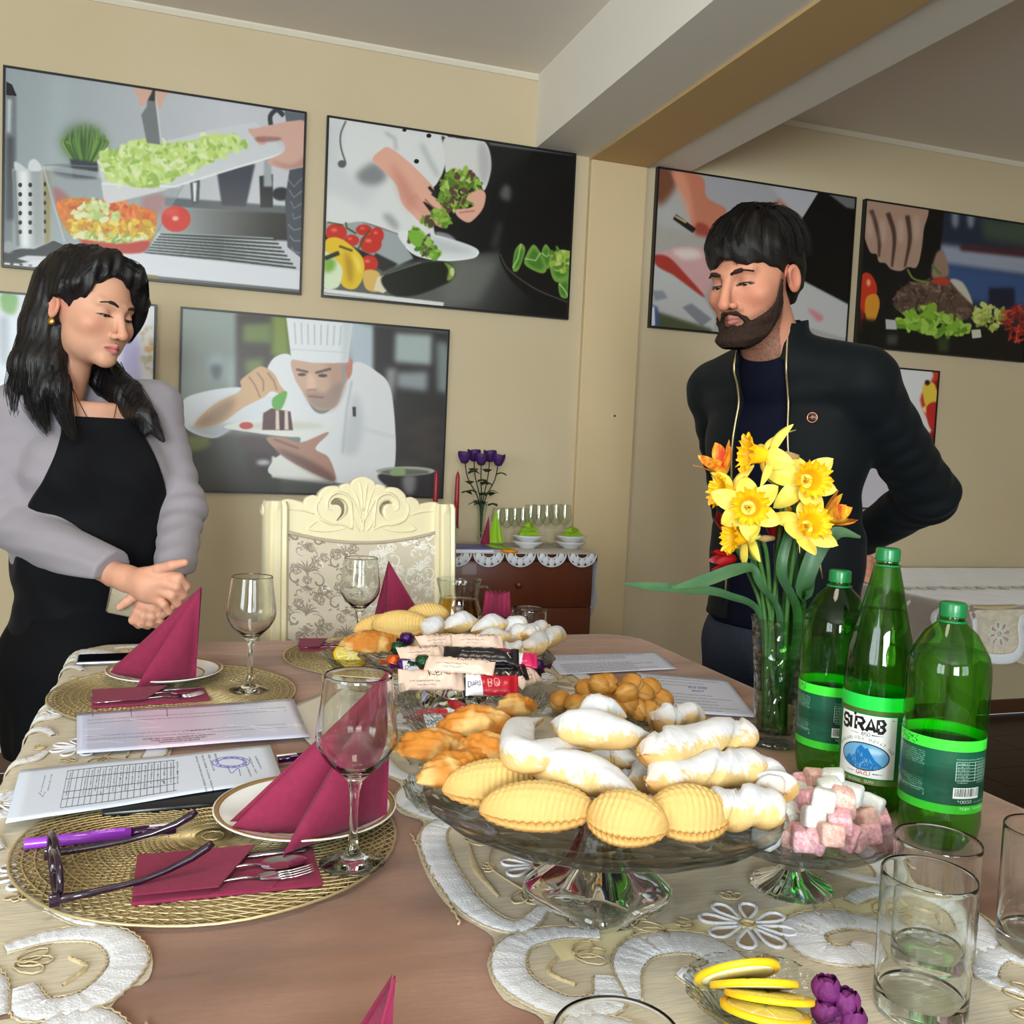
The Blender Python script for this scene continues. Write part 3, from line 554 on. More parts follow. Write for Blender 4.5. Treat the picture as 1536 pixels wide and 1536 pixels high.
    c.blob([(370, 640), (560, 600), (760, 605), (912, 640), (860, 668), (720, 690), (520, 670)], (228, 228, 224), 2); c.ell(650, 635, 200, 18, (206, 204, 198), 8); c.ell(478, 635, 33, 17, (190, 50, 40), 2)
    c.poly([(555, 655), (560, 575), (600, 552), (690, 568), (702, 657)], (80, 40, 36), 2)
    for x in (627, 670): c.poly([(x-8, 560), (x+8, 562), (x+12, 655), (x-9, 655)], (222, 200, 190), 1.5)
    c.poly([(640, 570), (658, 570), (658, 655), (640, 655)], (60, 24, 24), 2); c.blob([(605, 505), (660, 470), (674, 486), (645, 556), (608, 550)], (96, 166, 66), 1.5)
    c.blob([(575, 695), (650, 690), (740, 715), (860, 668), (868, 680), (810, 745), (875, 790), (905, 900), (800, 862), (680, 800), (620, 750)], (176, 132, 116), 2); c.blob([(620, 745), (760, 790), (880, 860), (900, 905), (780, 855)], (104, 72, 66), 8, .8); c.line([(610, 700), (730, 745)], 8, (120, 82, 74), 3)
    c.blob([(700, 318), (830, 330), (955, 318), (985, 330), (980, 400), (945, 440), (915, 535), (850, 562), (795, 540), (742, 465), (708, 400)], SK, 1.5); c.blob([(860, 330), (950, 330), (945, 440), (905, 520), (880, 440)], (184, 144, 126), 14, .7)
    c.blob([(760, 470), (800, 462), (850, 480), (900, 440), (950, 425), (910, 540), (845, 562), (790, 535)], (150, 130, 120), 10, .75); c.blob([(935, 325), (960, 330), (955, 420), (940, 430)], (160, 154, 150), 4); c.blob([(955, 330), (985, 315), (984, 380), (962, 405)], (196, 130, 114), 2)
    c.line([(718, 365), (775, 378)], 11, (96, 76, 66), 2); c.line([(810, 382), (885, 362)], 12, (96, 76, 66), 2); c.ell(745, 390, 20, 7, (70, 52, 46), 2); c.ell(845, 395, 22, 8, (70, 52, 46), 2); c.blob([(775, 390), (800, 395), (815, 455), (790, 472), (768, 460)], (224, 186, 164), 5); c.line([(768, 466), (815, 462)], 8, (150, 104, 92), 3); c.line([(775, 494), (850, 500)], 9, (150, 88, 84), 2)
    c.poly([(668, 100), (990, 125), (966, 330), (900, 335), (800, 334), (694, 316)], (228, 231, 236), 1.5)
    for k in range(9): c.line([(710+k*32, 140+k*2.5), (716+k*30, 245+k)], 6, (186, 188, 196), 2)
    c.poly([(940, 130), (990, 130), (966, 330), (935, 333)], (206, 210, 216), 8); c.line([(692, 268), (970, 285)], 4, (200, 203, 210), 2)
    c.blob([(1120, 865), (1375, 865), (1330, 970), (1170, 935)], (56, 50, 54), 3); c.blob([(1230, 880), (1290, 880), (1280, 960), (1240, 955)], (170, 168, 172), 10, .7); c.ell(1242, 853, 142, 22, (176, 178, 170), 2); c.ell(1242, 858, 118, 15, (110, 110, 100), 3); c.blob([(1170, 850), (1230, 838), (1240, 870), (1180, 875)], (150, 170, 120), 4)
    c.poly([(400, 880), (900, 905), (900, 990), (380, 990)], (70, 68, 66), 10, .8)
    return c
def poster4():
    c = Canvas(560, 373, (166, 163, 164), corners(1.833, 2.436), (940, 230, 2.577))
    c.poly([(100, 40), (320, 60), (330, 330), (100, 300)], (176, 174, 174), 14); c.poly([(280, 70), (760, 130), (720, 230), (420, 280), (280, 200)], (170, 166, 172), 8); c.blob([(100, 40), (180, 70), (190, 130), (120, 200)], (120, 74, 54), 14)
    c.blob([(175, 70), (290, 90), (310, 170), (385, 220), (340, 290), (285, 370), (255, 290), (235, 190)], (198, 122, 96), 3); c.blob([(180, 80), (230, 90), (260, 240), (250, 270)], (224, 152, 124), 10, .8); c.blob([(270, 270), (320, 290), (290, 360), (270, 350)], (160, 70, 60), 5)
    c.line([(185, 245), (262, 300)], 22, (34, 30, 28), 1); c.line([(188, 243), (230, 268)], 7, (214, 190, 130), 1); c.blob([(565, 190), (630, 170), (685, 225), (640, 265), (580, 240)], (176, 134, 124), 5); c.blob([(560, 100), (735, 140), (690, 250), (600, 180)], (182, 180, 188), 6)
    c.poly([(742, 150), (900, 172), (870, 600), (655, 490), (680, 250)], (11, 11, 13), 2); c.poly([(770, 150), (900, 168), (900, 220), (850, 210)], (110, 110, 112), 4)
    c.poly([(90, 270), (330, 330), (330, 420), (90, 440)], (170, 164, 158), 8)
    c.blob([(100, 405), (180, 368), (300, 372), (330, 440), (300, 550), (200, 480)], (206, 160, 162), 3); c.blob([(100, 400), (160, 400), (230, 470), (300, 552), (260, 540), (150, 470)], (164, 58, 48), 4); c.blob([(180, 375), (260, 370), (290, 400), (220, 410)], (226, 206, 200), 8)
    c.poly([(90, 425), (180, 470), (300, 560), (345, 640), (330, 720), (80, 610)], (188, 187, 188), 3); c.poly([(215, 595), (250, 580), (330, 640), (290, 670)], (130, 132, 140), 4); c.poly([(98, 530), (140, 530), (160, 560), (110, 570)], (140, 146, 152), 4); c.poly([(80, 600), (330, 680), (330, 720), (70, 700)], (78, 84, 60), 6); c.poly([(80, 580), (120, 595), (125, 670), (80, 670)], (70, 90, 150), 5); c.poly([(95, 590), (108, 595), (110, 665), (95, 668)], (214, 216, 226), 2)
    c.poly([(660, 480), (870, 590), (860, 720), (600, 640)], (190, 189, 190), 3); c.blob([(700, 600), (760, 630), (740, 650)], (206, 130, 140), 6)
    return c
def poster5():
    c = Canvas(560, 373, (16, 16, 18), corners(2.8875, 2.436), (940, 230, 2.577))
    c.poly([(1200, 180), (1900, 280), (1900, 720), (1230, 640)], (34, 44, 62), 20); c.poly([(1370, 250), (1900, 310), (1900, 420), (1380, 330)], (62, 78, 64), 16); c.poly([(1210, 350), (1900, 440), (1900, 520), (1220, 430)], (150, 156, 176), 12); c.poly([(1290, 350), (1900, 400), (1900, 440), (1290, 375)], (70, 34, 40), 8); c.poly([(1230, 430), (1900, 520), (1900, 640), (1240, 560)], (54, 82, 130), 14); c.poly([(1400, 520), (1500, 520), (1500, 600), (1400, 600)], (20, 24, 50), 8)
    for x in (1270, 1330): c.ell(x, 250, 14, 40, (150, 160, 170), 10, .8)
    c.poly([(1140, 190), (1230, 210), (1200, 470), (1150, 500)], (14, 14, 15), 3); c.blob([(1195, 390), (1225, 380), (1245, 470), (1180, 480)], (150, 120, 104), 5)
    c.blob([(905, 160), (1150, 190), (1148, 300), (1135, 400), (1118, 442), (1088, 440), (1060, 455), (1022, 448), (1000, 425), (975, 420), (965, 390), (940, 380), (915, 300)], (176, 142, 124), 2)
    for pts in ([(945, 220), (975, 320), (975, 400)], [(1010, 230), (1035, 320), (1025, 440)], [(1085, 240), (1095, 330), (1075, 440)]): c.line(pts, [18, 16, 8], (70, 48, 42), 4, .9, True)
    for x, y in ((990, 300), (1060, 300), (1120, 290), (940, 280)): c.ell(x, y, 14, 50, (200, 168, 150), 10, .7)
    c.blob([(905, 480), (940, 465), (968, 520), (950, 600), (905, 610)], (196, 54, 30), 2); c.blob([(925, 560), (965, 545), (978, 590), (950, 665), (925, 640)], (214, 142, 44), 2); c.ell(935, 500, 8, 14, (240, 160, 130), 3); c.blob([(905, 600), (925, 640), (940, 690), (905, 690)], (130, 40, 30), 5)
    c.poly([(905, 640), (1900, 720), (1900, 860), (905, 760)], (12, 12, 13), 8)
    sp = [(1030, 570), (1075, 512), (1190, 490), (1290, 512), (1340, 585), (1300, 645), (1150, 610), (1060, 615)]
    c.blob(sp, (92, 70, 60), 2); c.scatter(sp, [(60, 42, 36), (124, 98, 84), (150, 124, 108), (76, 54, 46)], 140, 16, 1, .8, 21, .3)
    c.line([(1085, 448), (1110, 485), (1170, 500)], 8, (120, 130, 60), 1, 1, True); c.blob([(1175, 495), (1215, 478), (1255, 492), (1230, 510)], (176, 60, 40), 3); c.line([(1180, 430), (1215, 470)], 10, (90, 120, 60), 2); c.blob([(1250, 490), (1300, 500), (1338, 580), (1310, 560)], (196, 190, 176), 4)
    c.scatter([(1045, 660), (1100, 610), (1170, 590), (1260, 640), (1325, 675), (1250, 705), (1100, 690)], [(128, 172, 52), (160, 196, 80), (96, 140, 40)], 150, 18, 1, 1, 22); c.scatter([(1345, 640), (1360, 590), (1450, 600), (1455, 660), (1400, 680)], [(170, 180, 80), (200, 204, 120), (130, 146, 60)], 70, 14, 1, 1, 23); c.scatter([(1450, 640), (1500, 590), (1600, 600), (1640, 700), (1500, 725)], [(176, 44, 34), (210, 70, 50), (130, 30, 26)], 160, 18, .6, 1, 24, .2)
    c.poly([(1332, 682), (1368, 680), (1372, 712), (1336, 716)], (206, 206, 186), 1); c.poly([(1000, 640), (1040, 645), (1045, 682), (1002, 680)], (190, 190, 186), 2); c.poly([(1005, 700), (1050, 700), (1045, 740), (1005, 740)], (90, 90, 88), 8, .7); c.poly([(1200, 710), (1250, 710), (1245, 770), (1205, 770)], (60, 84, 34), 12, .7)
    return c
def poster6():
    c = Canvas(400, 267, (222, 226, 238), corners(-1.128, 1.685), (0, 0, 1))
    c.poly([(-150, 400), (60, 430), (60, 720), (-150, 720)], (214, 220, 232), 10); c.blob([(2, 440), (26, 444), (22, 470), (4, 466)], (120, 170, 90), 4); c.blob([(0, 480), (12, 480), (12, 540), (0, 540)], (170, 176, 190), 5)
    c.blob([(190, 480), (214, 500), (222, 560), (215, 620), (180, 640)], (188, 180, 226), 4); c.poly([(208, 462), (236, 466), (232, 700), (214, 690)], (230, 228, 232), 6)
    c.scatter([(214, 500), (234, 496), (232, 560), (218, 556)], [(200, 170, 130), (230, 220, 210), (190, 190, 170)], 30, 5, .5, 1, 31); c.poly([(216, 520), (234, 518), (234, 526), (216, 528)], (216, 180, 130), 2)
    c.blob([(60, 520), (150, 500), (190, 640), (120, 740), (40, 720)], (188, 180, 226), 6)
    return c
def poster7():
    c = Canvas(400, 267, (206, 60, 44), corners(*P7), (0, 0, 1))
    c.scatter([(1150, 520), (1420, 560), (1410, 800), (1150, 780)], [(230, 196, 60), (200, 50, 40), (240, 220, 120), (150, 26, 26), (236, 150, 50)], 120, 16, 1, 1, 41)
    c.blob([(1150, 520), (1385, 548), (1380, 600), (1395, 650), (1330, 640), (1150, 600)], (226, 224, 226), 4); c.blob([(1384, 580), (1402, 576), (1406, 612), (1392, 620)], (232, 200, 70), 2); c.ell(1391, 574, 4, 4, (60, 20, 24), 1); c.blob([(1390, 610), (1408, 606), (1408, 650), (1394, 640)], (196, 40, 40), 2); c.poly([(1150, 690), (1345, 700), (1340, 790), (1150, 780)], (204, 198, 210), 3)
    return c
m_frame = mat('poster_frame_black', (22, 21, 20), .35)
_p7 = PY(1409.5, 556.5, DW-.02); P7 = (_p7[0]-PW, _p7[2])
def poster(x, z, cv, label):
    t = thing('framed_poster', label, 'poster', (x+PW/2, DW-.012, z-PH/2), group='framed food posters'); f = .0075
    b = MB()
    for a in ((-PW/2, PW/2, z, PH/2-f, PH/2), (-PW/2, PW/2, z, -PH/2, -PH/2+f), (-PW/2, -PW/2+f, z, -PH/2+f, PH/2-f), (PW/2-f, PW/2, z, -PH/2+f, PH/2-f)): b.box(a[0], a[1], -.012, .0115, a[3], a[4])
    b.build('frame', m_frame, t, smooth=False)
    w, h = PW/2-f, PH/2-f; g = MB(); g.box(-w, w, -.008, .0115, -h, h)
    V = np.array(g.V); uv = np.c_[(V[:, 0]/PW+.5), (V[:, 2]/PH+.5)]
    meshobj('print', V, g.F, printmat('poster_print', cv(), .3, .12), t, False, uv=uv)
poster(-.622, 2.436, poster1, 'poster of a salad bowl and chopped lettuce on a white board')
poster(.458, 2.436, poster2, 'poster of a cook arranging salad leaves beside tomatoes and a yellow pepper')
poster(-.0425, 1.685, poster3, 'poster of a chef in a tall white hat garnishing a chocolate cake')
poster(1.833, 2.436, poster4, 'poster of hands cutting raw meat, behind the bearded man')
poster(2.8875, 2.436, poster5, 'dark poster of a steak garnished by a hand at the right edge')
poster(-1.128, 1.685, poster6, 'pale white and lilac poster behind the woman')
poster(P7[0], P7[1], poster7, "red and yellow poster behind the man's arm")
# ---------------------------------------------------------------- dining table, velvet cloth and lace
m_cream = mat('cream_lacquer', (236, 225, 190), .28, coat=.4, var=(6, (230, 217, 180), .3))
m_velvet = mat('taupe_velvet', (152, 113, 95), .8, spec=.15, var=(6, (106, 75, 62), .17), bump=(24, 2.6), sheen=.55, sheentint=(220, 195, 180), stretch=(.45, 1.6, 1))
m_vel2 = mat('grey_velvet', (150, 134, 122), .75, var=(7, (118, 104, 96), .35), bump=(20, 2.5), sheen=.8, stretch=(.5, 1.6, 1))
m_sheer = sheermat('lace_net', (232, 221, 198), .78)
m_lwhite = mat('lace_satin_white', (218, 219, 226), .5, bump=(420, 1.2), sheen=.2)
m_lgold = mat('lace_gold_thread', (196, 178, 142), .45, metal=.2, bump=(700, .5))
m_ltaupe = mat('lace_taupe_fill', (168, 146, 120), .7, bump=(500, .5))
TX0, TX1, TY0, TY1, TR = -.225, 1.115, .12, 2.24, .10
TTOP = .755; RE = .016
def rrect(x, y, ins=RE, X0=TX0, X1=TX1, Y0=TY0, Y1=TY1, R=TR):
    cx, cy, hx, hy = (X0+X1)/2, (Y0+Y1)/2, (X1-X0)/2-ins-R, (Y1-Y0)/2-ins-R
    dx, dy = abs(x-cx)-hx, abs(y-cy)-hy; sx, sy = (1 if x > cx else -1), (1 if y > cy else -1)
    if dx > 0 and dy > 0:
        l = math.hypot(dx, dy); n = (sx*dx/l, sy*dy/l); d = l-R
    elif dx > dy: n = (sx, 0); d = dx-R
    else: n = (0, sy); d = dy-R
    return d, n, (x-n[0]*d, y-n[1]*d)
def drape(x, y, lift, amp=.016, **kw):
    d, n, b = rrect(x, y, **kw); top = kw.get('top', TTOP)
    if d <= 0: return (x, y, TTOP+lift)
    a = d/RE
    if a < PI/2: r = RE+lift; return (b[0]+n[0]*r*math.sin(a), b[1]+n[1]*r*math.sin(a), TTOP-RE+r*math.cos(a))
    h = d-RE*PI/2; s = (b[0]*n[1]-b[1]*n[0])*1.0+(b[0]+b[1])*.35
    o = RE+lift+amp*min(h/.2, 1)*(1+math.sin(s*26)+.4*math.sin(s*61+1))
    return (b[0]+n[0]*o, b[1]+n[1]*o, TTOP-RE-h)
t = thing('dining_table', 'long dining table under the velvet cloth in the foreground', 'table', ((TX0+TX1)/2, (TY0+TY1)/2, 0)); ox, oy = t.location.x, t.location.y
MB().rbox(TX0-ox+.02, TX1-ox-.02, TY0-oy+.02, TY1-oy-.02, TTOP-.03, TTOP-.001, .01).build('tabletop', m_cream, t, sharp=40)
MB().rbox(TX0-ox+.09, TX1-ox-.09, TY0-oy+.09, TY1-oy-.09, TTOP-.11, TTOP-.031, .004).build('apron', m_cream, t, sharp=40)
lg = [(.0, 0), (.028, 0), (.034, .02), (.024, .06), (.022, .12), (.03, .3), (.042, .5), (.046, .56), (.03, .6), (.045, .63), (.045, TTOP-.11), (0, TTOP-.11)]
for x in (TX0+.13, TX1-.13):
    for y in (TY0+.13, TY1-.13): MB().lathe(lg, 20).build('leg', m_cream, t, loc=(x-ox, y-oy, 0))
def clothgrid(x0, x1, y0, y1, step, lift):
    nx, ny = int((x1-x0)/step), int((y1-y0)/step); V = []
    for j in range(ny+1):
        for i in range(nx+1): V.append(drape(x0+(x1-x0)*i/nx, y0+(y1-y0)*j/ny, lift))
    V = np.array(V); F = []
    for j in range(ny):
        for i in range(nx):
            a = j*(nx+1)+i; x = x0+(x1-x0)*(i+.5)/nx; y = y0+(y1-y0)*(j+.5)/ny
            if rrect(x, y)[0] < .27: F.append((a, a+1, a+nx+2, a+nx+1))
    return V, np.array(F)
V, F = clothgrid(TX0-.27, TX1+.27, TY0-.27, TY1+.27, .0125, .003)
# soft creases in the velvet
for (ax, ay), (bx, by), hh, wd in (((-.2, .80), (.26, .835), .0022, .006), ((.05, .95), (.26, .90), .0015, .008), ((.14, .88), (.27, .86), .001, .006), ((.9, .6), (1.1, 1.0), .002, .01), ((.26, 2.05), (-.1, 2.12), .0015, .01)):
    q = V[:, :2]-np.array((ax, ay)); d = np.array((bx-ax, by-ay)); L = np.linalg.norm(d); d /= L; s = q@d; w = q[:, 0]*-d[1]+q[:, 1]*d[0]
    V[:, 2] += np.where(V[:, 2] > TTOP-.001, 1.6*hh*np.exp(-(w/wd)**2)*sstep(-.02, .03, s)*sstep(L+.02, L-.03, s), 0)
tag(meshobj('velvet_tablecloth', V, F, m_velvet), 'taupe velvet tablecloth covering the long dining table', 'tablecloth')

class Lace:
    """embroidery laid on a cloth: each motif is a small raised mesh; fn maps flat (x,y,lift) to the cloth"""
    def __init__(s, root, fn): s.root = root; s.fn = fn; s.k = 0
    def cord(s, mb, pts, r, lift, n=5):
        P = [s.fn(p[0], p[1], lift) for p in pts]; mb.tube(P, r, n)
    def band(s, pts, wd, lift=.0022, name='scroll', edge=True, m=None):
        P = spline(pts, 13); d = np.gradient(P, axis=0); d /= np.linalg.norm(d, axis=1)[:, None]+1e-12; nn = np.c_[-d[:, 1], d[:, 0]]
        w = np.interp(np.linspace(0, 1, len(P)), np.linspace(0, 1, len(wd)), wd)/2; cr = [(-1, .0002), (-.8, 1), (-.3, 1.15), (.3, 1.15), (.8, 1), (1, .0002)]
        st = [1+.22*math.sin(i*2.1)+.12*math.sin(i*5.3) for i in range(len(P))]
        V = [s.fn(p[0]+q[0]*ww*c, p[1]+q[1]*ww*c, s.k+lift*h*g) for p, q, ww, g in zip(P, nn, w, st) for c, h in cr]; k = len(cr)
        F = [(i*k+j, i*k+j+1, (i+1)*k+j+1, (i+1)*k+j) for i in range(len(P)-1) for j in range(k-1)]
        o = MB().add(V, F).build(name, m or m_lwhite, s.root)
        if edge:
            zz = np.array([1.0+(.07 if i % 2 else -.05) for i in range(len(P))])[:, None]
            b = MB(); s.cord(b, P+nn*w[:, None]*zz, .0010, s.k+lift*.6, 4); s.cord(b, P-nn*w[:, None]*zz, .0010, s.k+lift*.6, 4); b.build('gold_edging', m_lgold, o)
        return o
    def flower(s, cx, cy, R, n=8, rot=0, gold=True):
        b = MB(); f = MB()
        for i in range(n):
            a = rot+2*PI*i/n; q = []; sp = .30 if n == 8 else .42
            for t in np.linspace(0, 1, 15):
                ph = 2*PI*t; rr = R*(.60-.40*math.cos(ph)); tt = a+sp*math.sin(ph)*(.5+.5*rr/R)*1.0; q.append((cx+rr*math.cos(tt), cy+rr*math.sin(tt)))
            s.cord(b, q, R*.042, s.k+.0018); V = [s.fn(x, y, s.k+.0009) for x, y in q[:-1]]; f.add(V, [tuple(range(len(V)))])
        o = b.build('flower', m_lwhite, s.root); f.build('petal_fill', m_ltaupe, o)
        g = MB(); q = [(cx+R*.17*math.cos(a), cy+R*.17*math.sin(a)) for a in np.linspace(0, 2*PI, 13)]; s.cord(g, q, R*.05, s.k+.002); g.build('flower_centre', m_lgold, o)
        if gold:
            for i in range(4):
                a = rot+PI/4+i*PI/2+.3; s.leaf(cx+R*1.32*math.cos(a), cy+R*1.32*math.sin(a), R*.38, a)
    def leaf(s, cx, cy, r, a):
        b = MB()
        for k in (-1, 0, 1):
            q = []
            for t in np.linspace(0, 1, 9):
                ph = 2*PI*t; x, y = r*(.5-.5*math.cos(ph)), r*.28*math.sin(ph); c, d = math.cos(a+k*.7), math.sin(a+k*.7); q.append((cx-r*.4*math.cos(a)+x*c-y*d, cy-r*.4*math.sin(a)+x*d+y*c))
            s.cord(b, q, .0011, s.k+.0015, 4)
        b.build('gold_leaf', m_lgold, s.root)
    def bigscallop(s, xe, y0, y1, sg, fl=True):
        """sg=+1: pattern lies towards +x of its edge"""
        L = y1-y0; ym = (y0+y1)/2; X = lambda a: xe+sg*a
        s.band([(X(.105), y0+.05), (X(.06), y0+.012), (X(.03), y0+.05), (X(.020), ym), (X(.03), y1-.05), (X(.055), y1-.012), (X(.10), y1-.04), (X(.09), y1-.075)], [.012, .024, .030, .034, .032, .030, .022, .008])
        s.band([(X(.06), y0+.075), (X(.056), ym), (X(.066), y1-.075)], [.003, .010, .003], name='gold_band', m=m_lgold, edge=False)
        b = MB(); s.cord(b, spline([(X(.09), y0+.08), (X(.072), ym), (X(.09), y1-.09)], 6), .0012, s.k+.0016); b.build('gold_line', m_lgold, s.root)
        if fl: s.flower(X(.125), ym-.01, .042, 8, .3)
        s.leaf(X(.085), ym+.07, .03, PI/2); s.leaf(X(.09), ym-.075, .03, -PI/2)
        sc = MB(); q = [(X(.004+.004*abs(math.sin(k*1.3))), y0+.03+(L-.06)*k/40) for k in range(41)]; s.cord(sc, q, .0013, s.k+.001); sc.build('scalloped_edge', m_lgold, s.root)
    def smallscallop(s, xe, y0, y1, sg):
        X = lambda a: xe+sg*a; ym = (y0+y1)/2; L = (y1-y0)
        s.band([(X(.13), y1-.002), (X(.09), y1+.012), (X(.045), y1), (X(.026), ym), (X(.05), y0), (X(.09), y0-.006), (X(.105), y0+.03)], [.018, .026, .032, .034, .033, .034, .02])
        s.band([(X(.075), ym+.02), (X(.06), ym), (X(.075), ym-.025)], [.003, .006, .003], name='gold_band', m=m_lgold, edge=False)
        s.leaf(X(.105), ym+.02, .03, 0)
        s.band([(X(.115), y0-.01), (X(.135), ym-.005), (X(.17), ym+.02), (X(.215), ym+.01), (X(.225), ym-.03), (X(.19), ym-.045), (X(.175), ym-.028)], [.012, .030, .042, .044, .040, .036, .02])
    def centre(s, cx, cy): s.flower(cx, cy, .047, 8, .2); s.leaf(cx-.1, cy+.01, .035, PI); s.leaf(cx+.1, cy, .035, 0)
# lace runner down the middle
RX0, RX1 = .252, .800
run = thing('lace_runner', 'cream lace runner with white scrolls and flowers down the table middle', 'runner', (0, 0, 0))
run2 = Lace(run, drape); run2.k = .0045
per = .42; ys = [-.435+per*i for i in range(7)]
edge = []
for y in ys: edge += [(RX0+.03, y), (RX0+.006, y+.06), (RX0, y+.14), (RX0+.008, y+.23), (RX0+.03, y+.285), (RX0+.008, y+.32), (RX0+.01, y+.375)]
yA, yB = .14, 2.215
el = [(x, min(max(y, yA), yB)) for x, y in edge]; er = [(RX0+RX1-x, y) for x, y in reversed(el)]
def strip(L, R, m=14):
    V = []; F = []; n = len(L)
    for (a, b) in zip(L, R):
        for k in range(m+1): V.append(drape(a[0]+(b[0]-a[0])*k/m, a[1]+(b[1]-a[1])*k/m, .0045))
    for i in range(n-1):
        for k in range(m): F.append((i*(m+1)+k, i*(m+1)+k+1, (i+1)*(m+1)+k+1, (i+1)*(m+1)+k))
    return V, F
L = spline(el, 4); R = L.copy(); R[:, 0] = RX0+RX1-L[:, 0]
V, F = strip(L, R); meshobj('net', V, F, m_sheer, run)
for yy in (.775, 1.36, 1.9): MB().add([drape(x, yy+d+.03*(x-.5), .0047) for x, d in ((.33, 0), (.72, 0), (.72, .035), (.33, .035))], [(0, 1, 2, 3)]).build('satin_strip', mat('cream_satin', (232, 220, 176), .5), run)
for i, y in enumerate(ys):
    if y+per < .3 or y+.28 > 2.22: continue
    run2.bigscallop(RX0, y+.0, y+.285, 1, True); run2.smallscallop(RX0, y+.30, y+.40, 1)
    run2.bigscallop(RX1, y+.0, y+.285, -1, True); run2.smallscallop(RX1, y+.30, y+.40, -1)
    run2.centre((RX0+RX1)/2+.008, y+.38)
# lace border over the left edge
brd = thing('lace_border', 'white lace border draped over the left edge of the table', 'lace', (0, 0, 0))
BX = -.015
lb = Lace(brd, drape); lb.k = .0045
e2 = []
for y in [-.33+per*i for i in range(7)]: e2 += [(BX-.035, y), (BX-.006, y+.06), (BX, y+.14), (BX-.008, y+.23), (BX-.035, y+.285), (BX-.008, y+.32), (BX-.01, y+.375)]
L = spline([(x, min(max(y, .16), 2.21)) for x, y in e2], 4); R = L.copy(); R[:, 0] = -.42
V, F = strip(L, R, 26); meshobj('net', V, F, m_sheer, brd)
for i in range(7):
    y = -.33+per*i
    if y+.2 > 2.2 or y < .05: continue
    lb.bigscallop(BX, y, y+.285, -1, True)
    if y+.4 < 2.2: lb.smallscallop(BX, y+.30, y+.40, -1)
    for k in range(3):
        lb.band([(-.25, y+.03+.1*k), (-.30, y+.05+.1*k), (-.37, y+.02+.1*k), (-.40, y+.05+.1*k)], [.012, .028, .03, .014])
    lb.flower(-.215, y+.34, .04, 8, .1, False); lb.flower(-.30, y+.2, .034, 8, .5, False)
    lb.band([(-.185, y+.20), (-.205, y+.235), (-.235, y+.24), (-.262, y+.215)], [.01, .024, .026, .012]); lb.band([(-.185, y+.12), (-.2, y+.09), (-.235, y+.085), (-.262, y+.10)], [.01, .024, .026, .012])

# ---------------------------------------------------------------- carved chair at the far end
def curveshape(name, loops, ext, bev, m, parent, plane='xz', res=2):
    """filled 2-D outline with holes -> solid mesh; loops given as (x,z)"""
    cu = bpy.data.curves.new(name, 'CURVE'); cu.dimensions = '2D'; cu.fill_mode = 'BOTH'; cu.extrude = ext; cu.bevel_depth = bev; cu.bevel_resolution = res
    for lp in loops:
        sp = cu.splines.new('POLY'); sp.points.add(len(lp)-1); sp.use_cyclic_u = True
        for p, q in zip(sp.points, lp): p.co = (q[0], q[1], 0, 1)
    tmp = bpy.data.objects.new(name, cu); COL.objects.link(tmp); dg = bpy.context.evaluated_depsgraph_get(); dg.update()
    me = bpy.data.meshes.new_from_object(tmp.evaluated_get(dg)); bpy.data.objects.remove(tmp); bpy.data.curves.remove(cu)
    me.name = name; me.materials.clear(); me.materials.append(m)
    if plane == 'xz': me.transform(Matrix.Rotation(PI/2, 4, 'X'))
    o = bpy.data.objects.new(name, me); COL.objects.link(o); o.parent = parent
    me.polygons.foreach_set('use_smooth', [True]*len(me.polygons)); me.set_sharp_from_angle(angle=math.radians(35)); return o
def damask():
    c = Canvas(420, 480, (208, 196, 176)); r = np.random.RandomState(3)
    def rose(x, y, s, col):
        for k in range(3):
            q = s*(1-.3*k); c.line([(x+q*math.cos(a+k)*(1+.12*math.sin(5*a)), y+q*math.sin(a+k)*(1+.12*math.sin(5*a))) for a in np.linspace(0, 5.6, 22)], s*.20, col)
    def curl(x, y, s, a0, sg, col):
        c.line([(x+s*t*math.cos(a0+sg*5.2*t)*(1.3-t*.4), y+s*t*math.sin(a0+sg*5.2*t)*(1.3-t*.4)) for t in np.linspace(.08, 1, 22)], [s*.22, s*.16, s*.05], col)
    def sprig(x, y, s, a, col):
        for k in range(-3, 4):
            b = a+k*.34; c.line([(x, y), (x+s*.6*math.cos(b), y+s*.6*math.sin(b)), (x+s*math.cos(b+.12*k), y+s*math.sin(b+.12*k))], [s*.05, s*.13, s*.02], col, 0, 1, True)
    lt, dk = (240, 236, 228), (146, 130, 116)
    for sx in (-1, 1):
        for row in range(-1, 5):
            for kx in range(2):
                X = 210+sx*(52+kx*104); Y = 40+row*112+kx*56; col = lt if sx > 0 else dk
                sprig(X, Y, 34, -PI/2, col); curl(X-26, Y+20, 26, 0, 1, col); curl(X+26, Y+20, 26, PI, -1, col); sprig(X, Y+34, 22, PI/2, col); curl(X-16, Y+56, 16, 0, -1, col); curl(X+16, Y+56, 16, PI, 1, col)
                for k in range(5): rose(X+46*math.sin(k*1.2+row), Y+20+k*22, 9+r.rand()*5, col)
                for k in range(16): q = r.rand()*6.28; c.ell(X+55*r.rand()*math.cos(q), Y+30+60*r.rand()*math.sin(q), 5, 2.2, col, 0, .9, q)
    for k in range(60): curl(r.rand()*420, r.rand()*480, 9+r.rand()*8, r.rand()*6, r.choice([-1, 1]), (lt, dk, (190, 176, 156))[r.randint(3)])
    return c
CY = 2.60
ch = thing('dining_chair', 'cream carved dining chair with damask upholstered back at the far table end', 'chair', (.452, CY, 0), math.radians(6.5))
W2 = .268; CH = 1.06                              # half width over the stiles, height of the stiles
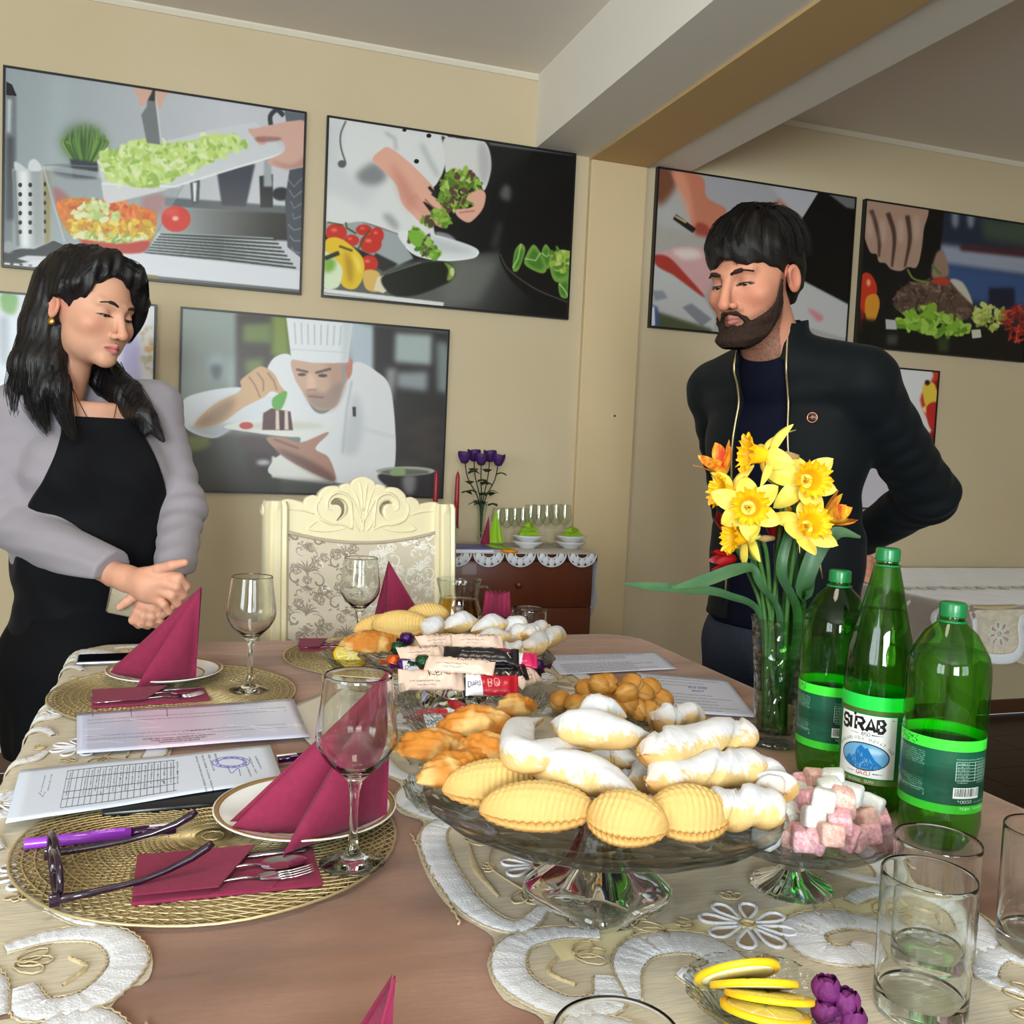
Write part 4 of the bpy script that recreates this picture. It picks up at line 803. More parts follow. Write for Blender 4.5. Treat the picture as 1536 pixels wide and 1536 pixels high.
for s in (-1, 1):
    b = MB(); x0 = s*(W2-.031)
    prof = [(-.031, -.02), (-.024, -.027), (-.014, -.022), (-.008, -.03), (.008, -.03), (.014, -.022), (.024, -.027), (.031, -.02), (.031, .03), (-.031, .03)]
    zs = [.38, .6, .9, CH-.03, CH-.012, CH]; V = []; n = len(prof)
    for z, k in zip(zs, (1, 1, 1, 1, 1, .86)):
        yo = .0+.10*max(0, z-.46)**1.3-.055
        for x, y in prof: V.append((x0+x*k, y*k+yo, z))
    b.add(V, [(i*n+j, i*n+(j+1) % n, (i+1)*n+(j+1) % n, (i+1)*n+j) for i in range(len(zs)-1) for j in range(n)]+[tuple((len(zs)-1)*n+j for j in range(n)), tuple(reversed(range(n)))])
    o = b.build('stile', m_cream, ch, sharp=50)
    ytop = .10*(CH-.46)**1.3-.055
    sc = MB().tube([(x0+s*.033, ytop+.006+.017*math.cos(a)*(1-a/16), CH-.028+.017*math.sin(a)*(1-a/16)) for a in np.linspace(0, 11, 34)], .003, 6); sc.build('scroll', m_cream, o)
    lg = MB().tube([(x0, -.055, .40), (x0, -.05, .2), (x0, .02, 0.0)], [.028, .022, .02], 8); lg.build('leg', m_cream, ch)
    MB().tube([(x0, -.50, .40), (x0+s*.012, -.535, .33), (x0+s*.01, -.535, .2), (x0-s*.004, -.515, .08), (x0+s*.004, -.535, .02), (x0+s*.004, -.54, 0)], [.03, .036, .026, .017, .022, .02], 10).build('leg', m_cream, ch)
yb = lambda z: .10*max(0, z-.46)**1.3-.055
ZU = .985                                    # where the upholstery ends at the corners
half = [(.2285, .066), (.205, .074), (.172, .068), (.162, .062), (.155, .078), (.138, .086), (.122, .082), (.116, .096), (.098, .110), (.074, .112), (.064, .106), (.058, .116), (.042, .120), (.034, .116), (.026, .130), (.010, .138), (0, .139)]
top = [(-x, z) for x, z in half]+[(x, z) for x, z in reversed(half[:-1])]
bot = [(.2285, -.03), (.1, -.05), (0, -.055), (-.1, -.05), (-.2285, -.03)]
out = list(spline(top, 3))+[np.array(p) for p in bot]
hole = [(-.090, .074), (-.077, .085), (-.056, .081), (-.043, .064), (-.045, .043), (-.060, .028), (-.075, .023), (-.062, .043), (-.064, .060), (-.075, .066), (-.088, .066)]
hs = spline(hole, 3, True); hs2 = np.c_[-hs[:, 0], hs[:, 1]][::-1]
cr = curveshape('crest_rail', [out, hs, hs2], .012, .006, m_cream, ch); cr.location = (0, yb(ZU)+.012, ZU); cr.rotation_euler = (-.10, 0, 0)
b = MB(); fy = -.019
def rel(pts, r0, r1=None):
    P = spline([(x, fy, z) for x, z in pts], 5); n = len(P); b.tube(P, list(np.interp(np.linspace(0, 1, n), [0, .5, 1], [r0*.5, r1 or r0, r0*.3])), 6, flat=.8)
for s in (-1, 1):
    rel([(s*.004, .02), (s*.012, .06), (s*.02, .09), (s*.032, .112)], .004); rel([(s*.006, .03), (s*.026, .07), (s*.045, .10)], .0045); rel([(s*.002, .05), (s*.006, .1), (s*.012, .13)], .004)
    rel([(s*.03, .004), (s*.032, .04), (s*.04, .085), (s*.07, .1), (s*.095, .085), (s*.1, .06), (s*.088, .05)], .0055, .0065); rel([(s*.03, .0), (s*.06, .012), (s*.09, .015), (s*.12, .03), (s*.13, .06), (s*.115, .085)], .005, .006)
    rel([(s*.135, .04), (s*.17, .05), (s*.215, .052)], .004); rel([(s*.13, .02), (s*.15, .0), (s*.1, -.006), (s*.05, .002)], .004); rel([(s*.01, -.004), (s*.022, .012), (s*.03, .03)], .0035)
rel([(0, -.005), (0, .02), (0, .04)], .004)
b.build('carving', m_cream, cr)
g = MB(); V = []; uv = []; nu, nv = 24, 24
for j in range(nv+1):
    for i in range(nu+1):
        u, v = i/nu, j/nv; x = -.213+.426*u; zt = ZU-.004-.030*(1-((u-.5)*2)**2); z = .50+(zt-.50)*v
        V.append((x, yb(z)-.012-.022*(1-(2*u-1)**4)*(1-(2*v-1)**6), z)); uv.append((u, v))
Fg = [(j*(nu+1)+i, j*(nu+1)+i+1, (j+1)*(nu+1)+i+1, (j+1)*(nu+1)+i) for j in range(nv) for i in range(nu)]
mdam = printmat('damask_fabric', damask(), .55); up = meshobj('back_upholstery', V, Fg, mdam, ch, uv=uv)
MB().box(-.24, .24, -.004+.01, .02, 0, .47).build('back_panel', m_cream, ch, smooth=False, loc=(0, yb(.98)+.006, .46))
b = MB(); ed = [V[i] for i in range(nu, -1, -1)]; e3 = [V[j*(nu+1)] for j in range(nv+1)]+[V[nv*(nu+1)+i] for i in range(nu+1)]+[V[j*(nu+1)+nu] for j in range(nv, -1, -1)]
b.tube([(p[0], p[1]-.002, p[2]) for p in e3], .005, 6); b.build('braid', mat('braid_taupe', (186, 172, 150), .8, bump=(300, 1.5)), up)
MB().rbox(-.25, .25, -.55, -.02, .37, .43, .012).build('seat_frame', m_cream, ch, sharp=40)
mb = MB(); mb.rbox(-.235, .235, -.54, -.05, .425, .49, .028, 4); V = np.array(mb.V); meshobj('seat', V, mb.F, mdam, ch, uv=np.c_[V[:, 0]*2+.5, V[:, 1]*2+1])

# ---------------------------------------------------------------- small mahogany commode by the wall
m_mah = mat('mahogany_veneer', (104, 50, 28), .35, var=(5, (82, 36, 20), .3), stretch=(1, 1, .12), coat=.15)
m_mahd = mat('mahogany_dark_edge', (70, 32, 20), .35)
KX0, KX1, KY0, KY1, KZ = .835, 1.457, 3.25, 3.66, .845
co = thing('commode', 'small red-brown wooden commode against the wall', 'cabinet', ((KX0+KX1)/2, (KY0+KY1)/2, 0)); kx = (KX1-KX0)/2; ky = (KY1-KY0)/2
MB().rbox(-kx+.012, kx-.012, -ky+.02, ky, .05, KZ-.024, .002).build('body', m_mah, co, sharp=40)
MB().rbox(-kx, kx, -ky, ky, KZ-.024, KZ, .004).build('top', m_mahd, co, sharp=40)
for x in (-kx+.05, kx-.05):
    for y in (-ky+.06, ky-.05): MB().lathe([(0, 0), (.018, 0), (.022, .05), (0, .05)], 12).build('foot', m_mahd, co, loc=(x, y, 0))
zd = KZ-.024-.175
kn = [(0, -.004), (.007, -.003), (.006, .004), (.013, .010), (.014, .017), (.009, .022), (0, .0235)]
def knob(p, x, z): MB().lathe(kn, 16, T(x, -ky+.0035, z, rx=PI/2)).build('knob', m_mah, p, )
d = MB().rbox(-kx+.016, kx-.016, -ky+.004, -ky+.02, zd+.004, KZ-.028, .002).build('drawer', m_mah, co, sharp=40); knob(d, 0, (zd+KZ-.024)/2)
for s in (-1, 1):
    d = MB().rbox(min(s*.003, s*(kx-.016)), max(s*.003, s*(kx-.016)), -ky+.004, -ky+.02, .055, zd-.002, .002).build('door', m_mah, co, sharp=40); knob(d, s*.03, zd-.045)
# lace doily on it: scallops hang over the front, a fall at the right end
do = thing('lace_doily', 'white lace doily with scalloped edge on the commode top', 'doily', ((KX0+KX1)/2, (KY0+KY1)/2, KZ))
MB().rbox(-kx+.01, kx-.004, -ky+.002, ky-.02, .0003, .0016, .0006, 1).build('cloth', mat('doily_linen', (206, 200, 196), .7, bump=(200, .5)), do)
for k in range(5):
    xc = -kx+.07+k*.122; b = MB()
    for q in range(5):
        a = PI*(q+.5)/5; b.sphere((xc+.040*math.cos(a)*-1, -ky-.004, -.002-.026*math.sin(a)), (.013, .003, .016), 10)
    b.tube([(xc-.056*math.cos(a), -ky-.004, .001-.046*math.sin(a)) for a in np.linspace(0, PI, 15)], .003, 6)
    b.tube([(xc-.022*math.cos(a), -ky-.004, .001-.016*math.sin(a)) for a in np.linspace(0, PI, 9)], .003, 6); b.build('scallop', m_lwhite, do)
b = MB()
b.grid(lambda u, v: (kx+.004+.008*math.sin(v*9+u*7)*v, -ky+.01+u*.25, .001-v*.25*(.75+.25*math.sin(u*9))), 10, 10); b.build('side_fall', m_lwhite, do)

# ---------------------------------------------------------------- second table by the right wall
SX0, SX1, SY0, SY1 = 2.515, 3.95, 2.545, 3.60
t2 = thing('side_table', 'cloth covered side table by the wall at the right edge', 'table', ((SX0+SX1)/2, (SY0+SY1)/2, 0)); ax, ay = t2.location.x, t2.location.y
MB().rbox(SX0-ax+.02, SX1-ax-.02, SY0-ay+.02, SY1-ay-.02, TTOP-.05, TTOP-.002, .01).build('tabletop', m_cream, t2, sharp=40)
for x, y in ((SX0+.2, SY0+.2), (3.47, 3.41), (SX1-.15, SY0+.15), (SX0+.1, SY1-.12)):
    MB().tube([(x-ax, y-ay, TTOP-.05), (x-ax, y-ay, .55), (x-ax+.01, y-ay, .38), (x-ax-.012, y-ay, .2), (x-ax-.02, y-ay, .08), (x-ax-.03, y-ay, .03), (x-ax-.03, y-ay, 0)], [.05, .055, .05, .034, .026, .034, .03], 12).build('leg', mat('leg_cream_dull', (186, 168, 140), .45), t2)
MB().rbox(SX0-ax+.15, SX1-ax-.1, SY0-ay+.55, SY0-ay+.60, .50, .53, .005).build('stretcher', mat('dark_wood_rail', (62, 40, 28), .4), t2, sharp=40)
def dr2(x, y, lift):
    d, n, b = rrect(x, y, RE, SX0, SX1, SY0, SY1, .03)
    if d <= 0: return (x, y, TTOP+lift+.001*math.sin(x*31)*math.sin(y*23))
    a = d/RE
    if a < PI/2: r = RE+lift; return (b[0]+n[0]*r*math.sin(a), b[1]+n[1]*r*math.sin(a), TTOP-RE+r*math.cos(a))
    h = d-RE*PI/2; s = b[0]+b[1]; o = RE+lift+.014*min(h/.15, 1)*(1+math.sin(s*24)); return (b[0]+n[0]*o, b[1]+n[1]*o, TTOP-RE-h)
nx, ny = 110, 84; V = []; F = []
X = np.linspace(SX0-.22, SX1+.22, nx+1); Y = np.linspace(SY0-.22, SY1+.04, ny+1)
for y in Y:
    for x in X: V.append(dr2(x, y, .003))
for j in range(ny):
    for i in range(nx):
        if rrect((X[i]+X[i+1])/2, (Y[j]+Y[j+1])/2, RE, SX0, SX1, SY0, SY1, .03)[0] < .2: a = j*(nx+1)+i; F.append((a, a+1, a+nx+2, a+nx+1))
tc2 = thing('side_tablecloth', 'taupe velvet cloth with lace border on the side table', 'tablecloth', (0, 0, 0))
meshobj('velvet', V, np.array(F), m_vel2, tc2)
l2 = Lace(tc2, dr2); l2.k = .004
V, F = [], []
for a in np.linspace(SX0+.02, SX1-.02, 40):
    for k in range(9): V.append(dr2(a, SY0+.02-.20*k/8-.015*(k == 8)*math.cos((a-SX0)*22), .0045))
F = [(i*9+k, i*9+k+1, (i+1)*9+k+1, (i+1)*9+k) for i in range(39) for k in range(8)]
meshobj('net', V, F, m_sheer, tc2)
for i in range(5):
    x0 = SX0+.04+i*.27; Yb = SY0-.16
    l2.band([(x0, Yb+.13), (x0+.01, Yb+.05), (x0+.05, Yb), (x0+.11, Yb-.012), (x0+.17, Yb), (x0+.2, Yb+.04), (x0+.2, Yb+.1), (x0+.215, Yb+.13), (x0+.235, Yb+.1)], [.03, .034, .036, .036, .036, .034, .03, .028, .012])
    l2.flower(x0+.11, Yb+.075, .042, 8, .2, False); l2.band([(x0, Yb+.17), (x0+.1, Yb+.165), (x0+.2, Yb+.17)], [.012, .02, .012], m=m_lgold, edge=False)
for i in range(9): l2.band([(SX0+.08+i*.12, 2.9), (SX0+.12+i*.12, 2.96), (SX0+.17+i*.12, 2.92), (SX0+.19+i*.12, 2.98)], [.01, .03, .03, .01])
for i in range(6): l2.band([(SX0-.01+.0, SY0+.1+i*.15), (SX0-.05, SY0+.13+i*.15), (SX0-.11, SY0+.1+i*.15), (SX0-.16, SY0+.14+i*.15)], [.01, .03, .03, .02])
# ---------------------------------------------------------------- place settings
m_wine = glassmat('wine_glass_clear', edge=(84, 92, 92))
m_tumb = glassmat('tumbler_glass', edge=(104, 114, 110))
m_clear = solidglass('drinking_glass', (254, 255, 254), 1.48)
m_cryst = solidglass('crystal_glass', (250, 252, 251), 1.5)
m_cut = glassmat('cut_crystal', (244, 247, 245), (110, 120, 116), .03, bump=(150, 3))
m_gold = mat('gold_wire', (212, 192, 146), .36, metal=.7)
m_porc = mat('white_porcelain', (238, 238, 240), .15, coat=.4)
m_rim = mat('gold_rim', (176, 138, 84), .3, metal=.5)
m_burg = mat('burgundy_paper', (136, 42, 72), .9, spec=.2, var=(120, (124, 36, 64), .3), bump=(480, .35), sheen=.06)
m_steel = mat('polished_steel', (205, 205, 208), .14, metal=1)
G_SET = 'place settings on the dining table'
# woven gold placemat: rings and curved spokes of wire
def placemat_mesh():
    b = MB(); R = .208
    for k in range(17):
        r = .012+(R-.012)*k/16; b.tube([(r*math.cos(a), r*math.sin(a), .0016+.0004*math.sin(9*a)) for a in np.linspace(0, 2*PI, 49)], .0012 if k < 16 else .0020, 4, cap=False)
    for s in (1, -1):
        for k in range(84):
            a0 = 2*PI*k/84; b.tube([(r*math.cos(a0+s*1.5*r/R), r*math.sin(a0+s*1.5*r/R), .0021 if s > 0 else .0011) for r in np.linspace(.02, R, 9)], .0009, 3, cap=False)
    return b
pm = placemat_mesh()
def placemat(x, y, label, first=[None]):
    if first[0] is None:
        o = thing('placemat', label, 'placemat', (x, y, TZ+.0003), group='round gold woven placemats'); pm.build('wire_weave', m_gold, o)
        MB().lathe([(0, .0), (.2, .0), (.2, .0006), (0, .0006)], 40).build('backing', mat('placemat_backing', (168, 148, 104), .5, metal=.3, var=(300, (136, 118, 78), .1)), o); first[0] = o; return o
    return copytree(first[0], label, (x, y, TZ+.0003))
placemat(.035, 1.112, 'round gold woven placemat nearest the viewer, under the spectacles')
placemat(-.014, 1.772, 'round gold woven placemat in front of the woman')
placemat(.405, 2.02, 'round gold woven placemat in front of the carved chair')
def plate_thing(x, y, z, r, label):
    t = thing('dinner_plate', label, 'plate', (x, y, z), group='white plates with gold band')
    pf = [(0, .002), (r*.55, .002), (r*.62, .004), (r*.92, .014), (r, .0175), (r*1.003, .0185), (r, .0193), (r*.92, .0165), (r*.64, .0075), (r*.58, .006), (0, .0055)]
    MB().lathe(pf, 48).build('dish', m_porc, t)
    MB().lathe([(r*.93, .0172), (r*.93, .0178), (r*.985, .0193), (r*.985, .0187)], 48).build('gold_band', m_rim, t)
    MB().lathe([(r*.66, .0086), (r*.66, .0092), (r*.685, .0100), (r*.685, .0094)], 48).build('inner_band', m_rim, t); return t
plate_thing(.142, 1.135, TZ+.0032, .108, 'white gold-banded plate under the nearest burgundy napkin')
plate_thing(-.035, 1.87, TZ+.0032, .104, 'white gold-banded plate in front of the woman')
plate_thing(.482, 2.115, TZ+.0032, .090, 'white gold-banded plate in front of the carved chair')
def sail(mb, A, B, C, bulge=.006, th=.0012, n=8):
    """a curved paper triangle with thickness"""
    A, B, C = map(np.array, (A, B, C)); N = np.cross(B-A, C-A); N = N/np.linalg.norm(N); V = []; idx = {}
    for i in range(n+1):
        for j in range(n+1-i):
            k = n-i-j; u, v, w = i/n, j/n, k/n; p = A*u+B*v+C*w+N*bulge*27*u*v*w+N*.0016*math.sin(v*19)*w; idx[(i, j)] = len(V); V.append(p)
    m = len(V); F = []
    for i in range(n):
        for j in range(n-i):
            a, b, c = idx[(i, j)], idx[(i+1, j)], idx[(i, j+1)]; F.append((a, b, c)); F.append((m+a, m+c, m+b))
            if i+j < n-1: d = idx[(i+1, j+1)]; F.append((b, d, c)); F.append((m+b, m+c, m+d))
    V = V+[p-N*th for p in V]
    for e in ([(i, 0) for i in range(n+1)], [(0, j) for j in range(n+1)], [(i, n-i) for i in range(n+1)]):
        for p, q in zip(e[:-1], e[1:]): F.append((idx[p], idx[q], m+idx[q], m+idx[p]))
    mb.add(V, F)
def napkin(label, L, F1, F2, R, Zt, L2=None, shift=(0, 0)):
    A = np.array([R[0]+shift[0], R[1]+shift[1], Zt]); t = thing('folded_napkin', label, 'napkin', tuple((np.array(L)+np.array(R))/2), group='burgundy folded paper napkins'); o = np.array(t.location)
    Lr, F1, F2, R = [np.array(q)-o for q in (L, F1, F2, R)]; A = A-o
    for tri, bl in (((A, Lr, F1), .010), ((A, F2, R), .012), ((A+(.0015, .012, -.004), Lr+(.004, .022, .003), F1+(.03, .03, 0)), .006), ((A+(.002, .006, -.002), F1+(.0, .012, 0), R+(0, .03, 0)), -.004), ((A+(0, .001, -.001), F1+(-.006, .003, 0), F2+(.002, .004, .0)), .002)):
        b = MB(); sail(b, *tri, bl); b.build('fold', m_burg, t)
    return t
zp = TZ+.008
napkin('tall burgundy napkin tent on the nearest plate, behind the wine glass', (.049, 1.083, TZ+.0165), (.129, 1.082, zp), (.105, 1.018, TZ+.013), (.232, 1.09, TZ+.0165), .957)
napkin('burgundy napkin tent on the plate in front of the woman', (-.132, 1.862, TZ+.0175), (-.06, 1.83, zp), (-.081, 1.762, TZ+.013), (.020, 1.80, TZ+.0175), .952, shift=(.004, -.02))
napkin('burgundy napkin tent at the far setting before the carved chair', (.400, 2.14, TZ+.0205), (.43, 2.115, zp), (.42, 2.07, TZ+.0165), (.545, 2.12, TZ+.0205), .958, shift=(-.112, .0))
napkin('burgundy napkin whose tip just shows at the bottom edge', (-.04, .40, TZ+.004), (.03, .37, TZ+.004), (.02, .34, TZ+.004), (.105, .46, TZ+.004), .948)
# cutlery in a napkin pocket
def fork_mb():
    b = MB(); b.tube([(0, 0, .003), (.03, 0, .003), (.08, 0, .004), (.118, 0, .006), (.135, 0, .003)], [.0052, .0052, .0035, .0028, .0045], 8, flat=.45)
    b.grid(lambda u, v: (.132+.028*u, (v-.5)*(.012+.012*math.sin(min(u*1.6, 1)*PI/2)), .003+.001*math.sin(u*PI)-.001+abs(v-.5)*.003), 8, 6)
    for k in range(4): y = (k-1.5)*.0066; b.tube([(.157, y, .0032), (.175, y, .004), (.192, y*.97, .008), (.198, y*.97, .010)], [.0022, .0019, .0014, .0007], 6, flat=.6)
    return b
def spoon_mb():
    b = MB(); b.tube([(0, 0, .003), (.03, 0, .003), (.08, 0, .004), (.12, 0, .008), (.138, 0, .005)], [.0052, .0052, .0035, .003, .004], 8, flat=.45)
    b.grid(lambda u, v: (.136+.058*u, (v-.5)*.040*math.sqrt(max(1-(2*u-1)**2, 0))*(1.08-.15*u), .005-.006*max(0, 1-(2*u-1)**2)*(1-(2*v-1)**2)+.002*u), 14, 10)
    return b
def knife_mb():
    b = MB(); b.tube([(0, 0, .003), (.09, 0, .004)], [.006, .005], 8, flat=.5)
    b.add([(.09, -.004, .003), (.09, .006, .003), (.19, .009, .003), (.205, .004, .003), (.2, -.004, .003), (.09, -.004, .005), (.09, .006, .005), (.19, .009, .0045), (.205, .004, .0045), (.2, -.004, .0045)], [(4, 3, 2, 1, 0), (5, 6, 7, 8, 9), (0, 1, 6, 5), (1, 2, 7, 6), (2, 3, 8, 7), (3, 4, 9, 8), (4, 0, 5, 9)])
    return b
def cutlery(where, c0, c1, c2, c3, zoff=0, labs=None):
    """pocket napkin given by its corners on the table"""
    c0, c1, c2, c3 = [np.array((q[0], q[1], TZ+.003+zoff)) for q in (c0, c1, c2, c3)]; ex = (c1-c0+c2-c3)/2; L = np.linalg.norm(ex); rz = math.atan2(ex[1], ex[0]); cen = (c0+c1+c2+c3)/4
    t = thing('cutlery_napkin', 'flat burgundy napkin pocket holding the cutlery '+where, 'napkin', cen, rz, 'burgundy cutlery pockets'); w = np.linalg.norm(c0-c3); h = L/2
    MB().rbox(-h, h, -w/2, w/2, 0, .004, .0015, 2).build('pocket', m_burg, t, sharp=40)
    MB().prism([(-h+.001, -w/2+.001), (-h*.12, -w/2+.001), (h*.32, w/2-.001), (-h+.001, w/2-.001)], .0102, .0118).build('band', m_burg, t, smooth=False)
    MB().prism([(-h*.2, -w/2+.001), (h*.45, -w/2+.001), (h*.9, w/2-.001), (h*.62, w/2-.001)], .0042, .0052).build('fold', m_burg, t, smooth=False)
    c, s = math.cos(rz), math.sin(rz)
    def at(lx, ly): return (cen[0]+lx*c-ly*s, cen[1]+lx*s+ly*c, cen[2]+.0042)
    k = .95*L/.2
    for nm, mbf, ly, dx, cat in (('fork', fork_mb, -.3*w, 0, 'fork'), ('table_spoon', spoon_mb, -.02*w, .0, 'spoon'), ('table_knife', knife_mb, .27*w, -.006, 'knife')):
        o = mbf().build(nm, m_steel); o.location = at(-h+.004+dx, ly); o.rotation_euler = (0, 0, rz+.03); o.scale = (k, k*.95, k*.8)
        tag(o, 'steel %s tucked in the burgundy pocket %s' % (nm.replace('_', ' '), where), cat, 'steel cutlery')
cutlery('on the nearest placemat', (-.043, 1.048), (.14, 1.038), (.139, .964), (-.045, .954))
cutlery('on the placemat by the woman', (-.150, 1.757), (.041, 1.778), (.037, 1.690), (-.145, 1.674))
cutlery('on the placemat before the chair', (.241, 2.155), (.346, 2.15), (.324, 2.06), (.235, 2.07))
# stemmed glasses
def wineglass():
    H = .2085
    out = [(0, 0), (.0350, 0), (.0356, .0012), (.0340, .0026), (.02, .006), (.0105, .0105), (.0062, .018), (.0046, .035), (.0043, .06), (.005, .078), (.0085, .092), (.0190, .102), (.0335, .116), (.0415, .130), (.0440, .140), (.0435, .150), (.0400, .175), (.0365, H-.004), (.0362, H-.001), (.0357, H)]
    inn = [(.0350, H-.001), (.0353, H-.004), (.0388, .175), (.0422, .150), (.0426, .140), (.0400, .1315), (.0322, .1185), (.018, .106), (.008, .1), (0, .0985)]
    return MB().lathe(out+inn, 48)
wg = None
for x, y, lab in ((.177, 1.003, 'empty stemmed wine glass nearest the viewer, in front of the napkin tent'), (.112, 1.758, 'empty stemmed wine glass on the placemat beside the woman'), (.358, 2.05, 'empty stemmed wine glass before the carved chair')):
    if wg is None: wg = wineglass().build('wine_glass', m_clear, sharp=40)
    else: o = wg.copy(); COL.objects.link(o); wg2 = o
    o = wg if 'nearest' in lab else wg2
    o.location = (x, y, TZ+.003); tag(o, lab, 'glass', 'wine glasses on the dining table')
# tumblers
def tumbler(r=.0385, H=.118):
    return MB().lathe([(0, 0), (r*.93, 0), (r*.97, .002), (r*.985, .006), (r*.987, .02), (r*.998, H-.005), (r, H-.0012), (r*.985, H), (r*.962, H-.0012), (r*.960, H-.005), (r*.945, .025), (r*.94, .020), (r*.9, .0145), (r*.6, .0125), (0, .012)], 48)
tb = None
for x, y, lab in ((0.599, 0.622, 'clear straight tumbler standing foremost at the lower right'), (0.663, 0.681, 'clear straight tumbler right behind the foremost tumbler'), (0.791, 0.677, 'clear tumbler cut off by the right edge'),
                  (.247, .488, 'clear tumbler whose rim shows at the bottom edge'), (.705, 1.92, 'clear tumbler in front of the commode, behind the pastries'), (.612, 1.862, 'clear tumbler holding the pleated burgundy napkin')):
    if tb is None: tb = tumbler().build('tumbler', m_clear, sharp=32); o = tb
    else: o = tb.copy(); COL.objects.link(o)
    o.location = (x, y, TZ); tag(o, lab, 'glass', 'clear tumblers')
b = MB(); n = 14
for k in range(n): pass
V = []; zz = [(.012, .022), (.07, .026), (.118, .030), (.158, .026)]
for z, r in zz:
    for k in range(2*n): a = 2*PI*k/(2*n); q = r*(1 if k % 2 else .62); V.append((q*math.cos(a), q*.8*math.sin(a), z+(.006 if k % 2 and z > .15 else 0)))
m2 = 2*n; b.add(V, [(i*m2+k, i*m2+(k+1) % m2, (i+1)*m2+(k+1) % m2, (i+1)*m2+k) for i in range(3) for k in range(m2)]+[tuple(range(m2-1, -1, -1))])
tag(b.build('pleated_napkin', m_burg, smooth=False, loc=(.612, 1.862, TZ+.001)), 'pleated burgundy napkin standing in a tumbler before the commode', 'napkin')

# ---------------------------------------------------------------- papers
def sheet(name, px, canvas, label, z, cat='paper', rough=.6, nu=20, nv=12, curl=.0, thick=.0004, extra=None):
    C = [PZ(u, v, z) for u, v in px]; cen = sum(C)/4; V = []; uv = []
    for j in range(nv+1):
        for i in range(nu+1):
            u, v = i/nu, j/nv; p = (C[0]*(1-u)+C[1]*u)*(1-v)+(C[3]*(1-u)+C[2]*u)*v-cen; dz = curl*math.sin(u*PI*1.7+v*1.3)**2
            V.append((p[0], p[1], dz)); uv.append((u, 1-v))
    w = nu+1; n = len(V); F = [(j*w+i, (j+1)*w+i, (j+1)*w+i+1, j*w+i+1) for j in range(nv) for i in range(nu)]
    F += [(n+d, n+c, n+bb, n+a) for a, bb, c, d in F]; rim = [i for i in range(w)]+[j*w+nu for j in range(1, nv+1)]+[nv*w+i for i in range(nu-1, -1, -1)]+[j*w for j in range(nv-1, 0, -1)]
    F += [(rim[k], rim[(k+1) % len(rim)], n+rim[(k+1) % len(rim)], n+rim[k]) for k in range(len(rim))]
    V += [(a, c, d-thick) for a, c, d in V]; uv += uv
    o = meshobj(name, V, F, printmat(name+'_print', canvas, rough), None, uv=uv); o.location = Vector([float(q) for q in (cen[0], cen[1], z)]); tag(o, label, cat); return o
q1 = [(115, 1070), (440, 1048), (465, 1105), (115, 1131)]
c = Canvas(620, 420, (200, 202, 230), q1)
c.poly([(200, 1040), (330, 1040), (340, 1140), (210, 1140)], (222, 200, 222), 30, .8)
for k, y in enumerate((1078, 1083, 1103, 1108)): c.scribble(130, y+4, 300, 1.6, (70, 70, 84), -.065, .55, k)
for k in range(3): c.scribble(235-12*k, 1114-2*k+1, 60+24*k, 2.2, (40, 40, 50), -.07, .8, 20+k)
c.scribble(270, 1099, 44, 1.8, (40, 40, 50), -.07, .8, 9)
for x in (137, 193, 246): c.line([(x, 1064), (x+1, 1076)], .8, (60, 60, 70))
for k in range(30): x, y = 120+NR.rand()*340, 1050+NR.rand()*75; c.line([(x, y), (x+20+NR.rand()*30, y-3+NR.rand()*8)], 1.3, (250, 250, 255), .8, .45)
sheet('sleeved_document', q1, c, 'printed sheet in a shiny plastic sleeve by the middle placemat', TZ+.0046, rough=.12, curl=.0008)
sheet('plastic_sleeve', [(420, 1066), (500, 1033), (600, 1042), (470, 1122)], Canvas(64, 64, (186, 178, 172)), 'empty translucent plastic sleeve beside the sleeved sheet', TZ+.0004, 'sleeve', .15)
q2 = [(30, 1155), (405, 1118), (425, 1170), (8, 1236)]
c = Canvas(900, 560, (212, 220, 238), q2)
ang = -.10
def LP(s, t):                                     # along the long edge s 0..1, across t 0..1 (photo pixels)
    A = np.array(q2, float); return (A[0]*(1-s)+A[1]*s)*(1-t)+(A[3]*(1-s)+A[2]*s)*t
for k in range(19):
    s = .235+.43*k/18; p, q = LP(s, .13+.01*k/18), LP(s-.005, .86); c.line([p, (p+q)/2, q], .9, (70, 74, 86))
    r = np.random.RandomState(k); d = q-p; a2 = math.atan2(d[1], d[0])
    if 2 < k or k == 0: c.scribble(*(p+d*.04+(4.5, 0)), 17, 2.6, (50, 52, 62), a2, .8, k); c.scribble(*(p+d*.34+(4.5, 0)), 14+9*r.rand(), 2.6, (50, 52, 62), a2, .8, 50+k)
for t in (.13, .30, .56, .70, .865): c.line([LP(.232, t), LP(.67, t)], .9, (70, 74, 86))
for t, n in ((.15, 36), (.12, 30)): pass
for k in range(4): p, q = LP(.745+.022*k, .1), LP(.76+.022*k, .8); d = q-p; c.scribble(*p, (56, 60, 26, 16)[k], 2.8, (50, 52, 62), math.atan2(d[1], d[0]), .85, 80+k)
for k in range(3): p, q = LP(.90+.02*k, .28), LP(.91+.02*k, .8); d = q-p; c.scribble(*p, (30, 26, 20)[k], 2.4, (50, 52, 66), math.atan2(d[1], d[0]), .8, 90+k)
for k in range(2): p, q = LP(.13+.03*k, .16), LP(.128+.03*k, .5); d = q-p; c.scribble(*p, 26, 2.4, (50, 52, 62), math.atan2(d[1], d[0]), .8, 95+k)
p = LP(.86, .36)
for rr in (1, .72): c.line([(p[0]+24*rr*math.cos(a), p[1]+8*rr*math.sin(a)) for a in np.linspace(0, 6.3, 40)], 1.3, (110, 104, 200), 0, .85)
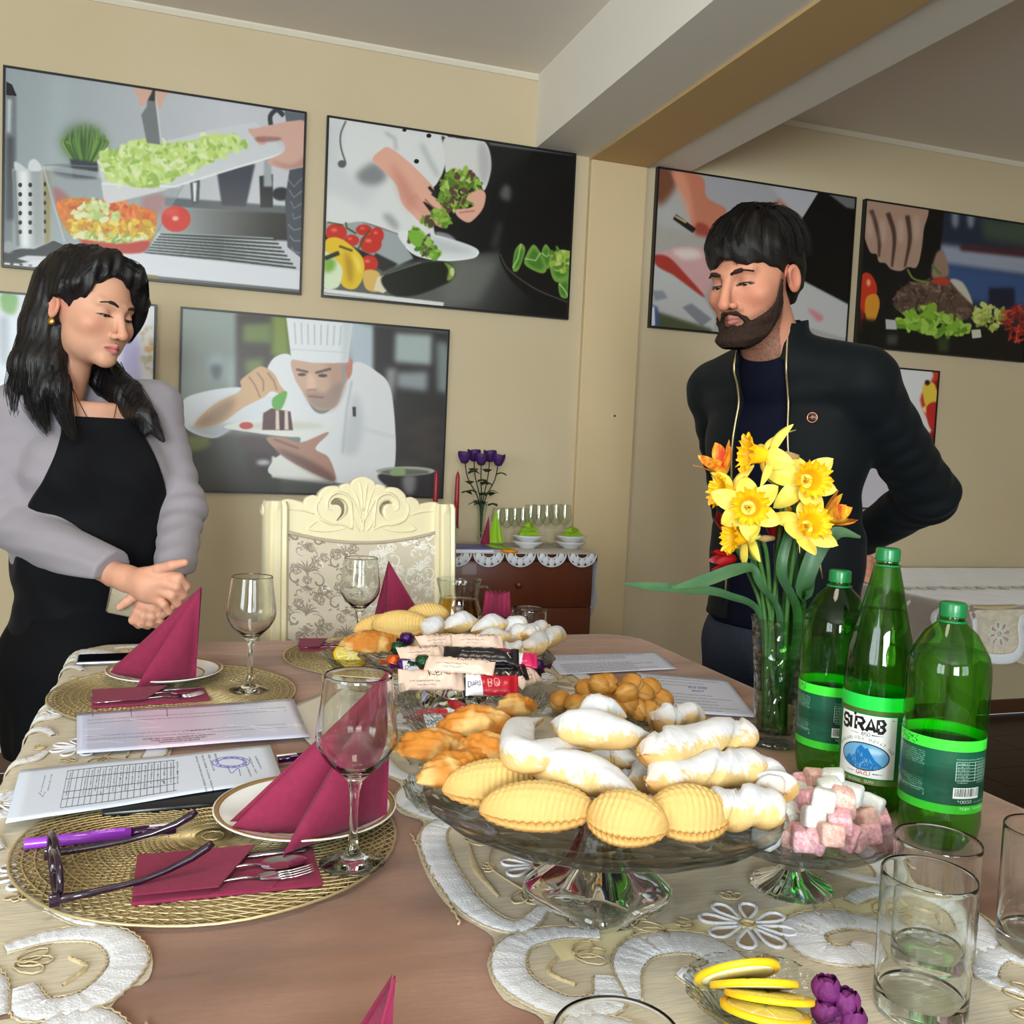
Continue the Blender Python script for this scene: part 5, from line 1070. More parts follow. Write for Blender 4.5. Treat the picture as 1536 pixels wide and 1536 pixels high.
for k in range(40): a = NR.rand()*6.28; c.ell(p[0]+20*math.cos(a), p[1]+6.5*math.sin(a), 1.4, .8, (120, 112, 206), 0, .8)
c.line([(p[0]-4, p[1]+6), (p[0]+2, p[1]+16), (p[0]+10, p[1]+9), (p[0]+14, p[1]+20)], 1.0, (80, 90, 190), 0, .9, True); c.line([LP(.12, .5), LP(.145, .6), LP(.15, .5)], 1, (70, 80, 150), 0, .9); c.line([LP(.62, .58), LP(.63, .66)], 1.2, (40, 44, 60))
sheet('printed_list', q2, c, 'white printed list with a ruled table and a round blue stamp', TZ+.0095, curl=.0012)
o = MB().rbox(-.09, .09, -.06, .06, 0, .0078, .003, 2).build('tablet', mat('tablet_black', (24, 25, 28), .25), sharp=40); p = PZ(270, 1190); o.location = (p[0]+.0, p[1]-.004, TZ+.0); o.rotation_euler = (0, 0, .05); tag(o, 'thin black tablet half hidden under the printed list', 'tablet')
q3 = [(815, 983), (985, 978), (1015, 1003), (840, 1012)]
def textpage(q, w, h, seed, stamp=False):
    c = Canvas(w, h, (208, 212, 232), q); A = np.array(q, float)
    def LQ(s, t): return (A[0]*(1-s)+A[1]*s)*(1-t)+(A[3]*(1-s)+A[2]*s)*t
    for k in range(11):
        if k in (3, 4): continue
        p, e = LQ(.08, .1+.08*k), LQ(.92, .1+.08*k); d = e-p; c.scribble(p[0], p[1]+1, np.linalg.norm(d)*(.75 if k % 3 else .95), 1.5, (70, 72, 92), math.atan2(d[1], d[0]), .7, seed+k)
    if stamp: p = LQ(.5, .33); c.scribble(p[0], p[1], 28, 3.2, (60, 60, 120), .06, .8, 3); c.scribble(p[0]+6, p[1]+5, 18, 3.2, (60, 60, 120), .06, .8, 4)
    return c
sheet('printed_page', q3, textpage(q3, 420, 300, 1), 'printed page lying behind the walnut biscuits', TZ+.0012)
q4 = [(955, 1008), (1090, 1020), (1135, 1076), (985, 1066)]
sheet('printed_page', q4, textpage(q4, 420, 300, 40, True), 'printed page beside the walnut biscuits, nearer the flower vase', TZ+.0026)
# highlighter pens, phones, spectacles
m_purp = mat('purple_plastic', (150, 58, 196), .22, coat=.5); m_purpt = glassmat('purple_clear_plastic', (150, 70, 200), (80, 24, 110))
def pen(a, bq, label, z=TZ+.0075):
    A, B = np.array(a), np.array(bq); d = B-A; L = np.linalg.norm(d); t = thing('highlighter_pen', label, 'pen', (A[0], A[1], z), math.atan2(d[1], d[0])); RY = Matrix.Rotation(PI/2, 4, 'Y')
    MB().lathe([(0, 0), (.0055, .0), (.0058, .001), (.0058, L*.2), (.0066, L*.25), (.0068, L*.68), (0, L*.68)], 20, RY).build('barrel', m_purp, t)
    MB().lathe([(0, L*.68), (.0060, L*.68), (.0062, L*.80), (.0052, L*.84), (.0056, L*.98), (.0, L*.985)], 20, RY).build('clear_cap', m_purpt, t)
    MB().rbox(L*.80, L, -.0025, .0025, .005, .0065, .0006, 1).build('clip', mat('clip_white', (225, 220, 228), .3), t)
    pc = MB(); MBc = Canvas(160, 40, (164, 74, 206)); MBc.text(20, 28, 'Smart lite', 15, (240, 230, 245), 0, .12); MBc.scribble(40, 37, 70, 4, (240, 230, 245), 0, .7, 2)
    g = MB(); g.grid(lambda u, v: (L*(.42+.22*u), .0069*math.sin((v-.5)*1.5), .0069*math.cos((v-.5)*1.5)), 6, 6); V = np.array(g.V); uv = np.c_[(V[:, 0]-L*.42)/(L*.22), (V[:, 1]/.0094+.5)]
    meshobj('print', V, g.F, printmat('pen_print', MBc, .3), t, uv=uv)
p0, p1 = PZ(36, 1264, TZ+.01), PZ(268, 1240, TZ+.01); pen(p0[:2], p1[:2], 'purple highlighter pen lying beside the spectacles', TZ+.0085)
p0, p1 = PZ(560, 1120, TZ+.01), PZ(415, 1137, TZ+.01); pen(p0[:2], p1[:2], 'purple pen half hidden behind the nearest napkin tent', TZ+.0075)
p = PZ(165, 994); t = thing('mobile_phone', 'black phone lying flat at the left far edge of the table', 'phone', (p[0]+.01, p[1]+.02, TZ-.001), .05)
MB().rbox(-.072, .072, -.036, .036, 0, .008, .003, 2).build('case', mat('phone_silver', (150, 152, 160), .25, metal=.7), t, sharp=40); MB().rbox(-.069, .069, -.033, .033, .0078, .0086, .0003, 1).build('screen', mat('phone_screen', (8, 8, 10), .08), t, sharp=40)
def spectacles():
    m = mat('tortoise_purple', (46, 22, 44), .18, var=(90, (24, 12, 26), .2), coat=.5); ml = glassmat('lens_glass', (232, 230, 232), (90, 86, 92))
    A, B = np.array((-.110, .955)), np.array((-.130, 1.072)); d = B-A; W = np.linalg.norm(d); rz = math.atan2(d[1], d[0])
    t = thing('spectacles', 'dark purple spectacles lying open upside down on the nearest placemat', 'spectacles', (A[0], A[1], TZ+.0032), rz)
    for s, cx in ((0, .036), (1, W-.036)):
        ring = [(cx+.027*math.cos(a)*(1+.06*math.cos(2*a)), -.002+.002*math.cos(a), .0235+.0205*math.sin(a)*(1+.08*math.cos(2*a))) for a in np.linspace(0, 2*PI, 33)]
        r = MB().tube(ring, .0034, 8, cap=False).build('rim', m, t); MB().add([(x, y, z) for x, y, z in ring[:-1]], [tuple(range(32))]).build('lens', ml, r)
    MB().tube([(.064, -.001, .018), (W/2, -.004, .013), (W-.064, -.001, .018)], .0028, 8).build('bridge', m, t)
    for x, tip, nm in ((.004, None, 'temple'), (W-.004, None, 'temple')):
        sg = 1 if x < .05 else -1
        MB().tube([(x, .002, .012), (x+sg*.001, -.03, .0125), (x+sg*.003, -.075, .015), (x+sg*.006, -.100, .020), (x+sg*.009, -.125, .028), (x+sg*.010, -.140, .036), (x+sg*.010, -.146, .040)], [.0042, .0036, .0030, .0032, .0040, .0044, .003], 8, flat=1.1).build(nm, m, t)
        MB().rbox(x-.004, x+.004, -.004, .006, .006, .018, .0015, 2).build('hinge', m, t, sharp=40)
        MB().sphere((x+sg*.022, -.006, .03), (.003, .004, .005), 8).build('nose_pad', ml, t)
spectacles()
# ---------------------------------------------------------------- pressed-glass stands and dishes
def stand_mesh(t, R, H, foot='square'):
    n = 12
    fac = lambda a, i: 1+(.012*math.cos(12*a) if i in (1, 2, 3, 4) else 0)
    MB().lathe([(0, H-.012), (R*.25, H-.012), (R*.8, H-.006), (R*.97, H+.006), (R, H+.010), (R*.985, H+.0125), (R*.95, H+.010), (R*.78, H-.001), (R*.25, H-.005), (0, H-.005)], 72, fn=lambda a, i: 1+.008*math.cos(18*a)).build('plate', glassmat('pressed_glass_plate', (226, 229, 230), (104, 110, 112), .01, bump=(34, 2)), t, sharp=25)
    if foot == 'square':
        def sq(a, k): q = abs(math.cos(a))**4+abs(math.sin(a))**4; return 1+k*(q**-.25-1)
        kk = [0, 0, 0, 0, .25, .7, 1, 1, 1, 1, 1]
        b = MB(); prof = [(.022, H-.012), (.024, H-.03), (.031, H-.048), (.037, H-.060), (.054, .026), (.063, .015), (.066, .008), (.066, .002), (.063, 0), (0, .0)]
        b.lathe([(0, H-.0121)]+prof, 64, fn=lambda a, i: sq(a, kk[i])*(1+(.03*math.cos(8*a) if 1 < i < 5 else 0))); b.build('foot', m_cryst, t, sharp=30)
    else:
        b = MB(); b.lathe([(0, H-.0121), (.014, H-.012), (.010, H-.022), (.013, .022), (.022, .014), (.040, .006), (.044, .002), (.043, 0), (0, 0)], 64, fn=lambda a, i: 1+(.02*math.cos(20*a) if i > 3 else 0)); b.build('foot', m_cryst, t, sharp=30)
cs = thing('cake_stand', 'large clear pressed-glass cake stand piled with pastries in the foreground', 'cake stand', (.411, .874, TZ)); stand_mesh(cs, .184, .100)
cs.rotation_euler = (0, 0, .42)
fs = thing('cake_stand', 'clear pressed-glass cake stand with pastries behind the sweets bowl', 'cake stand', (.458, 1.612, TZ)); stand_mesh(fs, .176, .083)
ds = thing('footed_dish', 'small footed glass dish heaped with sugared jelly cubes', 'dish', (.628, .846, TZ)); stand_mesh(ds, .108, .064, 'round')
# ---------------------------------------------------------------- pastries
def vnoise(P, sc, seed=0):
    P = np.asarray(P)*sc+seed*17.3; i = np.floor(P).astype(int); f = P-i; f = f*f*(3-2*f); r = 0
    def h(a): return (np.sin(a[:, 0]*127.1+a[:, 1]*311.7+a[:, 2]*74.7)*43758.5453) % 1
    for dx in (0, 1):
        for dy in (0, 1):
            for dz in (0, 1):
                w = (f[:, 0] if dx else 1-f[:, 0])*(f[:, 1] if dy else 1-f[:, 1])*(f[:, 2] if dz else 1-f[:, 2]); r = r+w*h(i+np.array((dx, dy, dz)))
    return r
m_past = attrmat('pastry_crust', .7, .25, sss=.15, bump=(380, .5))
def tubegrid(path, rads, flat=.85, nu=30, nv=20, ridge=None):
    P = spline(path, 8); t = np.linspace(0, 1, nu+1); s = np.linspace(0, 1, len(P)); C = np.c_[[np.interp(t, s, P[:, k]) for k in range(3)]].T
    r = np.interp(t, np.linspace(0, 1, len(rads)), rads); d = np.gradient(C, axis=0); d /= np.linalg.norm(d, axis=1)[:, None]; up = np.array((0, 0, 1.)); b = np.cross(up, d); b /= np.linalg.norm(b, axis=1)[:, None]; n = np.cross(d, b)
    a = np.linspace(0, 2*PI, nv, endpoint=False); V = C[:, None]+b[:, None]*(r[:, None]*np.cos(a))[..., None]+n[:, None]*(r[:, None]*flat*np.sin(a))[..., None]
    if ridge is not None: V = V+(b[:, None]*np.cos(a)[None, :, None]+n[:, None]*np.sin(a)[None, :, None])*ridge(t[:, None], a[None, :])[..., None]
    N = (b[:, None]*np.cos(a)[None, :, None]+n[:, None]*np.sin(a)[None, :, None])
    F = np.array([(i*nv+j, i*nv+(j+1) % nv, (i+1)*nv+(j+1) % nv, (i+1)*nv+j) for i in range(nu) for j in range(nv)])
    tt = np.repeat(t, nv); aa = np.tile(a, nu+1); return V.reshape(-1, 3), F, N.reshape(-1, 3), tt, aa
L3 = lambda c: np.array(lin(c))
def sugar_roll(name, path, rads, label, group, sugar=1.0, seam=True, seed=0, flat=.85):
    def rg(t, a):
        return (.0016*np.sin(t*PI*5+a*1.0+seed)*seam+.0012*np.sin(a*3+t*9+seed)) - (.004*((np.sin(t*9+a+seed*2) > .93))*seam)
    V, F, N, t, a = tubegrid(path, rads, flat, 74, 44, rg); c = V.mean(0)
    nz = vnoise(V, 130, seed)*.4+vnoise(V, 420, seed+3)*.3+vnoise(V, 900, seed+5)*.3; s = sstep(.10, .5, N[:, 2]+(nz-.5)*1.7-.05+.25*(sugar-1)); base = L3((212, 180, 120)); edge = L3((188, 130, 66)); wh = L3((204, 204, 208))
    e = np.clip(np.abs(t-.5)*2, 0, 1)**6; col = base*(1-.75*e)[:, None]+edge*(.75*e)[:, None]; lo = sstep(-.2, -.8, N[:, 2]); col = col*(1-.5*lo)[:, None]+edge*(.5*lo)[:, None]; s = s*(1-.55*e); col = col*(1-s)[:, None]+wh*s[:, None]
    V = V+N*((nz-.5)*.0022)[:, None]; V -= c
    o = meshobj(name, V, F, m_past, None, col=col); o.location = Vector([float(x) for x in c]); tag(o, label, 'pastry', group); return o
def halfmoon(name, c, L, ang, label, group, seed=0, tilt=0.0, H=.026, Wd=.062):
    """ridged half-moon pie with a braided rim on its front edge"""
    nu, nv = 96, 40; U, Vv = np.meshgrid(np.linspace(0, 1, nu+1), np.linspace(0, 1, nv+1)); x = (U-.5)*L; w = np.clip(1-(2*U-1)**2, 0, 1)**.62
    yf = -Wd*.5*w; yb = Wd*.42*w; V1 = np.clip((Vv-.13)/.87, 0, 1); y = yf+(yb-yf)*Vv; dome = np.clip(1-(2*V1-1)**2, 0, 1)**.6*w**.8; z = .003*w+H*dome
    ridge = np.sin((x*1050+9*np.sin(Vv*3+seed)))*.0006+np.sin(Vv*PI*15+x*60)*.00035; z = z+ridge*sstep(.1, .35, dome)*np.clip(w*1.6, 0, 1)
    br = np.exp(-((Vv-.065)/.045)**2); z = z+br*(.0042+.0022*np.sin(U*PI*28+Vv*30))*w**.6; y = y-br*(.0015+.0013*np.sin(U*PI*28+Vv*30))
    top = np.c_[x.ravel(), y.ravel(), z.ravel()]; bot = top*np.array((1, 1, -.18)); n = len(top); wI = nu+1
    F = [(j*wI+i, j*wI+i+1, (j+1)*wI+i+1, (j+1)*wI+i) for j in range(nv) for i in range(nu)]; F += [tuple(n+q for q in reversed(f)) for f in F]; P = np.r_[top, bot]
    for i in range(nu): F += [(i+1, i, n+i, n+i+1), (nv*wI+i, nv*wI+i+1, n+nv*wI+i+1, n+nv*wI+i)]
    cy = L3((206, 174, 108)); cb = L3((192, 128, 60)); e = np.clip(br.ravel()*.95+(1-w.ravel())*.5+vnoise(top, 90, seed)*.2-.1, 0, 1)*(.5+.5*vnoise(top, 40, seed+5)); col = cy*(1-e)[:, None]+cb*e[:, None]; col = np.r_[col, np.tile(cb, (n, 1))]
    o = meshobj(name, P, np.array(F), m_past, None, col=col); o.location = Vector([float(q) for q in c]); o.rotation_euler = (tilt, 0, ang); tag(o, label, 'pastry', group); return o
def puff(name, c, L, ang, label, group, seed=0, tilt=0.0, W=.5, H=.032):
    nu, nv = 60, 44; U, Vv = np.meshgrid(np.linspace(0, 1, nu+1), np.linspace(0, 1, nv, endpoint=False)); a = Vv*2*PI; w = np.clip(np.sin(PI*U), 0, 1)**.62
    x = (U-.5)*L; y = W*L*.5*w*np.cos(a); z = H*.55*w*np.sin(a)*np.where(np.sin(a) > 0, 1, .45); P = np.c_[x.ravel(), y.ravel(), z.ravel()]
    lay = np.sin((P[:, 1]*420+P[:, 0]*90+P[:, 2]*520)+5*vnoise(P, 70, seed))*.0012+(vnoise(P, 200, seed)-.5)*.004+(vnoise(P, 60, seed+1)-.5)*.006; nrm = P/np.array((L*.5, W*L*.5, H*.5)); nrm /= np.linalg.norm(nrm, axis=1)[:, None]+1e-9; P = P+nrm*lay[:, None]
    F = [(j*(nu+1)+i, j*(nu+1)+i+1, ((j+1) % nv)*(nu+1)+i+1, ((j+1) % nv)*(nu+1)+i) for j in range(nv) for i in range(nu)]
    k = vnoise(P, 70, seed+2); pale = L3((206, 168, 106)); gold = L3((186, 118, 44)); brn = L3((146, 76, 22)); g = sstep(.35, .75, k+.25*nrm[:, 2]+.25*np.abs(U.ravel()-.5)); col = pale*(1-g)[:, None]+gold*g[:, None]; g2 = sstep(.62, .95, vnoise(P, 45, seed+7)+.35*nrm[:, 1]); col = col*(1-g2)[:, None]+brn*g2[:, None]
    o = meshobj(name, P, np.array(F), m_past, None, col=col); o.location = Vector([float(q) for q in c]); o.rotation_euler = (tilt, 0, ang); tag(o, label, 'pastry', group); return o
GP = 'pastries on the near cake stand'; GF = 'pastries on the far cake stand'
ZP = TZ+.108
def pz(u, v, dz): return PZ(u, v, ZP+dz)
def roll(p, q, dz, r, label, seed, grp=GP, sugar=1.0, zf=None):
    A, B = pz(*p, dz), pz(*q, dz+(zf or 0)); m = (A+B)/2+np.array((0, 0, .002)); sugar_roll('sugared_roll', [A, A*.75+B*.25, m, A*.25+B*.75, B], [r*.02, r*.8, r*.96, r, r, r*1.02, r*1.0, r*.98, r, r*1.01, r, r*1.02, r, r*.98, r*.96, r*.8, r*.02], label, grp, sugar, True, seed)
# bottom layer out of sight under the heap, then what the photo shows
for i, (x, y) in enumerate(((.36, .93), (.43, .94), (.47, .88), (.36, .86))): sugar_roll('sugared_roll', [(x-.05, y-.01, ZP+.014), (x, y, ZP+.016), (x+.05, y+.01, ZP+.014)], [0.0004, 0.011, 0.02, 0.021, 0.02, 0.011, 0.0004], 'sugared pastry roll buried at the bottom of the near heap', GP, 1, True, 60+i)
halfmoon('half_moon_pie', pz(741, 1180, .012), .108, -.02, 'ridged half-moon pie on the near stand, leftmost of the front row', GP, 1, .35)
halfmoon('half_moon_pie', pz(806, 1216, .009), .112, -.22, 'largest ridged half-moon pie at the front of the near stand', GP, 2, .28)
halfmoon('half_moon_pie', pz(941, 1234, .009), .078, -.65, 'small ridged half-moon pie, third in the front row', GP, 3, .3, .028, .068)
halfmoon('half_moon_pie', pz(1030, 1226, .010), .082, -.25, 'ridged half-moon pie, rightmost of the front row', GP, 4, .35, .03, .066)
puff('flaky_turnover', pz(652, 1124, .018), .098, -.10, 'golden flaky turnover sticking out at the far left of the near stand', GP, 5, 0, .52, .04)
puff('flaky_turnover', pz(688, 1158, .018), .110, .42, 'browned flaky turnover behind the leftmost half-moon pie', GP, 6, .1, .42, .04)
puff('flaky_turnover', pz(716, 1092, .034), .095, -.25, 'glazed flaky turnover at the upper left of the near heap', GP, 7, 0, .55, .044)
puff('flaky_turnover', pz(738, 1128, .030), .082, -.7, 'crumbly flaky turnover between glazed turnover and sugared crescent', GP, 8, 0, .55, .036)
puff('flaky_turnover', pz(775, 1064, .030), .060, .2, 'small flaky turnover peeping out behind the sugared crescent', GP, 9, 0, .6, .036)
A = [pz(*q) for q in ((815, 1078, .05), (782, 1092, .05), (775, 1125, .048), (800, 1137, .046), (850, 1122, .046), (897, 1122, .044))]
sugar_roll('sugared_crescent', A, [0.0004, 0.0088, 0.016, 0.0185, 0.019, 0.019, 0.0175, 0.013, 0.0072, 0.0004], 'bent sugared crescent curling round at the left of the near heap', GP, 1.3, False, 11)
A = [pz(*q) for q in ((785, 1124, .036), (830, 1150, .036), (900, 1168, .03), (965, 1196, .024))]
sugar_roll('sugared_crescent', A, [0.0004, 0.0099, 0.018, 0.023, 0.024, 0.023, 0.018, 0.0099, 0.0004], 'long sugared crescent lying across the middle of the near heap', GP, 1.1, False, 12)
A = [pz(*q) for q in ((826, 1084, .062), (868, 1092, .066), (920, 1098, .066), (984, 1110, .056))]
sugar_roll('sugared_crescent', A, [0.0004, 0.011, 0.02, 0.023, 0.024, 0.022, 0.018, 0.0099, 0.0004], 'snow-white sugared crescent on top of the near heap', GP, 1.6, False, 13)
A = [pz(*q) for q in ((862, 1076, .066), (900, 1064, .072), (940, 1076, .064))]
sugar_roll('sugared_crescent', A, [0.0004, 0.0094, 0.017, 0.02, 0.017, 0.0094, 0.0004], 'white sugared crescent behind the topmost one', GP, 1.6, False, 14)
A = [pz(*q) for q in ((850, 1150, .02), (910, 1136, .02), (962, 1146, .02))]
sugar_roll('sugared_crescent', A, [0.0004, 0.0088, 0.016, 0.02, 0.018, 0.0099, 0.0004], 'sugared crescent wedged under the long one', GP, .9, False, 19)
roll((962, 1132), (1126, 1096), .056, .0225, 'sugared pastry roll topmost at the right of the near heap', 15)
roll((968, 1172), (1142, 1146), .034, .0230, 'sugared pastry roll second from the top at the right', 16)
roll((1060, 1213), (1176, 1212), .016, .0225, 'sugared pastry roll lowest at the right rim of the near stand', 17, sugar=.9)
roll((1120, 1148), (1176, 1190), .022, .021, 'sugared pastry roll end poking out at the right side', 18)
roll((980, 1082), (1052, 1072), .046, .018, 'short sugared roll at the back right of the near heap', 20)
ZP = TZ+.091
halfmoon('half_moon_pie', pz(570, 944, .03), .105, .25, 'ridged half-moon pie at the left of the far stand', GF, 31, .5)
halfmoon('half_moon_pie', pz(601, 938, .045), .105, -.15, 'ridged half-moon pie standing behind, far stand left', GF, 32, .7)
halfmoon('half_moon_pie', pz(640, 926, .05), .09, .1, 'ridged half-moon pie at the back of the far stand', GF, 37, .7)
puff('flaky_turnover', pz(556, 968, .016), .115, -.25, 'golden flaky turnover overhanging the far stand on the left', GF, 33, .1, .5, .044)
for i, (u, v, dz, L, an, lab) in enumerate(((614, 948, .03, .09, 1.2, 'sugared crescent beside the half-moon pies on the far stand'), (650, 940, .045, .10, 1.0, 'plump sugared crescent, tallest of the far heap'), (692, 933, .05, .10, .5, 'sugared crescent in the middle of the far heap'),
        (738, 937, .045, .105, .45, 'sugared crescent right of the middle on the far stand'), (742, 957, .03, .095, .1, 'yellow bare crescent at the front of the far stand'), (782, 950, .03, .075, .5, 'golden-tipped crescent on the far stand'), (775, 938, .04, .07, .5, 'small sugared crescent at the back right of the far stand'))):
    p = pz(u, v, dz); d = np.array((math.cos(an), math.sin(an), 0))*L/2; p = np.array(p); sugar_roll('sugared_crescent', [p-d+(0, 0, -.008), p, p+d+(0, 0, -.004)], [0.0004, 0.0099, 0.018, 0.0225, 0.022, 0.016, 0.0088, 0.0004], lab, GF, (1.2, 1.2, 1.2, 1.2, .2, .5, 1)[i], False, 40+i)
roll((788, 974), (842, 948), .022, .020, 'sugared pastry roll at the right rim of the far stand', 51, GF)
roll((790, 953), (818, 938), .034, .016, 'short sugared roll behind the rim roll of the far stand', 52, GF)
roll((752, 976), (790, 972), .02, .015, 'sugared roll half hidden by the sweets', 53, GF)
for i, (x, y) in enumerate(((.42, 1.66), (.50, 1.66), (.50, 1.58), (.42, 1.59))): sugar_roll('sugared_roll', [(x-.05, y-.01, ZP+.014), (x, y, ZP+.016), (x+.05, y+.01, ZP+.014)], [0.0004, 0.011, 0.02, 0.021, 0.02, 0.011, 0.0004], 'sugared pastry roll buried at the bottom of the far heap', GF, 1, True, 70+i)

# ---------------------------------------------------------------- bowl of wrapped sweets
BX0, BY0, BZ0 = .388, 1.283, TZ
bo = thing('sweets_bowl', 'scalloped cut-glass bowl full of wrapped sweets', 'bowl', (BX0, BY0, BZ0))
MB().lathe([(0, 0), (.05, 0), (.052, .004), (.048, .012), (.06, .03), (.085, .065), (.106, .100), (.112, .108), (.109, .110), (.102, .100), (.080, .068), (.055, .034), (.04, .02), (0, .018)], 80, fn=lambda a, i: 1+(.035*abs(math.sin(9*a)) if 5 <= i <= 10 else 0)).build('bowl_body', m_cut, bo, sharp=20)
def wrapprint(kind):
    if kind == 'beige':
        c = Canvas(256, 96, (232, 204, 188)); c.text(120, 40, 'Kendi', 34, (40, 24, 26), -.12, .10); c.scribble(40, 66, 120, 7, (70, 50, 50), 0, .8, 1); c.scribble(70, 82, 70, 6, (70, 50, 50), 0, .8, 2); c.line([(150, 20), (190, 10), (230, 26)], 2.5, (40, 24, 26))
    elif kind == 'black':
        c = Canvas(256, 96, (24, 20, 24)); c.scribble(60, 54, 110, 7, (214, 210, 214), 0, .9, 3); c.line([(225, 30), (215, 50), (228, 70)], 3, (230, 230, 230)); c.poly([(180, 10), (230, 20), (225, 40), (190, 34)], (130, 24, 60))
    elif kind == 'red':
        c = Canvas(256, 96, (186, 20, 44)); c.poly([(0, 0), (70, 0), (86, 96), (0, 96)], (226, 226, 236)); c.text(12, 60, 'Dars', 24, (40, 30, 60), 0, .12); c.text(110, 66, 'BQ', 38, (236, 226, 230), -.1, .06)
    else:
        c = Canvas(256, 96, (226, 232, 240)); c.poly([(170, 0), (256, 0), (256, 96), (150, 96)], (214, 40, 100)); c.text(40, 64, 'DIVA', 34, (40, 40, 70), -.2, .14)
    return printmat('wrapper_'+kind, c, .28, .25)
WM = {k: wrapprint(k) for k in ('beige', 'black', 'red', 'pink')}
def bar(u, v, dz, L, ang, kind, label, pitch=0.0, seed=0):
    """flow-wrapped bar: puffed body, crimped fins at both ends"""
    p = PZ(u, v, TZ+.10+dz); n, m = 24, 16; V = []; uv = []; W, H = .0175, .0072
    for i in range(n+1):
        t = i/n; e = min(t, 1-t); k = sstep(.06, .2, e); hh = .0008+H*k**.8; ww = W*(1.08-.12*k)+.0006*math.sin(i*2.6)
        for j in range(m):
            a = 2*PI*j/m; z = hh*math.sin(a)+(.0009*math.sin(i*1.7+j+seed)*k); V.append(((t-.5)*L, ww*math.cos(a)*(1+.03*math.sin(i*.9+seed)), z)); uv.append((t, .5+.5*math.cos(a)*(1 if math.sin(a) >= 0 else .96)))
    F = [(i*m+j, i*m+(j+1) % m, (i+1)*m+(j+1) % m, (i+1)*m+j) for i in range(n) for j in range(m)]+[tuple(range(m-1, -1, -1)), tuple(n*m+j for j in range(m))]
    o = meshobj('wrapped_bar', V, F, WM[kind], None, uv=uv); o.location = Vector([float(q) for q in p]); o.rotation_euler = (.45-pitch, 0.0, ang); tag(o, label, 'sweet', 'wrapped sweets in the bowl')
bar(647, 1020, .012, .098, -.10, 'beige', 'beige wrapped bar at the front of the sweets bowl', -.35, 1)
bar(634, 980, .030, .080, .12, 'beige', 'beige wrapped bar at the back left of the sweets', 0, 2)
bar(657, 962, .036, .072, .25, 'beige', 'beige wrapped bar furthest back on the left', 0, 3)
bar(716, 962, .040, .085, -.2, 'beige', 'beige wrapped bar behind the black one', 0, 4)
bar(690, 998, .032, .105, -.42, 'beige', 'beige wrapped bar slanting across the middle of the sweets', 0, 5)
bar(722, 983, .044, .115, -.30, 'black', 'black wrapped bar lying on top of the sweets', 0, 6)
bar(787, 1014, .014, .072, .75, 'beige', 'beige wrapped bar at the right end of the sweets bowl', -.2, 7)
bar(757, 1008, .022, .070, -.1, 'black', 'black wrapped bar tucked under at the right', 0, 8)
bar(738, 1028, .010, .078, -.25, 'red', 'red and white wrapped bar at the front right of the sweets', -.35, 9)
bar(640, 1002, .020, .072, -.12, 'red', 'crimson wrapped bar at the left of the sweets', 0, 10)
bar(776, 990, .032, .062, -.3, 'pink', 'white and pink wrapped bar on the right of the sweets', 0, 11)
for i, (x, y) in enumerate(((-.03, -.02), (.03, .02), (.0, .035), (0, -.045), (-.05, .02))):
    q = proj((BX0+x, BY0+y, TZ+.075)); bar(q[0], q[1], -.028, .08, i*.8, 'beige' if i % 2 else 'red', 'wrapped bar buried at the bottom of the sweets bowl', 0, 30+i)
def twist(u, v, dz, col, label, ang=0, seed=0):
    p = PZ(u, v, TZ+.10+dz); m = mat('foil_%d_%d_%d' % col, col, .22, metal=.55, bump=(240, 2)); r = .0115; t = thing('twisted_sweet', label, 'sweet', p, ang, 'twist-wrapped sweets in the bowl')
    MB().lathe([(0, -.010), (.0085, -.0095), (.0112, -.005), (.0116, 0), (.0112, .006), (.008, .010), (0, .0105)], 14, fn=lambda a, i: 1+.08*math.sin(5*a+i)).build('body', m, t)
    for s in (-1, 1):
        b = MB(); V = [(0, 0, 0)]; b.grid(lambda uu, vv: (s*(.009+.013*vv), (uu-.5)*(.004+.020*vv), .004*math.sin(uu*18)*vv), 10, 3); b.build('twist_end', m, t)
for i, (u, v, dz, col, lab, a) in enumerate(((610, 958, .03, (72, 26, 92), 'purple foil sweet at the upper left of the bowl', .9), (606, 998, .016, (84, 30, 110), 'purple foil sweet low at the left of the bowl', .2), (806, 998, .016, (62, 24, 74), 'dark purple foil sweet at the right of the bowl', -.6),
        (597, 972, .02, (30, 74, 56), 'green foil sweet at the left rim of the bowl', 1.2), (634, 993, .03, (34, 70, 44), 'green foil sweet between the bars', .4), (801, 1012, .006, (34, 26, 36), 'near-black foil sweet at the right rim of the bowl', .9), (590, 992, .008, (220, 96, 40), 'orange foil sweet at the left rim of the bowl', .1))): twist(u, v, dz, col, lab, a, i)

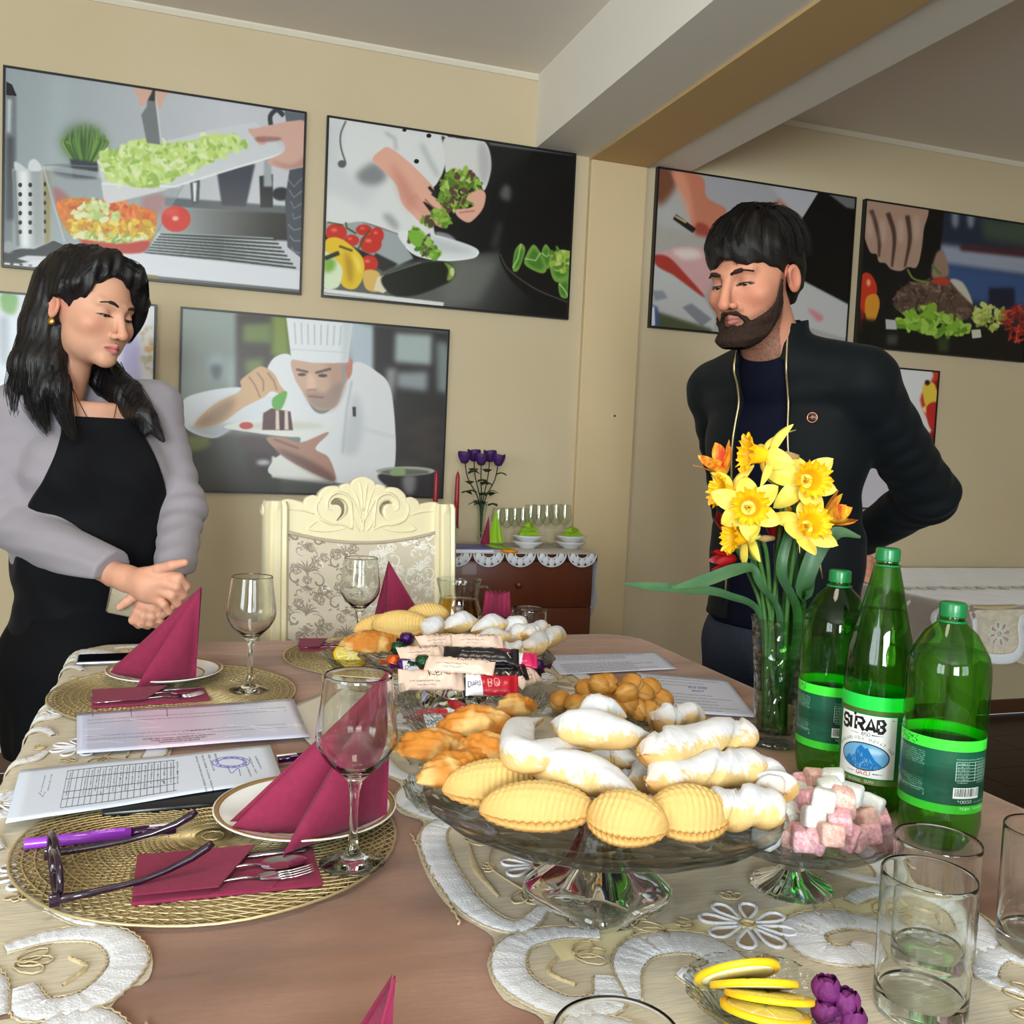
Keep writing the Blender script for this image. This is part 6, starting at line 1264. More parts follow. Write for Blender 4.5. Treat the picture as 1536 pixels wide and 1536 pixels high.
# ---------------------------------------------------------------- walnut-shaped biscuits on a glass plate
wp = thing('glass_plate', 'clear glass plate under the walnut biscuits', 'plate', (.695, 1.452, TZ))
MB().lathe([(0, .0), (.06, 0), (.065, .003), (.098, .013), (.105, .016), (.103, .018), (.095, .0155), (.062, .006), (0, .005)], 60, fn=lambda a, i: 1+.01*math.cos(16*a)).build('dish', m_cut, wp)
m_nut = attrmat('biscuit_crust', .6, .3, bump=(500, .5)); GN = 'walnut-shaped biscuits'
def walnut(sd):
    n = 26; V = []; F = []
    for j in range(n//2+1):
        ph = -PI/2+PI*j/(n//2)
        for k in range(n):
            a = 2*PI*k/n; r = .0182*(1+.05*math.sin(7*a+2*math.sin(3*ph)+sd)*math.cos(ph)); x, y, z = r*math.cos(ph)*math.cos(a), r*1.12*math.sin(ph), r*.98*math.cos(ph)*math.sin(a); g = math.exp(-(z/.0016)**2); q = 1-.16*g+.05*math.exp(-((abs(z)-.0035)/.0015)**2); V.append((x*q, y*q, z))
    for j in range(n//2):
        for k in range(n): F.append((j*n+k, j*n+(k+1) % n, (j+1)*n+(k+1) % n, (j+1)*n+k))
    V = np.array(V); g = np.exp(-(V[:, 2]/.0022)**2); c1, c2, c3 = L3((206, 150, 72)), L3((178, 116, 46)), L3((226, 188, 124)); k = vnoise(V, 140, sd); col = c1*(1-k)[:, None]+c2*k[:, None]; col = col*(1-.6*g)[:, None]+c3*(.6*g)[:, None]
    return V, np.array(F), col
proto = [meshobj('walnut_biscuit', *walnut(s)[:2], m_nut, col=walnut(s)[2]) for s in range(3)]
spots = [(840, 1051, .014, 'leftmost of the pile'), (864, 1056, .016, 'second from the left in front'), (880, 1046, .02, 'behind the second from the left'), (906, 1049, .024, 'in the middle of the lower row'), (899, 1027, .055, 'topmost at the left of the pile'), (878, 1034, .04, 'small, peeping out at the back left'),
         (911, 1025, .056, 'topmost with a dark crack'), (940, 1040, .042, 'in the upper middle'), (948, 1026, .052, 'at the top right of the middle'), (944, 1057, .022, 'in the lower middle behind the sugared pastry'), (965, 1040, .036, 'right of the middle with a pale seam'), (974, 1066, .012, 'low at the right'), (993, 1049, .024, 'rightmost and roundest'), (975, 1032, .042, 'small, at the back right')]
for i, (u, v, dz, lab) in enumerate(spots):
    o = proto[i] if i < 3 else proto[i % 3].copy()
    if i >= 3: COL.objects.link(o)
    p = PZ(u, v, TZ+.012+dz); o.location = Vector([float(q) for q in p]); o.rotation_euler = (rnd.uniform(-.6, .9), rnd.uniform(-.8, .8), rnd.uniform(0, 3)); o.scale = (1.02,)*3
    tag(o, 'walnut-shaped biscuit, '+lab, 'biscuit', GN)
for i, (dx, dy, dz) in enumerate(((0, 0, .026), (.04, -.01, .026), (-.03, .03, .026), (.03, .04, .026), (0, .045, .026), (-.01, -.03, .026), (.02, .01, .05), (.06, .02, .028))):
    o = proto[i % 3].copy(); COL.objects.link(o); o.location = (.695+dx, 1.452+dy, TZ+dz); o.rotation_euler = (i, i*.7, i*1.3); tag(o, 'walnut-shaped biscuit buried inside the pile', 'biscuit', GN)

# ---------------------------------------------------------------- sugared jelly cubes
GT = 'sugared jelly cubes'
m_td = {k: mat('jelly_'+k, c, .85, var=(260, c2, .28), bump=(500, 1.2), sss=.2) for k, c, c2 in (('pink', (218, 120, 136), (240, 214, 218)), ('white', (206, 212, 206), (236, 238, 236)), ('salmon', (214, 142, 128), (238, 216, 206)))}
def cube_mesh(m):
    b = MB(); b.rbox(-.0128, .0128, -.0118, .0118, -.0112, .0112, .0042, 3); o = b.build('jelly_cube', m); V = np.array(b.V); return o
cp = {k: cube_mesh(m) for k, m in m_td.items()}; used = set()
def cube(k, p, rot, lab):
    o = cp[k] if k not in used else cp[k].copy()
    if k in used: COL.objects.link(o)
    used.add(k); o.location = Vector([float(q) for q in p]); o.rotation_euler = rot; tag(o, lab, 'sweet', GT)
top = [(1206, 1177, 'pink', 'at the top left of the heap'), (1224, 1170, 'salmon', 'at the very back of the heap'), (1195, 1195, 'white', 'beside the pastry rolls at the back'), (1246, 1185, 'white', 'at the upper back middle'), (1218, 1200, 'pink', 'small, in the middle left'), (1236, 1200, 'white', 'just right of the small pink one'), (1262, 1198, 'salmon', 'on top in the middle'), (1276, 1192, 'white', 'upper right behind the salmon one'), (1308, 1207, 'white', 'at the right back rim'),
       (1190, 1220, 'white', 'left of the two pale front cubes'), (1221, 1226, 'white', 'largest pale one in the middle'), (1260, 1234, 'pink', 'small, in the gap at the middle front'), (1296, 1228, 'salmon', 'broad, at the right'), (1318, 1232, 'pink', 'at the far right end'), (1190, 1254, 'salmon', 'front left corner'), (1224, 1258, 'pink', 'front, second from the left'), (1246, 1252, 'salmon', 'squeezed between the front pink ones'), (1270, 1254, 'pink', 'deep pink, front middle'), (1300, 1250, 'pink', 'deep pink, front right'), (1180, 1240, 'white', 'pale, beside the near stand rim'), (1250, 1170, 'white', 'pale, at the back beside the bottle')]
for i, (u, v, k, lab) in enumerate(top):
    dz = .050-.045*abs((u-1248)/80)**1.6-.030*max(0, (v-1205)/50); cube(k, PZ(u, v, TZ+.066+max(dz, .004)), (rnd.uniform(-.35, .35), rnd.uniform(-.35, .35), rnd.uniform(0, 1.5)), k+' sugared jelly cube '+lab)
for i in range(14):
    a = i*2.4; r = .075*math.sqrt((i+.5)/14); cube(('white', 'pink', 'salmon')[i % 3], (.628+r*math.cos(a), .846+r*math.sin(a), TZ+.0755+(.02 if r < .05 else 0)), (0, 0, a), 'sugared jelly cube buried in the heap on the footed dish')

# ---------------------------------------------------------------- lemon dish, rosebuds, jug
m_lem = mat('lemon_flesh', (240, 208, 60), .35, var=(220, (250, 232, 140), .25), sss=.2); m_zest = mat('lemon_zest', (246, 200, 24), .4, bump=(600, .5))
def lemon_slice(p, rot, label, R=.035, grp='lemon slices'):
    t = thing('lemon_slice', label, 'lemon slice', p, 0, grp); t.rotation_euler = rot
    MB().lathe([(R*.86, -.0025), (R, -.0022), (R*1.01, 0), (R, .0022), (R*.86, .0025)], 36).build('rind', m_zest, t)
    MB().lathe([(0, -.0022), (R*.88, -.0022), (R*.88, .0022), (0, .0022)], 36).build('pith', mat('lemon_pith', (244, 236, 190), .6), t)
    for k in range(9):
        a0, a1 = 2*PI*k/9+.05, 2*PI*(k+1)/9-.05; q = [(R*.1*math.cos((a0+a1)/2), R*.1*math.sin((a0+a1)/2))]+[(R*.8*math.cos(a), R*.8*math.sin(a)) for a in np.linspace(a0, a1, 6)]; MB().prism(q, .002, .003).build('segment', m_lem, t, smooth=False)
lx, ly = .447, .632
ld = thing('scalloped_dish', 'small scalloped glass dish of lemon slices and rosebuds at the bottom edge', 'dish', (lx, ly, TZ))
MB().lathe([(0, 0), (.03, 0), (.032, .004), (.045, .018), (.058, .030), (.060, .032), (.057, .032), (.043, .021), (.03, .009), (0, .008)], 72, fn=lambda a, i: 1+(.05*abs(math.sin(8*a)) if 4 <= i <= 6 else 0)).build('bowl_body', m_cut, ld, sharp=20)
for i, (dx, dy, dz, rt, lab) in enumerate(((-.016, .012, .042, (-.6, .5, .5), 'lemon slice leaning at the back of the lemon dish'), (-.006, .002, .036, (-.45, .4, .4), 'lemon slice second in the leaning row'), (.002, -.008, .031, (-.3, .3, .3), 'lemon slice third in the leaning row'), (-.008, -.018, .026, (-.2, .25, .2), 'lemon slice lying foremost in the lemon dish'))): lemon_slice((lx+dx, ly+dy, TZ+dz), rt, lab)
m_bud = mat('dried_rose_purple', (120, 34, 110), .7, var=(160, (84, 20, 80), .3), bump=(300, 1))
def bud(p, label, s=1, m=m_bud):
    t = thing('rosebud', label, 'flower', p, rnd.uniform(0, 3), 'dried rosebuds in the lemon dish'); t.scale = (s,)*3
    MB().lathe([(0, -.010), (.006, -.007), (.0095, 0), (.008, .007), (.003, .010), (0, .0105)], 14).build('heart', m, t)
    for k in range(7):
        a = k*2.4; R = .0095+.0006*k; b = MB(); b.grid(lambda u, v: (R*math.cos(a+(u-.5)*1.7)*(math.sin(.5+v*1.9)), R*math.sin(a+(u-.5)*1.7)*(math.sin(.5+v*1.9)), -.009+.019*v+.002*math.cos((u-.5)*5)*v), 8, 6); b.build('petal', m, t)
for i, (u, v, dz, lab) in enumerate(((1240, 1486, .034, 'dried purple rosebud, upper one beside the lemon slices'), (1268, 1505, .026, 'dried purple rosebud furthest right in the lemon dish'), (1240, 1522, .020, 'dried purple rosebud lower in the lemon dish'), (1280, 1532, .014, 'dried purple rosebud at the bottom edge'))): bud(PZ(u, v, TZ+dz+.004), lab, .95)
# far lemon dish
fx, fy = PZ(522, 1002, TZ)[:2]; fd = thing('scalloped_dish', 'small scalloped glass saucer with a lemon piece left of the far stand', 'dish', (fx, fy, TZ))
MB().lathe([(0, 0), (.03, 0), (.032, .004), (.045, .018), (.056, .028), (.058, .03), (.055, .03), (.043, .021), (.03, .009), (0, .008)], 72, fn=lambda a, i: 1+(.05*abs(math.sin(8*a)) if 4 <= i <= 6 else 0)).build('bowl_body', m_cut, fd, sharp=20)
lemon_slice((fx+.004, fy-.004, TZ+.026), (.5, .1, 0), 'lemon slice in the far scalloped saucer')
# crystal bowl half hidden behind the near stand
cx, cy = PZ(648, 1225, TZ)[:2]; cb = thing('crystal_bowl', 'small cut-crystal bowl half hidden left of the near cake stand', 'bowl', (cx+.022, cy+.02, TZ))
MB().lathe([(0, 0), (.03, 0), (.036, .004), (.05, .02), (.054, .034), (.052, .035), (.046, .021), (.03, .008), (0, .007)], 64, fn=lambda a, i: 1+(.03*math.cos(16*a) if 2 <= i <= 5 else 0)).build('bowl_body', m_cut, cb, sharp=20)
jx, jy = .618, 2.172
jg = thing('glass_jug', 'clear glass jug half full of golden drink near the carved chair', 'jug', (jx, jy, TZ), -.2)
jp = [(0, 0), (.048, 0), (.052, .004), (.060, .03), (.060, .055), (.050, .085), (.0455, .105), (.049, .135), (.051, .147)]
MB().lathe(jp+[(r-.002, z+.0005 if z > .1 else z+.002) for r, z in reversed(jp)][:-1]+[(0, .004)], 48, fn=lambda a, i: 1+(.10*math.exp(-((a-PI)/.35)**2) if 6 < i < 11 else 0)).build('jug_body', m_tumb, jg)
MB().tube(spline([(.046, 0, .128), (.068, 0, .128), (.082, 0, .105), (.078, 0, .07), (.058, 0, .05)], 5), .005, 10, flat=.7).build('handle', m_tumb, jg)
MB().lathe([(0, .005), (.048, .005), (.058, .03), (.058, .055), (.0485, .085), (.0445, .100), (0, .100)], 40).build('drink', glassmat('golden_tea', (240, 212, 96), (190, 150, 30), 0, 1, ior=1.33), jg)
# ---------------------------------------------------------------- mineral water bottles
m_pet = None
def petmat(name, tint, edge, rough=.03, strength=.75):
    """green bottle plastic: coloured see-through body that also glows with the light scattered in it"""
    if name in MATS: return MATS[name]
    m = bpy.data.materials.new(name); m.use_nodes = True; nt = m.node_tree; nt.nodes.clear(); out = nd(nt, 'ShaderNodeOutputMaterial'); mx = nd(nt, 'ShaderNodeMixShader'); m2 = nd(nt, 'ShaderNodeMixShader'); m2.inputs[0].default_value = strength
    tr = nd(nt, 'ShaderNodeBsdfRefraction'); tr.inputs['IOR'].default_value = 1.12; tr.inputs['Roughness'].default_value = rough; tr.inputs['Color'].default_value = (*lin(tint), 1); tl = nd(nt, 'ShaderNodeBsdfTransparent'); tl.inputs['Color'].default_value = (*lin(edge), 1)
    gl = nd(nt, 'ShaderNodeBsdfGlossy'); gl.inputs['Roughness'].default_value = .03; fr = schlick(nt, nd(nt, 'ShaderNodeLayerWeight'), 1.5)
    nt.links.new(tr.outputs[0], m2.inputs[1]); nt.links.new(tl.outputs[0], m2.inputs[2]); nt.links.new(fr.outputs[0], mx.inputs[0]); nt.links.new(m2.outputs[0], mx.inputs[1]); nt.links.new(gl.outputs[0], mx.inputs[2]); nt.links.new(mx.outputs[0], out.inputs[0]); MATS[name] = m; return m
m_pet = petmat('green_pet', (172, 246, 128), (180, 246, 140)); m_petd = petmat('dark_green_pet', (160, 226, 116), (150, 220, 112)); m_capg = mat('green_cap', (18, 116, 62), .35, coat=.2)
def label_side():
    c = Canvas(900, 420, (22, 84, 60)); r = np.random.RandomState(4)
    c.poly([(0, 0), (900, 0), (900, 62), (0, 62)], (66, 232, 60)); c.poly([(0, 372), (900, 372), (900, 420), (0, 420)], (60, 200, 50))
    for k in range(26): c.ell(270+r.rand()*90, 12+r.rand()*40, 3, 4, (30, 100, 60))
    for k in range(20): c.scribble(255, 92+k*12, 135, 8, (190, 214, 200), 0, .75, k)
    c.line([(250, 338), (250, 306), (396, 306), (396, 338)], 2, (200, 220, 206))
    for k in range(5): c.blob([(r.rand()*900, 100+r.rand()*240) for _ in range(4)], (16, 62, 46), 6, .5)
    for k in range(7): c.line([(500, 120+k*18), (640, 120+k*18)], 2, (200, 220, 206)); c.scribble(506, 134+k*18, 40, 8, (220, 230, 224), 0, .8, 40+k); c.scribble(586, 134+k*18, 46, 8, (220, 230, 224), 0, .8, 60+k)
    for x in (500, 574, 640): c.line([(x, 120), (x, 228)], 2, (200, 220, 206))
    c.scribble(500, 108, 130, 7, (220, 230, 224), 0, .8, 77)
    c.poly([(494, 268), (600, 268), (600, 330), (494, 330)], (236, 240, 236)); x = 500
    while x < 594: w = 1.5+r.rand()*3; c.poly([(x, 272), (x+w, 272), (x+w, 318), (x, 318)], (16, 30, 24)); x += w+1.5+r.rand()*3
    c.text(510, 356, '*0032', 15, (230, 236, 230), 0, .14); c.scribble(580, 356, 60, 9, (220, 230, 224), 0, .8, 9); c.text(520, 396, 'TEBII MINERAL SU', 14, (230, 244, 230), 0, .12)
    for k in range(12): c.scribble(690, 110+k*18, 150, 9, (190, 214, 200), 0, .7, 100+k)
    return c
FONT['Ə'] = _f('04 34 43 41 30 10 01 02 42')
def label_front():
    c = Canvas(1000, 420, (26, 116, 52)); r = np.random.RandomState(8)
    c.poly([(0, 0), (1000, 0), (1000, 70), (0, 70)], (34, 206, 74)); c.poly([(0, 66), (1000, 66), (1000, 84), (0, 84)], (80, 96, 44)); c.poly([(0, 396), (1000, 396), (1000, 420), (0, 420)], (100, 112, 60))
    c.poly([(330, 92), (610, 92), (610, 388), (330, 388)], (240, 241, 240)); ink = (26, 24, 26)
    c.text(345, 168, 'SIRAB', 58, ink, 0, .27, 1.10); c.ell(417, 96, 7, 7, ink); c.line([(588, 108), (596, 108)], 3, ink)
    c.text(450, 192, '1950', 16, ink, 0, .13); c.line([(400, 184), (440, 184)], [1, 5, 2], ink); c.line([(500, 184), (552, 184)], [5, 3, 1], ink)
    for k, ch in enumerate('DAĞLARINDA HƏYAT VAR'.replace('Ğ', 'G')):
        a = -PI*.86+PI*.72*k/19; x, y = 470+136*math.cos(a), 300+88*math.sin(a); c.text(x-4, y, ch, 14, (60, 60, 62), a+PI/2, .12)
    c.ell(470, 290, 116, 66, ink); c.ell(470, 290, 111, 61, (112, 172, 216)); c.ell(500, 262, 60, 14, (196, 220, 236), 10, .8)
    mt = [(372, 328), (400, 292), (420, 300), (440, 254), (456, 236), (474, 252), (486, 246), (500, 270), (520, 300), (560, 332), (520, 346), (420, 346)]
    c.poly(mt, (28, 116, 186)); 
    for k in range(36): x, y = 400+r.rand()*140, 258+r.rand()*76; c.line([(x, y), (x+6*r.randn(), y+14+8*r.rand())], [1, 6, 1], (236, 244, 250)) if y > 240+abs(x-456)*.75 else None
    c.text(442, 376, 'QAZLI', 19, (176, 26, 40), 0, .14); c.line([(392, 367), (430, 367)], [1, 4, 2], ink); c.line([(514, 367), (560, 367)], [4, 2, 1], ink)
    for k in range(11): c.scribble(636, 128+k*16, 120 if k % 3 else 70, 8, (186, 214, 190), 0, .75, 20+k)
    c.line([(626, 118), (760, 118)], 2, (186, 214, 190)); c.ell(650, 322, 17, 17, (190, 220, 196)); c.ell(650, 322, 14, 14, (26, 116, 52)); c.line([(684, 334), (700, 306), (716, 334), (684, 334)], 4, (190, 220, 196))
    c.text(636, 392, 'NATURAL MINERAL', 13, (220, 236, 222), 0, .12); c.text(350, 413, 'TEBII MINERAL SUYU', 13, (220, 236, 222), 0, .12)
    for k in range(10): c.scribble(60, 120+k*22, 200, 10, (186, 214, 190), 0, .7, 60+k)
    return c
LS, LF = printmat('side_label_print', label_side(), .3, .2), printmat('front_label_print', label_front(), .3, .2)
def bottle(x, y, H, kind, label, rz, lm):
    t = thing('water_bottle', label, 'bottle', (x, y, TZ+.0005), rz, 'green mineral water bottles')
    if kind == 'round':
        R = .0485; pf = [(0, .006), (.020, .003), (.030, 0), (.038, .001), (.0455, .012), (R, .03), (R*.985, .045), (R*.972, .052), (R*.972, .143), (R*.985, .150), (R, .158), (R, .215), (R*.985, .228), (R*.92, .240), (.030, .266), (.0165, .279), (.0142, .283), (.0140, .290)]; z0, z1, zw, rl = .052, .142, .244, R*.985
    else:
        R = .0455; pf = [(0, .006), (.020, .003), (.030, 0), (.036, .001), (.043, .012), (R, .03), (R, .034), (R*.985, .039), (R*.985, .156), (R*.99, .161), (R*.98, .185), (R*.93, .21), (.034, .245), (.0245, .285), (.0165, .318), (.0142, .324), (.0140, .330)]; z0, z1, zw, rl = .040, .155, .262, R*1.0
    k = (H-.0)/(.3035 if kind == 'round' else .3435); S = Matrix.Diagonal((1, 1, k, 1))
    fl = (lambda a, i: 1+(.03*math.cos(5*a) if 2 < i < 6 else 0)) if kind == 'round' else (lambda a, i: 1+(.03*math.cos(5*a) if 2 < i < 6 else 0)+(.012*math.cos(14*a+i) if 10 < i < 15 else 0))
    MB().lathe(pf, 56, S, fn=fl).build('bottle_body', m_pet if kind == 'round' else m_petd, t)
    w = [(r-.0012, z+.001) for r, z in pf if z < zw]; rr = np.interp(zw, [z for r, z in pf], [r for r, z in pf])-.0012
    MB().lathe(w+[(rr, zw), (0, zw)], 48, S, fn=fl).build('water', glassmat('green_lit_water', (238, 250, 230), (200, 236, 180), 0, .5, ior=1.12), t)
    g = MB(); g.grid(lambda u, v: (rl*math.cos(2*PI*u)*1.004, rl*math.sin(2*PI*u)*1.004, (z0+(z1-z0)*v)*k), 64, 2); uv = [(i/64, j/2) for j in range(3) for i in range(65)]; meshobj('label_wrap', g.V, g.F, lm, t, uv=uv)
    zt = pf[-1][1]*k; b = MB(); b.lathe([(0, .0148), (.0135, .0148), (.0152, .0135), (.0156, .012), (.0156, -.002), (.0148, -.0025), (.0145, -.0025)], 60, T(0, 0, zt-.001), fn=lambda a, i: 1+(.012*math.cos(30*a) if 2 < i < 5 else 0)); b.build('cap', m_capg, t, sharp=40)
    MB().lathe([(.0142, -.011), (.0178, -.0105), (.0180, -.0085), (.0142, -.008)], 40, T(0, 0, zt)).build('neck_ring', m_capg, t)
def facing(x, y, u): return math.atan2(-y, -x)-2*PI*u      # turn so that label position u points to the viewer
bottle(.898, 1.144, .306, 'round', 'left green water bottle, beside the flower vase', facing(.898, 1.144, .54), LS)
bottle(.886, 1.034, .3505, 'tall', 'tall tapering green water bottle with the white mountain label', facing(.886, 1.034, .515), LF)
bottle(.886, .914, .297, 'round', 'right and nearest green water bottle with round shoulders', facing(.886, .914, .50), LS)
# ---------------------------------------------------------------- vase of daffodils and tulips
VX, VY = .913, 1.302
vz = thing('flower_vase', 'tall cut-glass vase with a square foot holding the daffodils', 'vase', (VX, VY, TZ), .2)
def vsq(a, i): return 1+.05*(abs(math.cos(2*a))**.8)+.012*math.cos(8*a)
vp = [(0, 0), (.036, 0), (.038, .004), (.036, .012), (.0325, .014), (.033, .05), (.036, .1), (.040, .15), (.0445, .195), (.0465, .208)]
MB().lathe(vp+[(r-.003, z) for r, z in reversed(vp) if z > .03]+[(.029, .02), (0, .018)], 64, fn=vsq).build('vase_body', glassmat('vase_crystal', (238, 244, 240), (120, 134, 126), .01, bump=(75, 3.5)), vz, sharp=30)
MB().lathe([(0, .019), (.0285, .021), (.031, .06), (.0335, .1), (.037, .145), (0, .145)], 40).build('water', glassmat('vase_water', (216, 232, 206), (150, 176, 130), 0, .7, ior=1.33), vz)
m_stem = mat('stem_green', (74, 118, 52), .45, var=(40, (54, 96, 44), .3)); m_leafg = mat('leaf_blue_green', (72, 110, 72), .42, var=(30, (52, 88, 56), .3), spec=.4)
m_pet1 = mat('daffodil_petal', (248, 222, 74), .5, var=(60, (250, 232, 120), .3), sss=.25); m_cor = mat('daffodil_corona', (250, 196, 12), .5, var=(80, (244, 178, 8), .3), sss=.25); m_sheath = mat('flower_sheath', (176, 142, 96), .8)
m_tul = mat('tulip_yellow_red', (246, 196, 52), .4, var=(38, (214, 66, 28), .16), sss=.2, stretch=(3, 3, .5)); m_tred = mat('tulip_red', (168, 10, 22), .4, var=(40, (130, 6, 18), .3), sss=.2)
BASE = np.array((VX, VY, TZ+.03))
def frame_to(d):
    d = Vector(d).normalized(); return d.to_track_quat('Z', 'Y').to_matrix().to_4x4()
def stem_path(head, back, k):
    """from the vase up to the flower head, arriving along -back"""
    a = k*2.399; r = .018; b0 = BASE+np.array((r*math.cos(a), r*math.sin(a), -.005*(k % 3))); top = np.array((VX+.030*math.cos(a+.5), VY+.030*math.sin(a+.5), TZ+.200))
    d = head[:2]-np.array((VX, VY)); L = np.linalg.norm(d)+1e-6; top[:2] = np.array((VX, VY))+d/L*min(.030, L*.45)
    return spline([b0, top, (top*.35+(head-back*.03)*.65)+np.array((0, 0, .012)), head-back*.022, head-back*.004], 7)
def daffodil(u, v, dep, face, label, k, s=1.0, droop=None):
    H = PD(u, v, dep); f = np.array(face, float); f /= np.linalg.norm(f); t = thing('daffodil', label, 'flower', (BASE[0], BASE[1], TZ+.03), 0, 'daffodils in the vase'); o = np.array(t.location)
    M = Matrix.Translation(Vector(H-o)) @ frame_to(f) @ Matrix.Rotation(k*.9, 4, 'Z') @ Matrix.Scale(s*1.13, 4); R = np.random.RandomState(k)
    MB().tube([Vector(p-o) for p in stem_path(H, f, k)], .0036, 8).build('stem', m_stem, t)
    for i in range(6):
        a = i*PI/3+(.0 if i % 2 else .08); L = .041*(1+.08*R.randn()); W = .0138; lift = .004 if i % 2 else .0; tw = .42*R.randn(); rec = .016*R.randn()-.005
        def pf(uu, vv):
            w = W*math.sin(PI*min(.12+vv*.88, 1))**.7*(1 if vv < .9 else 1); x = .004+L*vv; y = (uu-.5)*2*w; z = lift+rec*vv*vv+.005*math.sin(vv*PI)*(1-abs(uu-.5)*2)+y*tw*vv-.004*abs(uu-.5)*vv; return (x*math.cos(a)-y*math.sin(a), x*math.sin(a)+y*math.cos(a), z)
        MB().grid(pf, 8, 12, M).build('petal', m_pet1, t)
    def cf(uu, vv):
        a = 2*PI*uu; fr = sstep(.6, 1, vv); r = .0082+.0080*vv+.0066*fr*(1+.40*math.sin(13*a)+.3*math.sin(23*a+1)); return (r*math.cos(a), r*math.sin(a), .002+.033*vv-.003*fr+.0022*fr*math.sin(17*a))
    MB().grid(cf, 96, 12, M, closeu=True).build('corona', m_cor, t)
    b = MB()
    for i in range(5): a = i*1.256; b.tube([(.001*math.cos(a), .001*math.sin(a), .002), (.0025*math.cos(a), .0025*math.sin(a), .018)], .0009, 5, M)
    b.build('stamens', m_cor, t); t.children[-1]['kind'] = 'stuff'
    MB().tube([Vector((0, 0, .001)), Vector((0, 0, -.010)), Vector((0, .001, -.018))], [.0055, .004, .0042], 10, M).build('throat', m_pet1, t)
    MB().tube([Vector((.002, 0, -.014)), Vector((.004, .002, -.024)), Vector((.003, .002, -.040))], [.002, .0055, .0035], 8, M).build('sheath', m_sheath, t)
def dirc(r, up, tow): return cR*r+cU*up-cF*tow         # image right / up / towards the viewer
daffodil(1152, 684, 1.47, dirc(-1, .12, .15), 'topmost daffodil, seen from the side with its trumpet to the left', 1, 1.08)
daffodil(1206, 722, 1.455, dirc(.1, .05, 1), 'daffodil at the upper right facing the viewer', 2, 1.05)
daffodil(1122, 762, 1.44, dirc(-.15, .05, 1), 'daffodil in front centre facing the viewer', 3, 1.05)
daffodil(1102, 740, 1.49, dirc(-1, .15, .35), 'daffodil at the left behind, trumpet to the left', 4, .95)
daffodil(1207, 792, 1.44, dirc(.15, .28, .9), 'lowest daffodil on the right, facing slightly up', 5, 1.0)
daffodil(1122, 806, 1.465, dirc(-1, .0, .3), 'lowest daffodil on the left, drooping sideways', 6, .95)
def tulip(u, v, dep, up, m, label, k, s=1.0, openn=.3):
    H = PD(u, v, dep); f = np.array(up, float); f /= np.linalg.norm(f); t = thing('tulip', label, 'flower', (BASE[0], BASE[1], TZ+.03), 0, 'tulips in the vase'); o = np.array(t.location)
    M = Matrix.Translation(Vector(H-o)) @ frame_to(f) @ Matrix.Rotation(k*.7, 4, 'Z') @ Matrix.Scale(s, 4)
    MB().tube([Vector(p-o) for p in stem_path(H, f, k)], .0034, 8).build('stem', m_stem, t)
    for i in range(6):
        a = i*PI/3; R0 = .017 if i % 2 else .0145
        def pf(uu, vv):
            w = .95*math.sin(PI*(.18+.80*vv))**.8; th = a+(uu-.5)*2*w*.62; r = R0*(math.sin(min(vv*1.5, 1)*PI/2)**.7)*(1+openn*vv*vv*1.4); return (r*math.cos(th), r*math.sin(th), .044*vv+(-.004*abs(uu-.5)*vv))
        MB().grid(pf, 8, 10, M).build('petal', m, t)
tulip(1090, 712, 1.52, dirc(-.55, .8, .2), m_tul, 'open yellow-red striped tulip at the upper left', 11, 1.05, .8)
tulip(1232, 782, 1.50, dirc(.85, .5, .2), m_tul, 'yellow-red striped tulip pointing out to the right', 12, 1.1, .5)
tulip(1188, 792, 1.52, dirc(.0, 1, .1), m_tul, 'yellow-red striped tulip upright behind the daffodils', 13, 1.0, .3)
tulip(1100, 806, 1.52, dirc(-.3, .9, .1), m_tred, 'dark red tulip left behind the front daffodil', 14, 1.05, .2)
tulip(1106, 838, 1.50, dirc(-1, -.1, .1), m_tred, 'dark red tulip drooping low at the left', 15, .95, .15)
tulip(1164, 812, 1.52, dirc(.0, 1, .1), m_tred, 'dark red tulip between the stems in the middle', 16, 1.05, .15)
def blade(pts, wd, label, m=m_leafg):
    P = [np.array(p) for p in pts]; t = np.array((BASE[0], BASE[1], TZ+.03)); S = spline(P, 8)-t; n = len(S); d = np.gradient(S, axis=0); d /= np.linalg.norm(d, axis=1)[:, None]; V = []
    vw = -cF
    side = np.cross(d, np.tile(vw+np.array((0, 0, .6)), (n, 1))); side /= np.linalg.norm(side, axis=1)[:, None]; nrm = np.cross(side, d)
    for i in range(n):
        w = np.interp(i/(n-1), np.linspace(0, 1, len(wd)), wd)
        for c in (-1, -.5, 0, .5, 1): V.append(S[i]+side[i]*w*c+nrm[i]*w*.25*abs(c))
    F = [(i*5+j, i*5+j+1, (i+1)*5+j+1, (i+1)*5+j) for i in range(n-1) for j in range(4)]; nv = len(V)
    V2 = V+[v-nrm[i//5]*.0008 for i, v in enumerate(V)]; F2 = F+[tuple(nv+q for q in reversed(f)) for f in F]
    o = MB().add(V2, F2).build('flower_leaf', m); o.location = Vector([float(q) for q in t]); tag(o, label, 'leaf', 'leaves in the flower vase')
lip = TZ+.205
blade([BASE+(.012, .0, 0), (VX+.03, VY-.005, lip), PD(1205, 880, 1.49), PD(1226, 826, 1.48), PD(1256, 800, 1.47), PD(1291, 806, 1.46)], [.004, .008, .013, .014, .011, .002], 'broad leaf arching to the right out of the vase')
blade([BASE+(-.012, .006, 0), (VX-.034, VY+.002, lip-.002), PD(1090, 893, 1.49), PD(1030, 884, 1.47), PD(975, 880, 1.46), PD(934, 875, 1.45)], [.003, .006, .007, .008, .007, .001], 'long leaf stretching far out to the left')
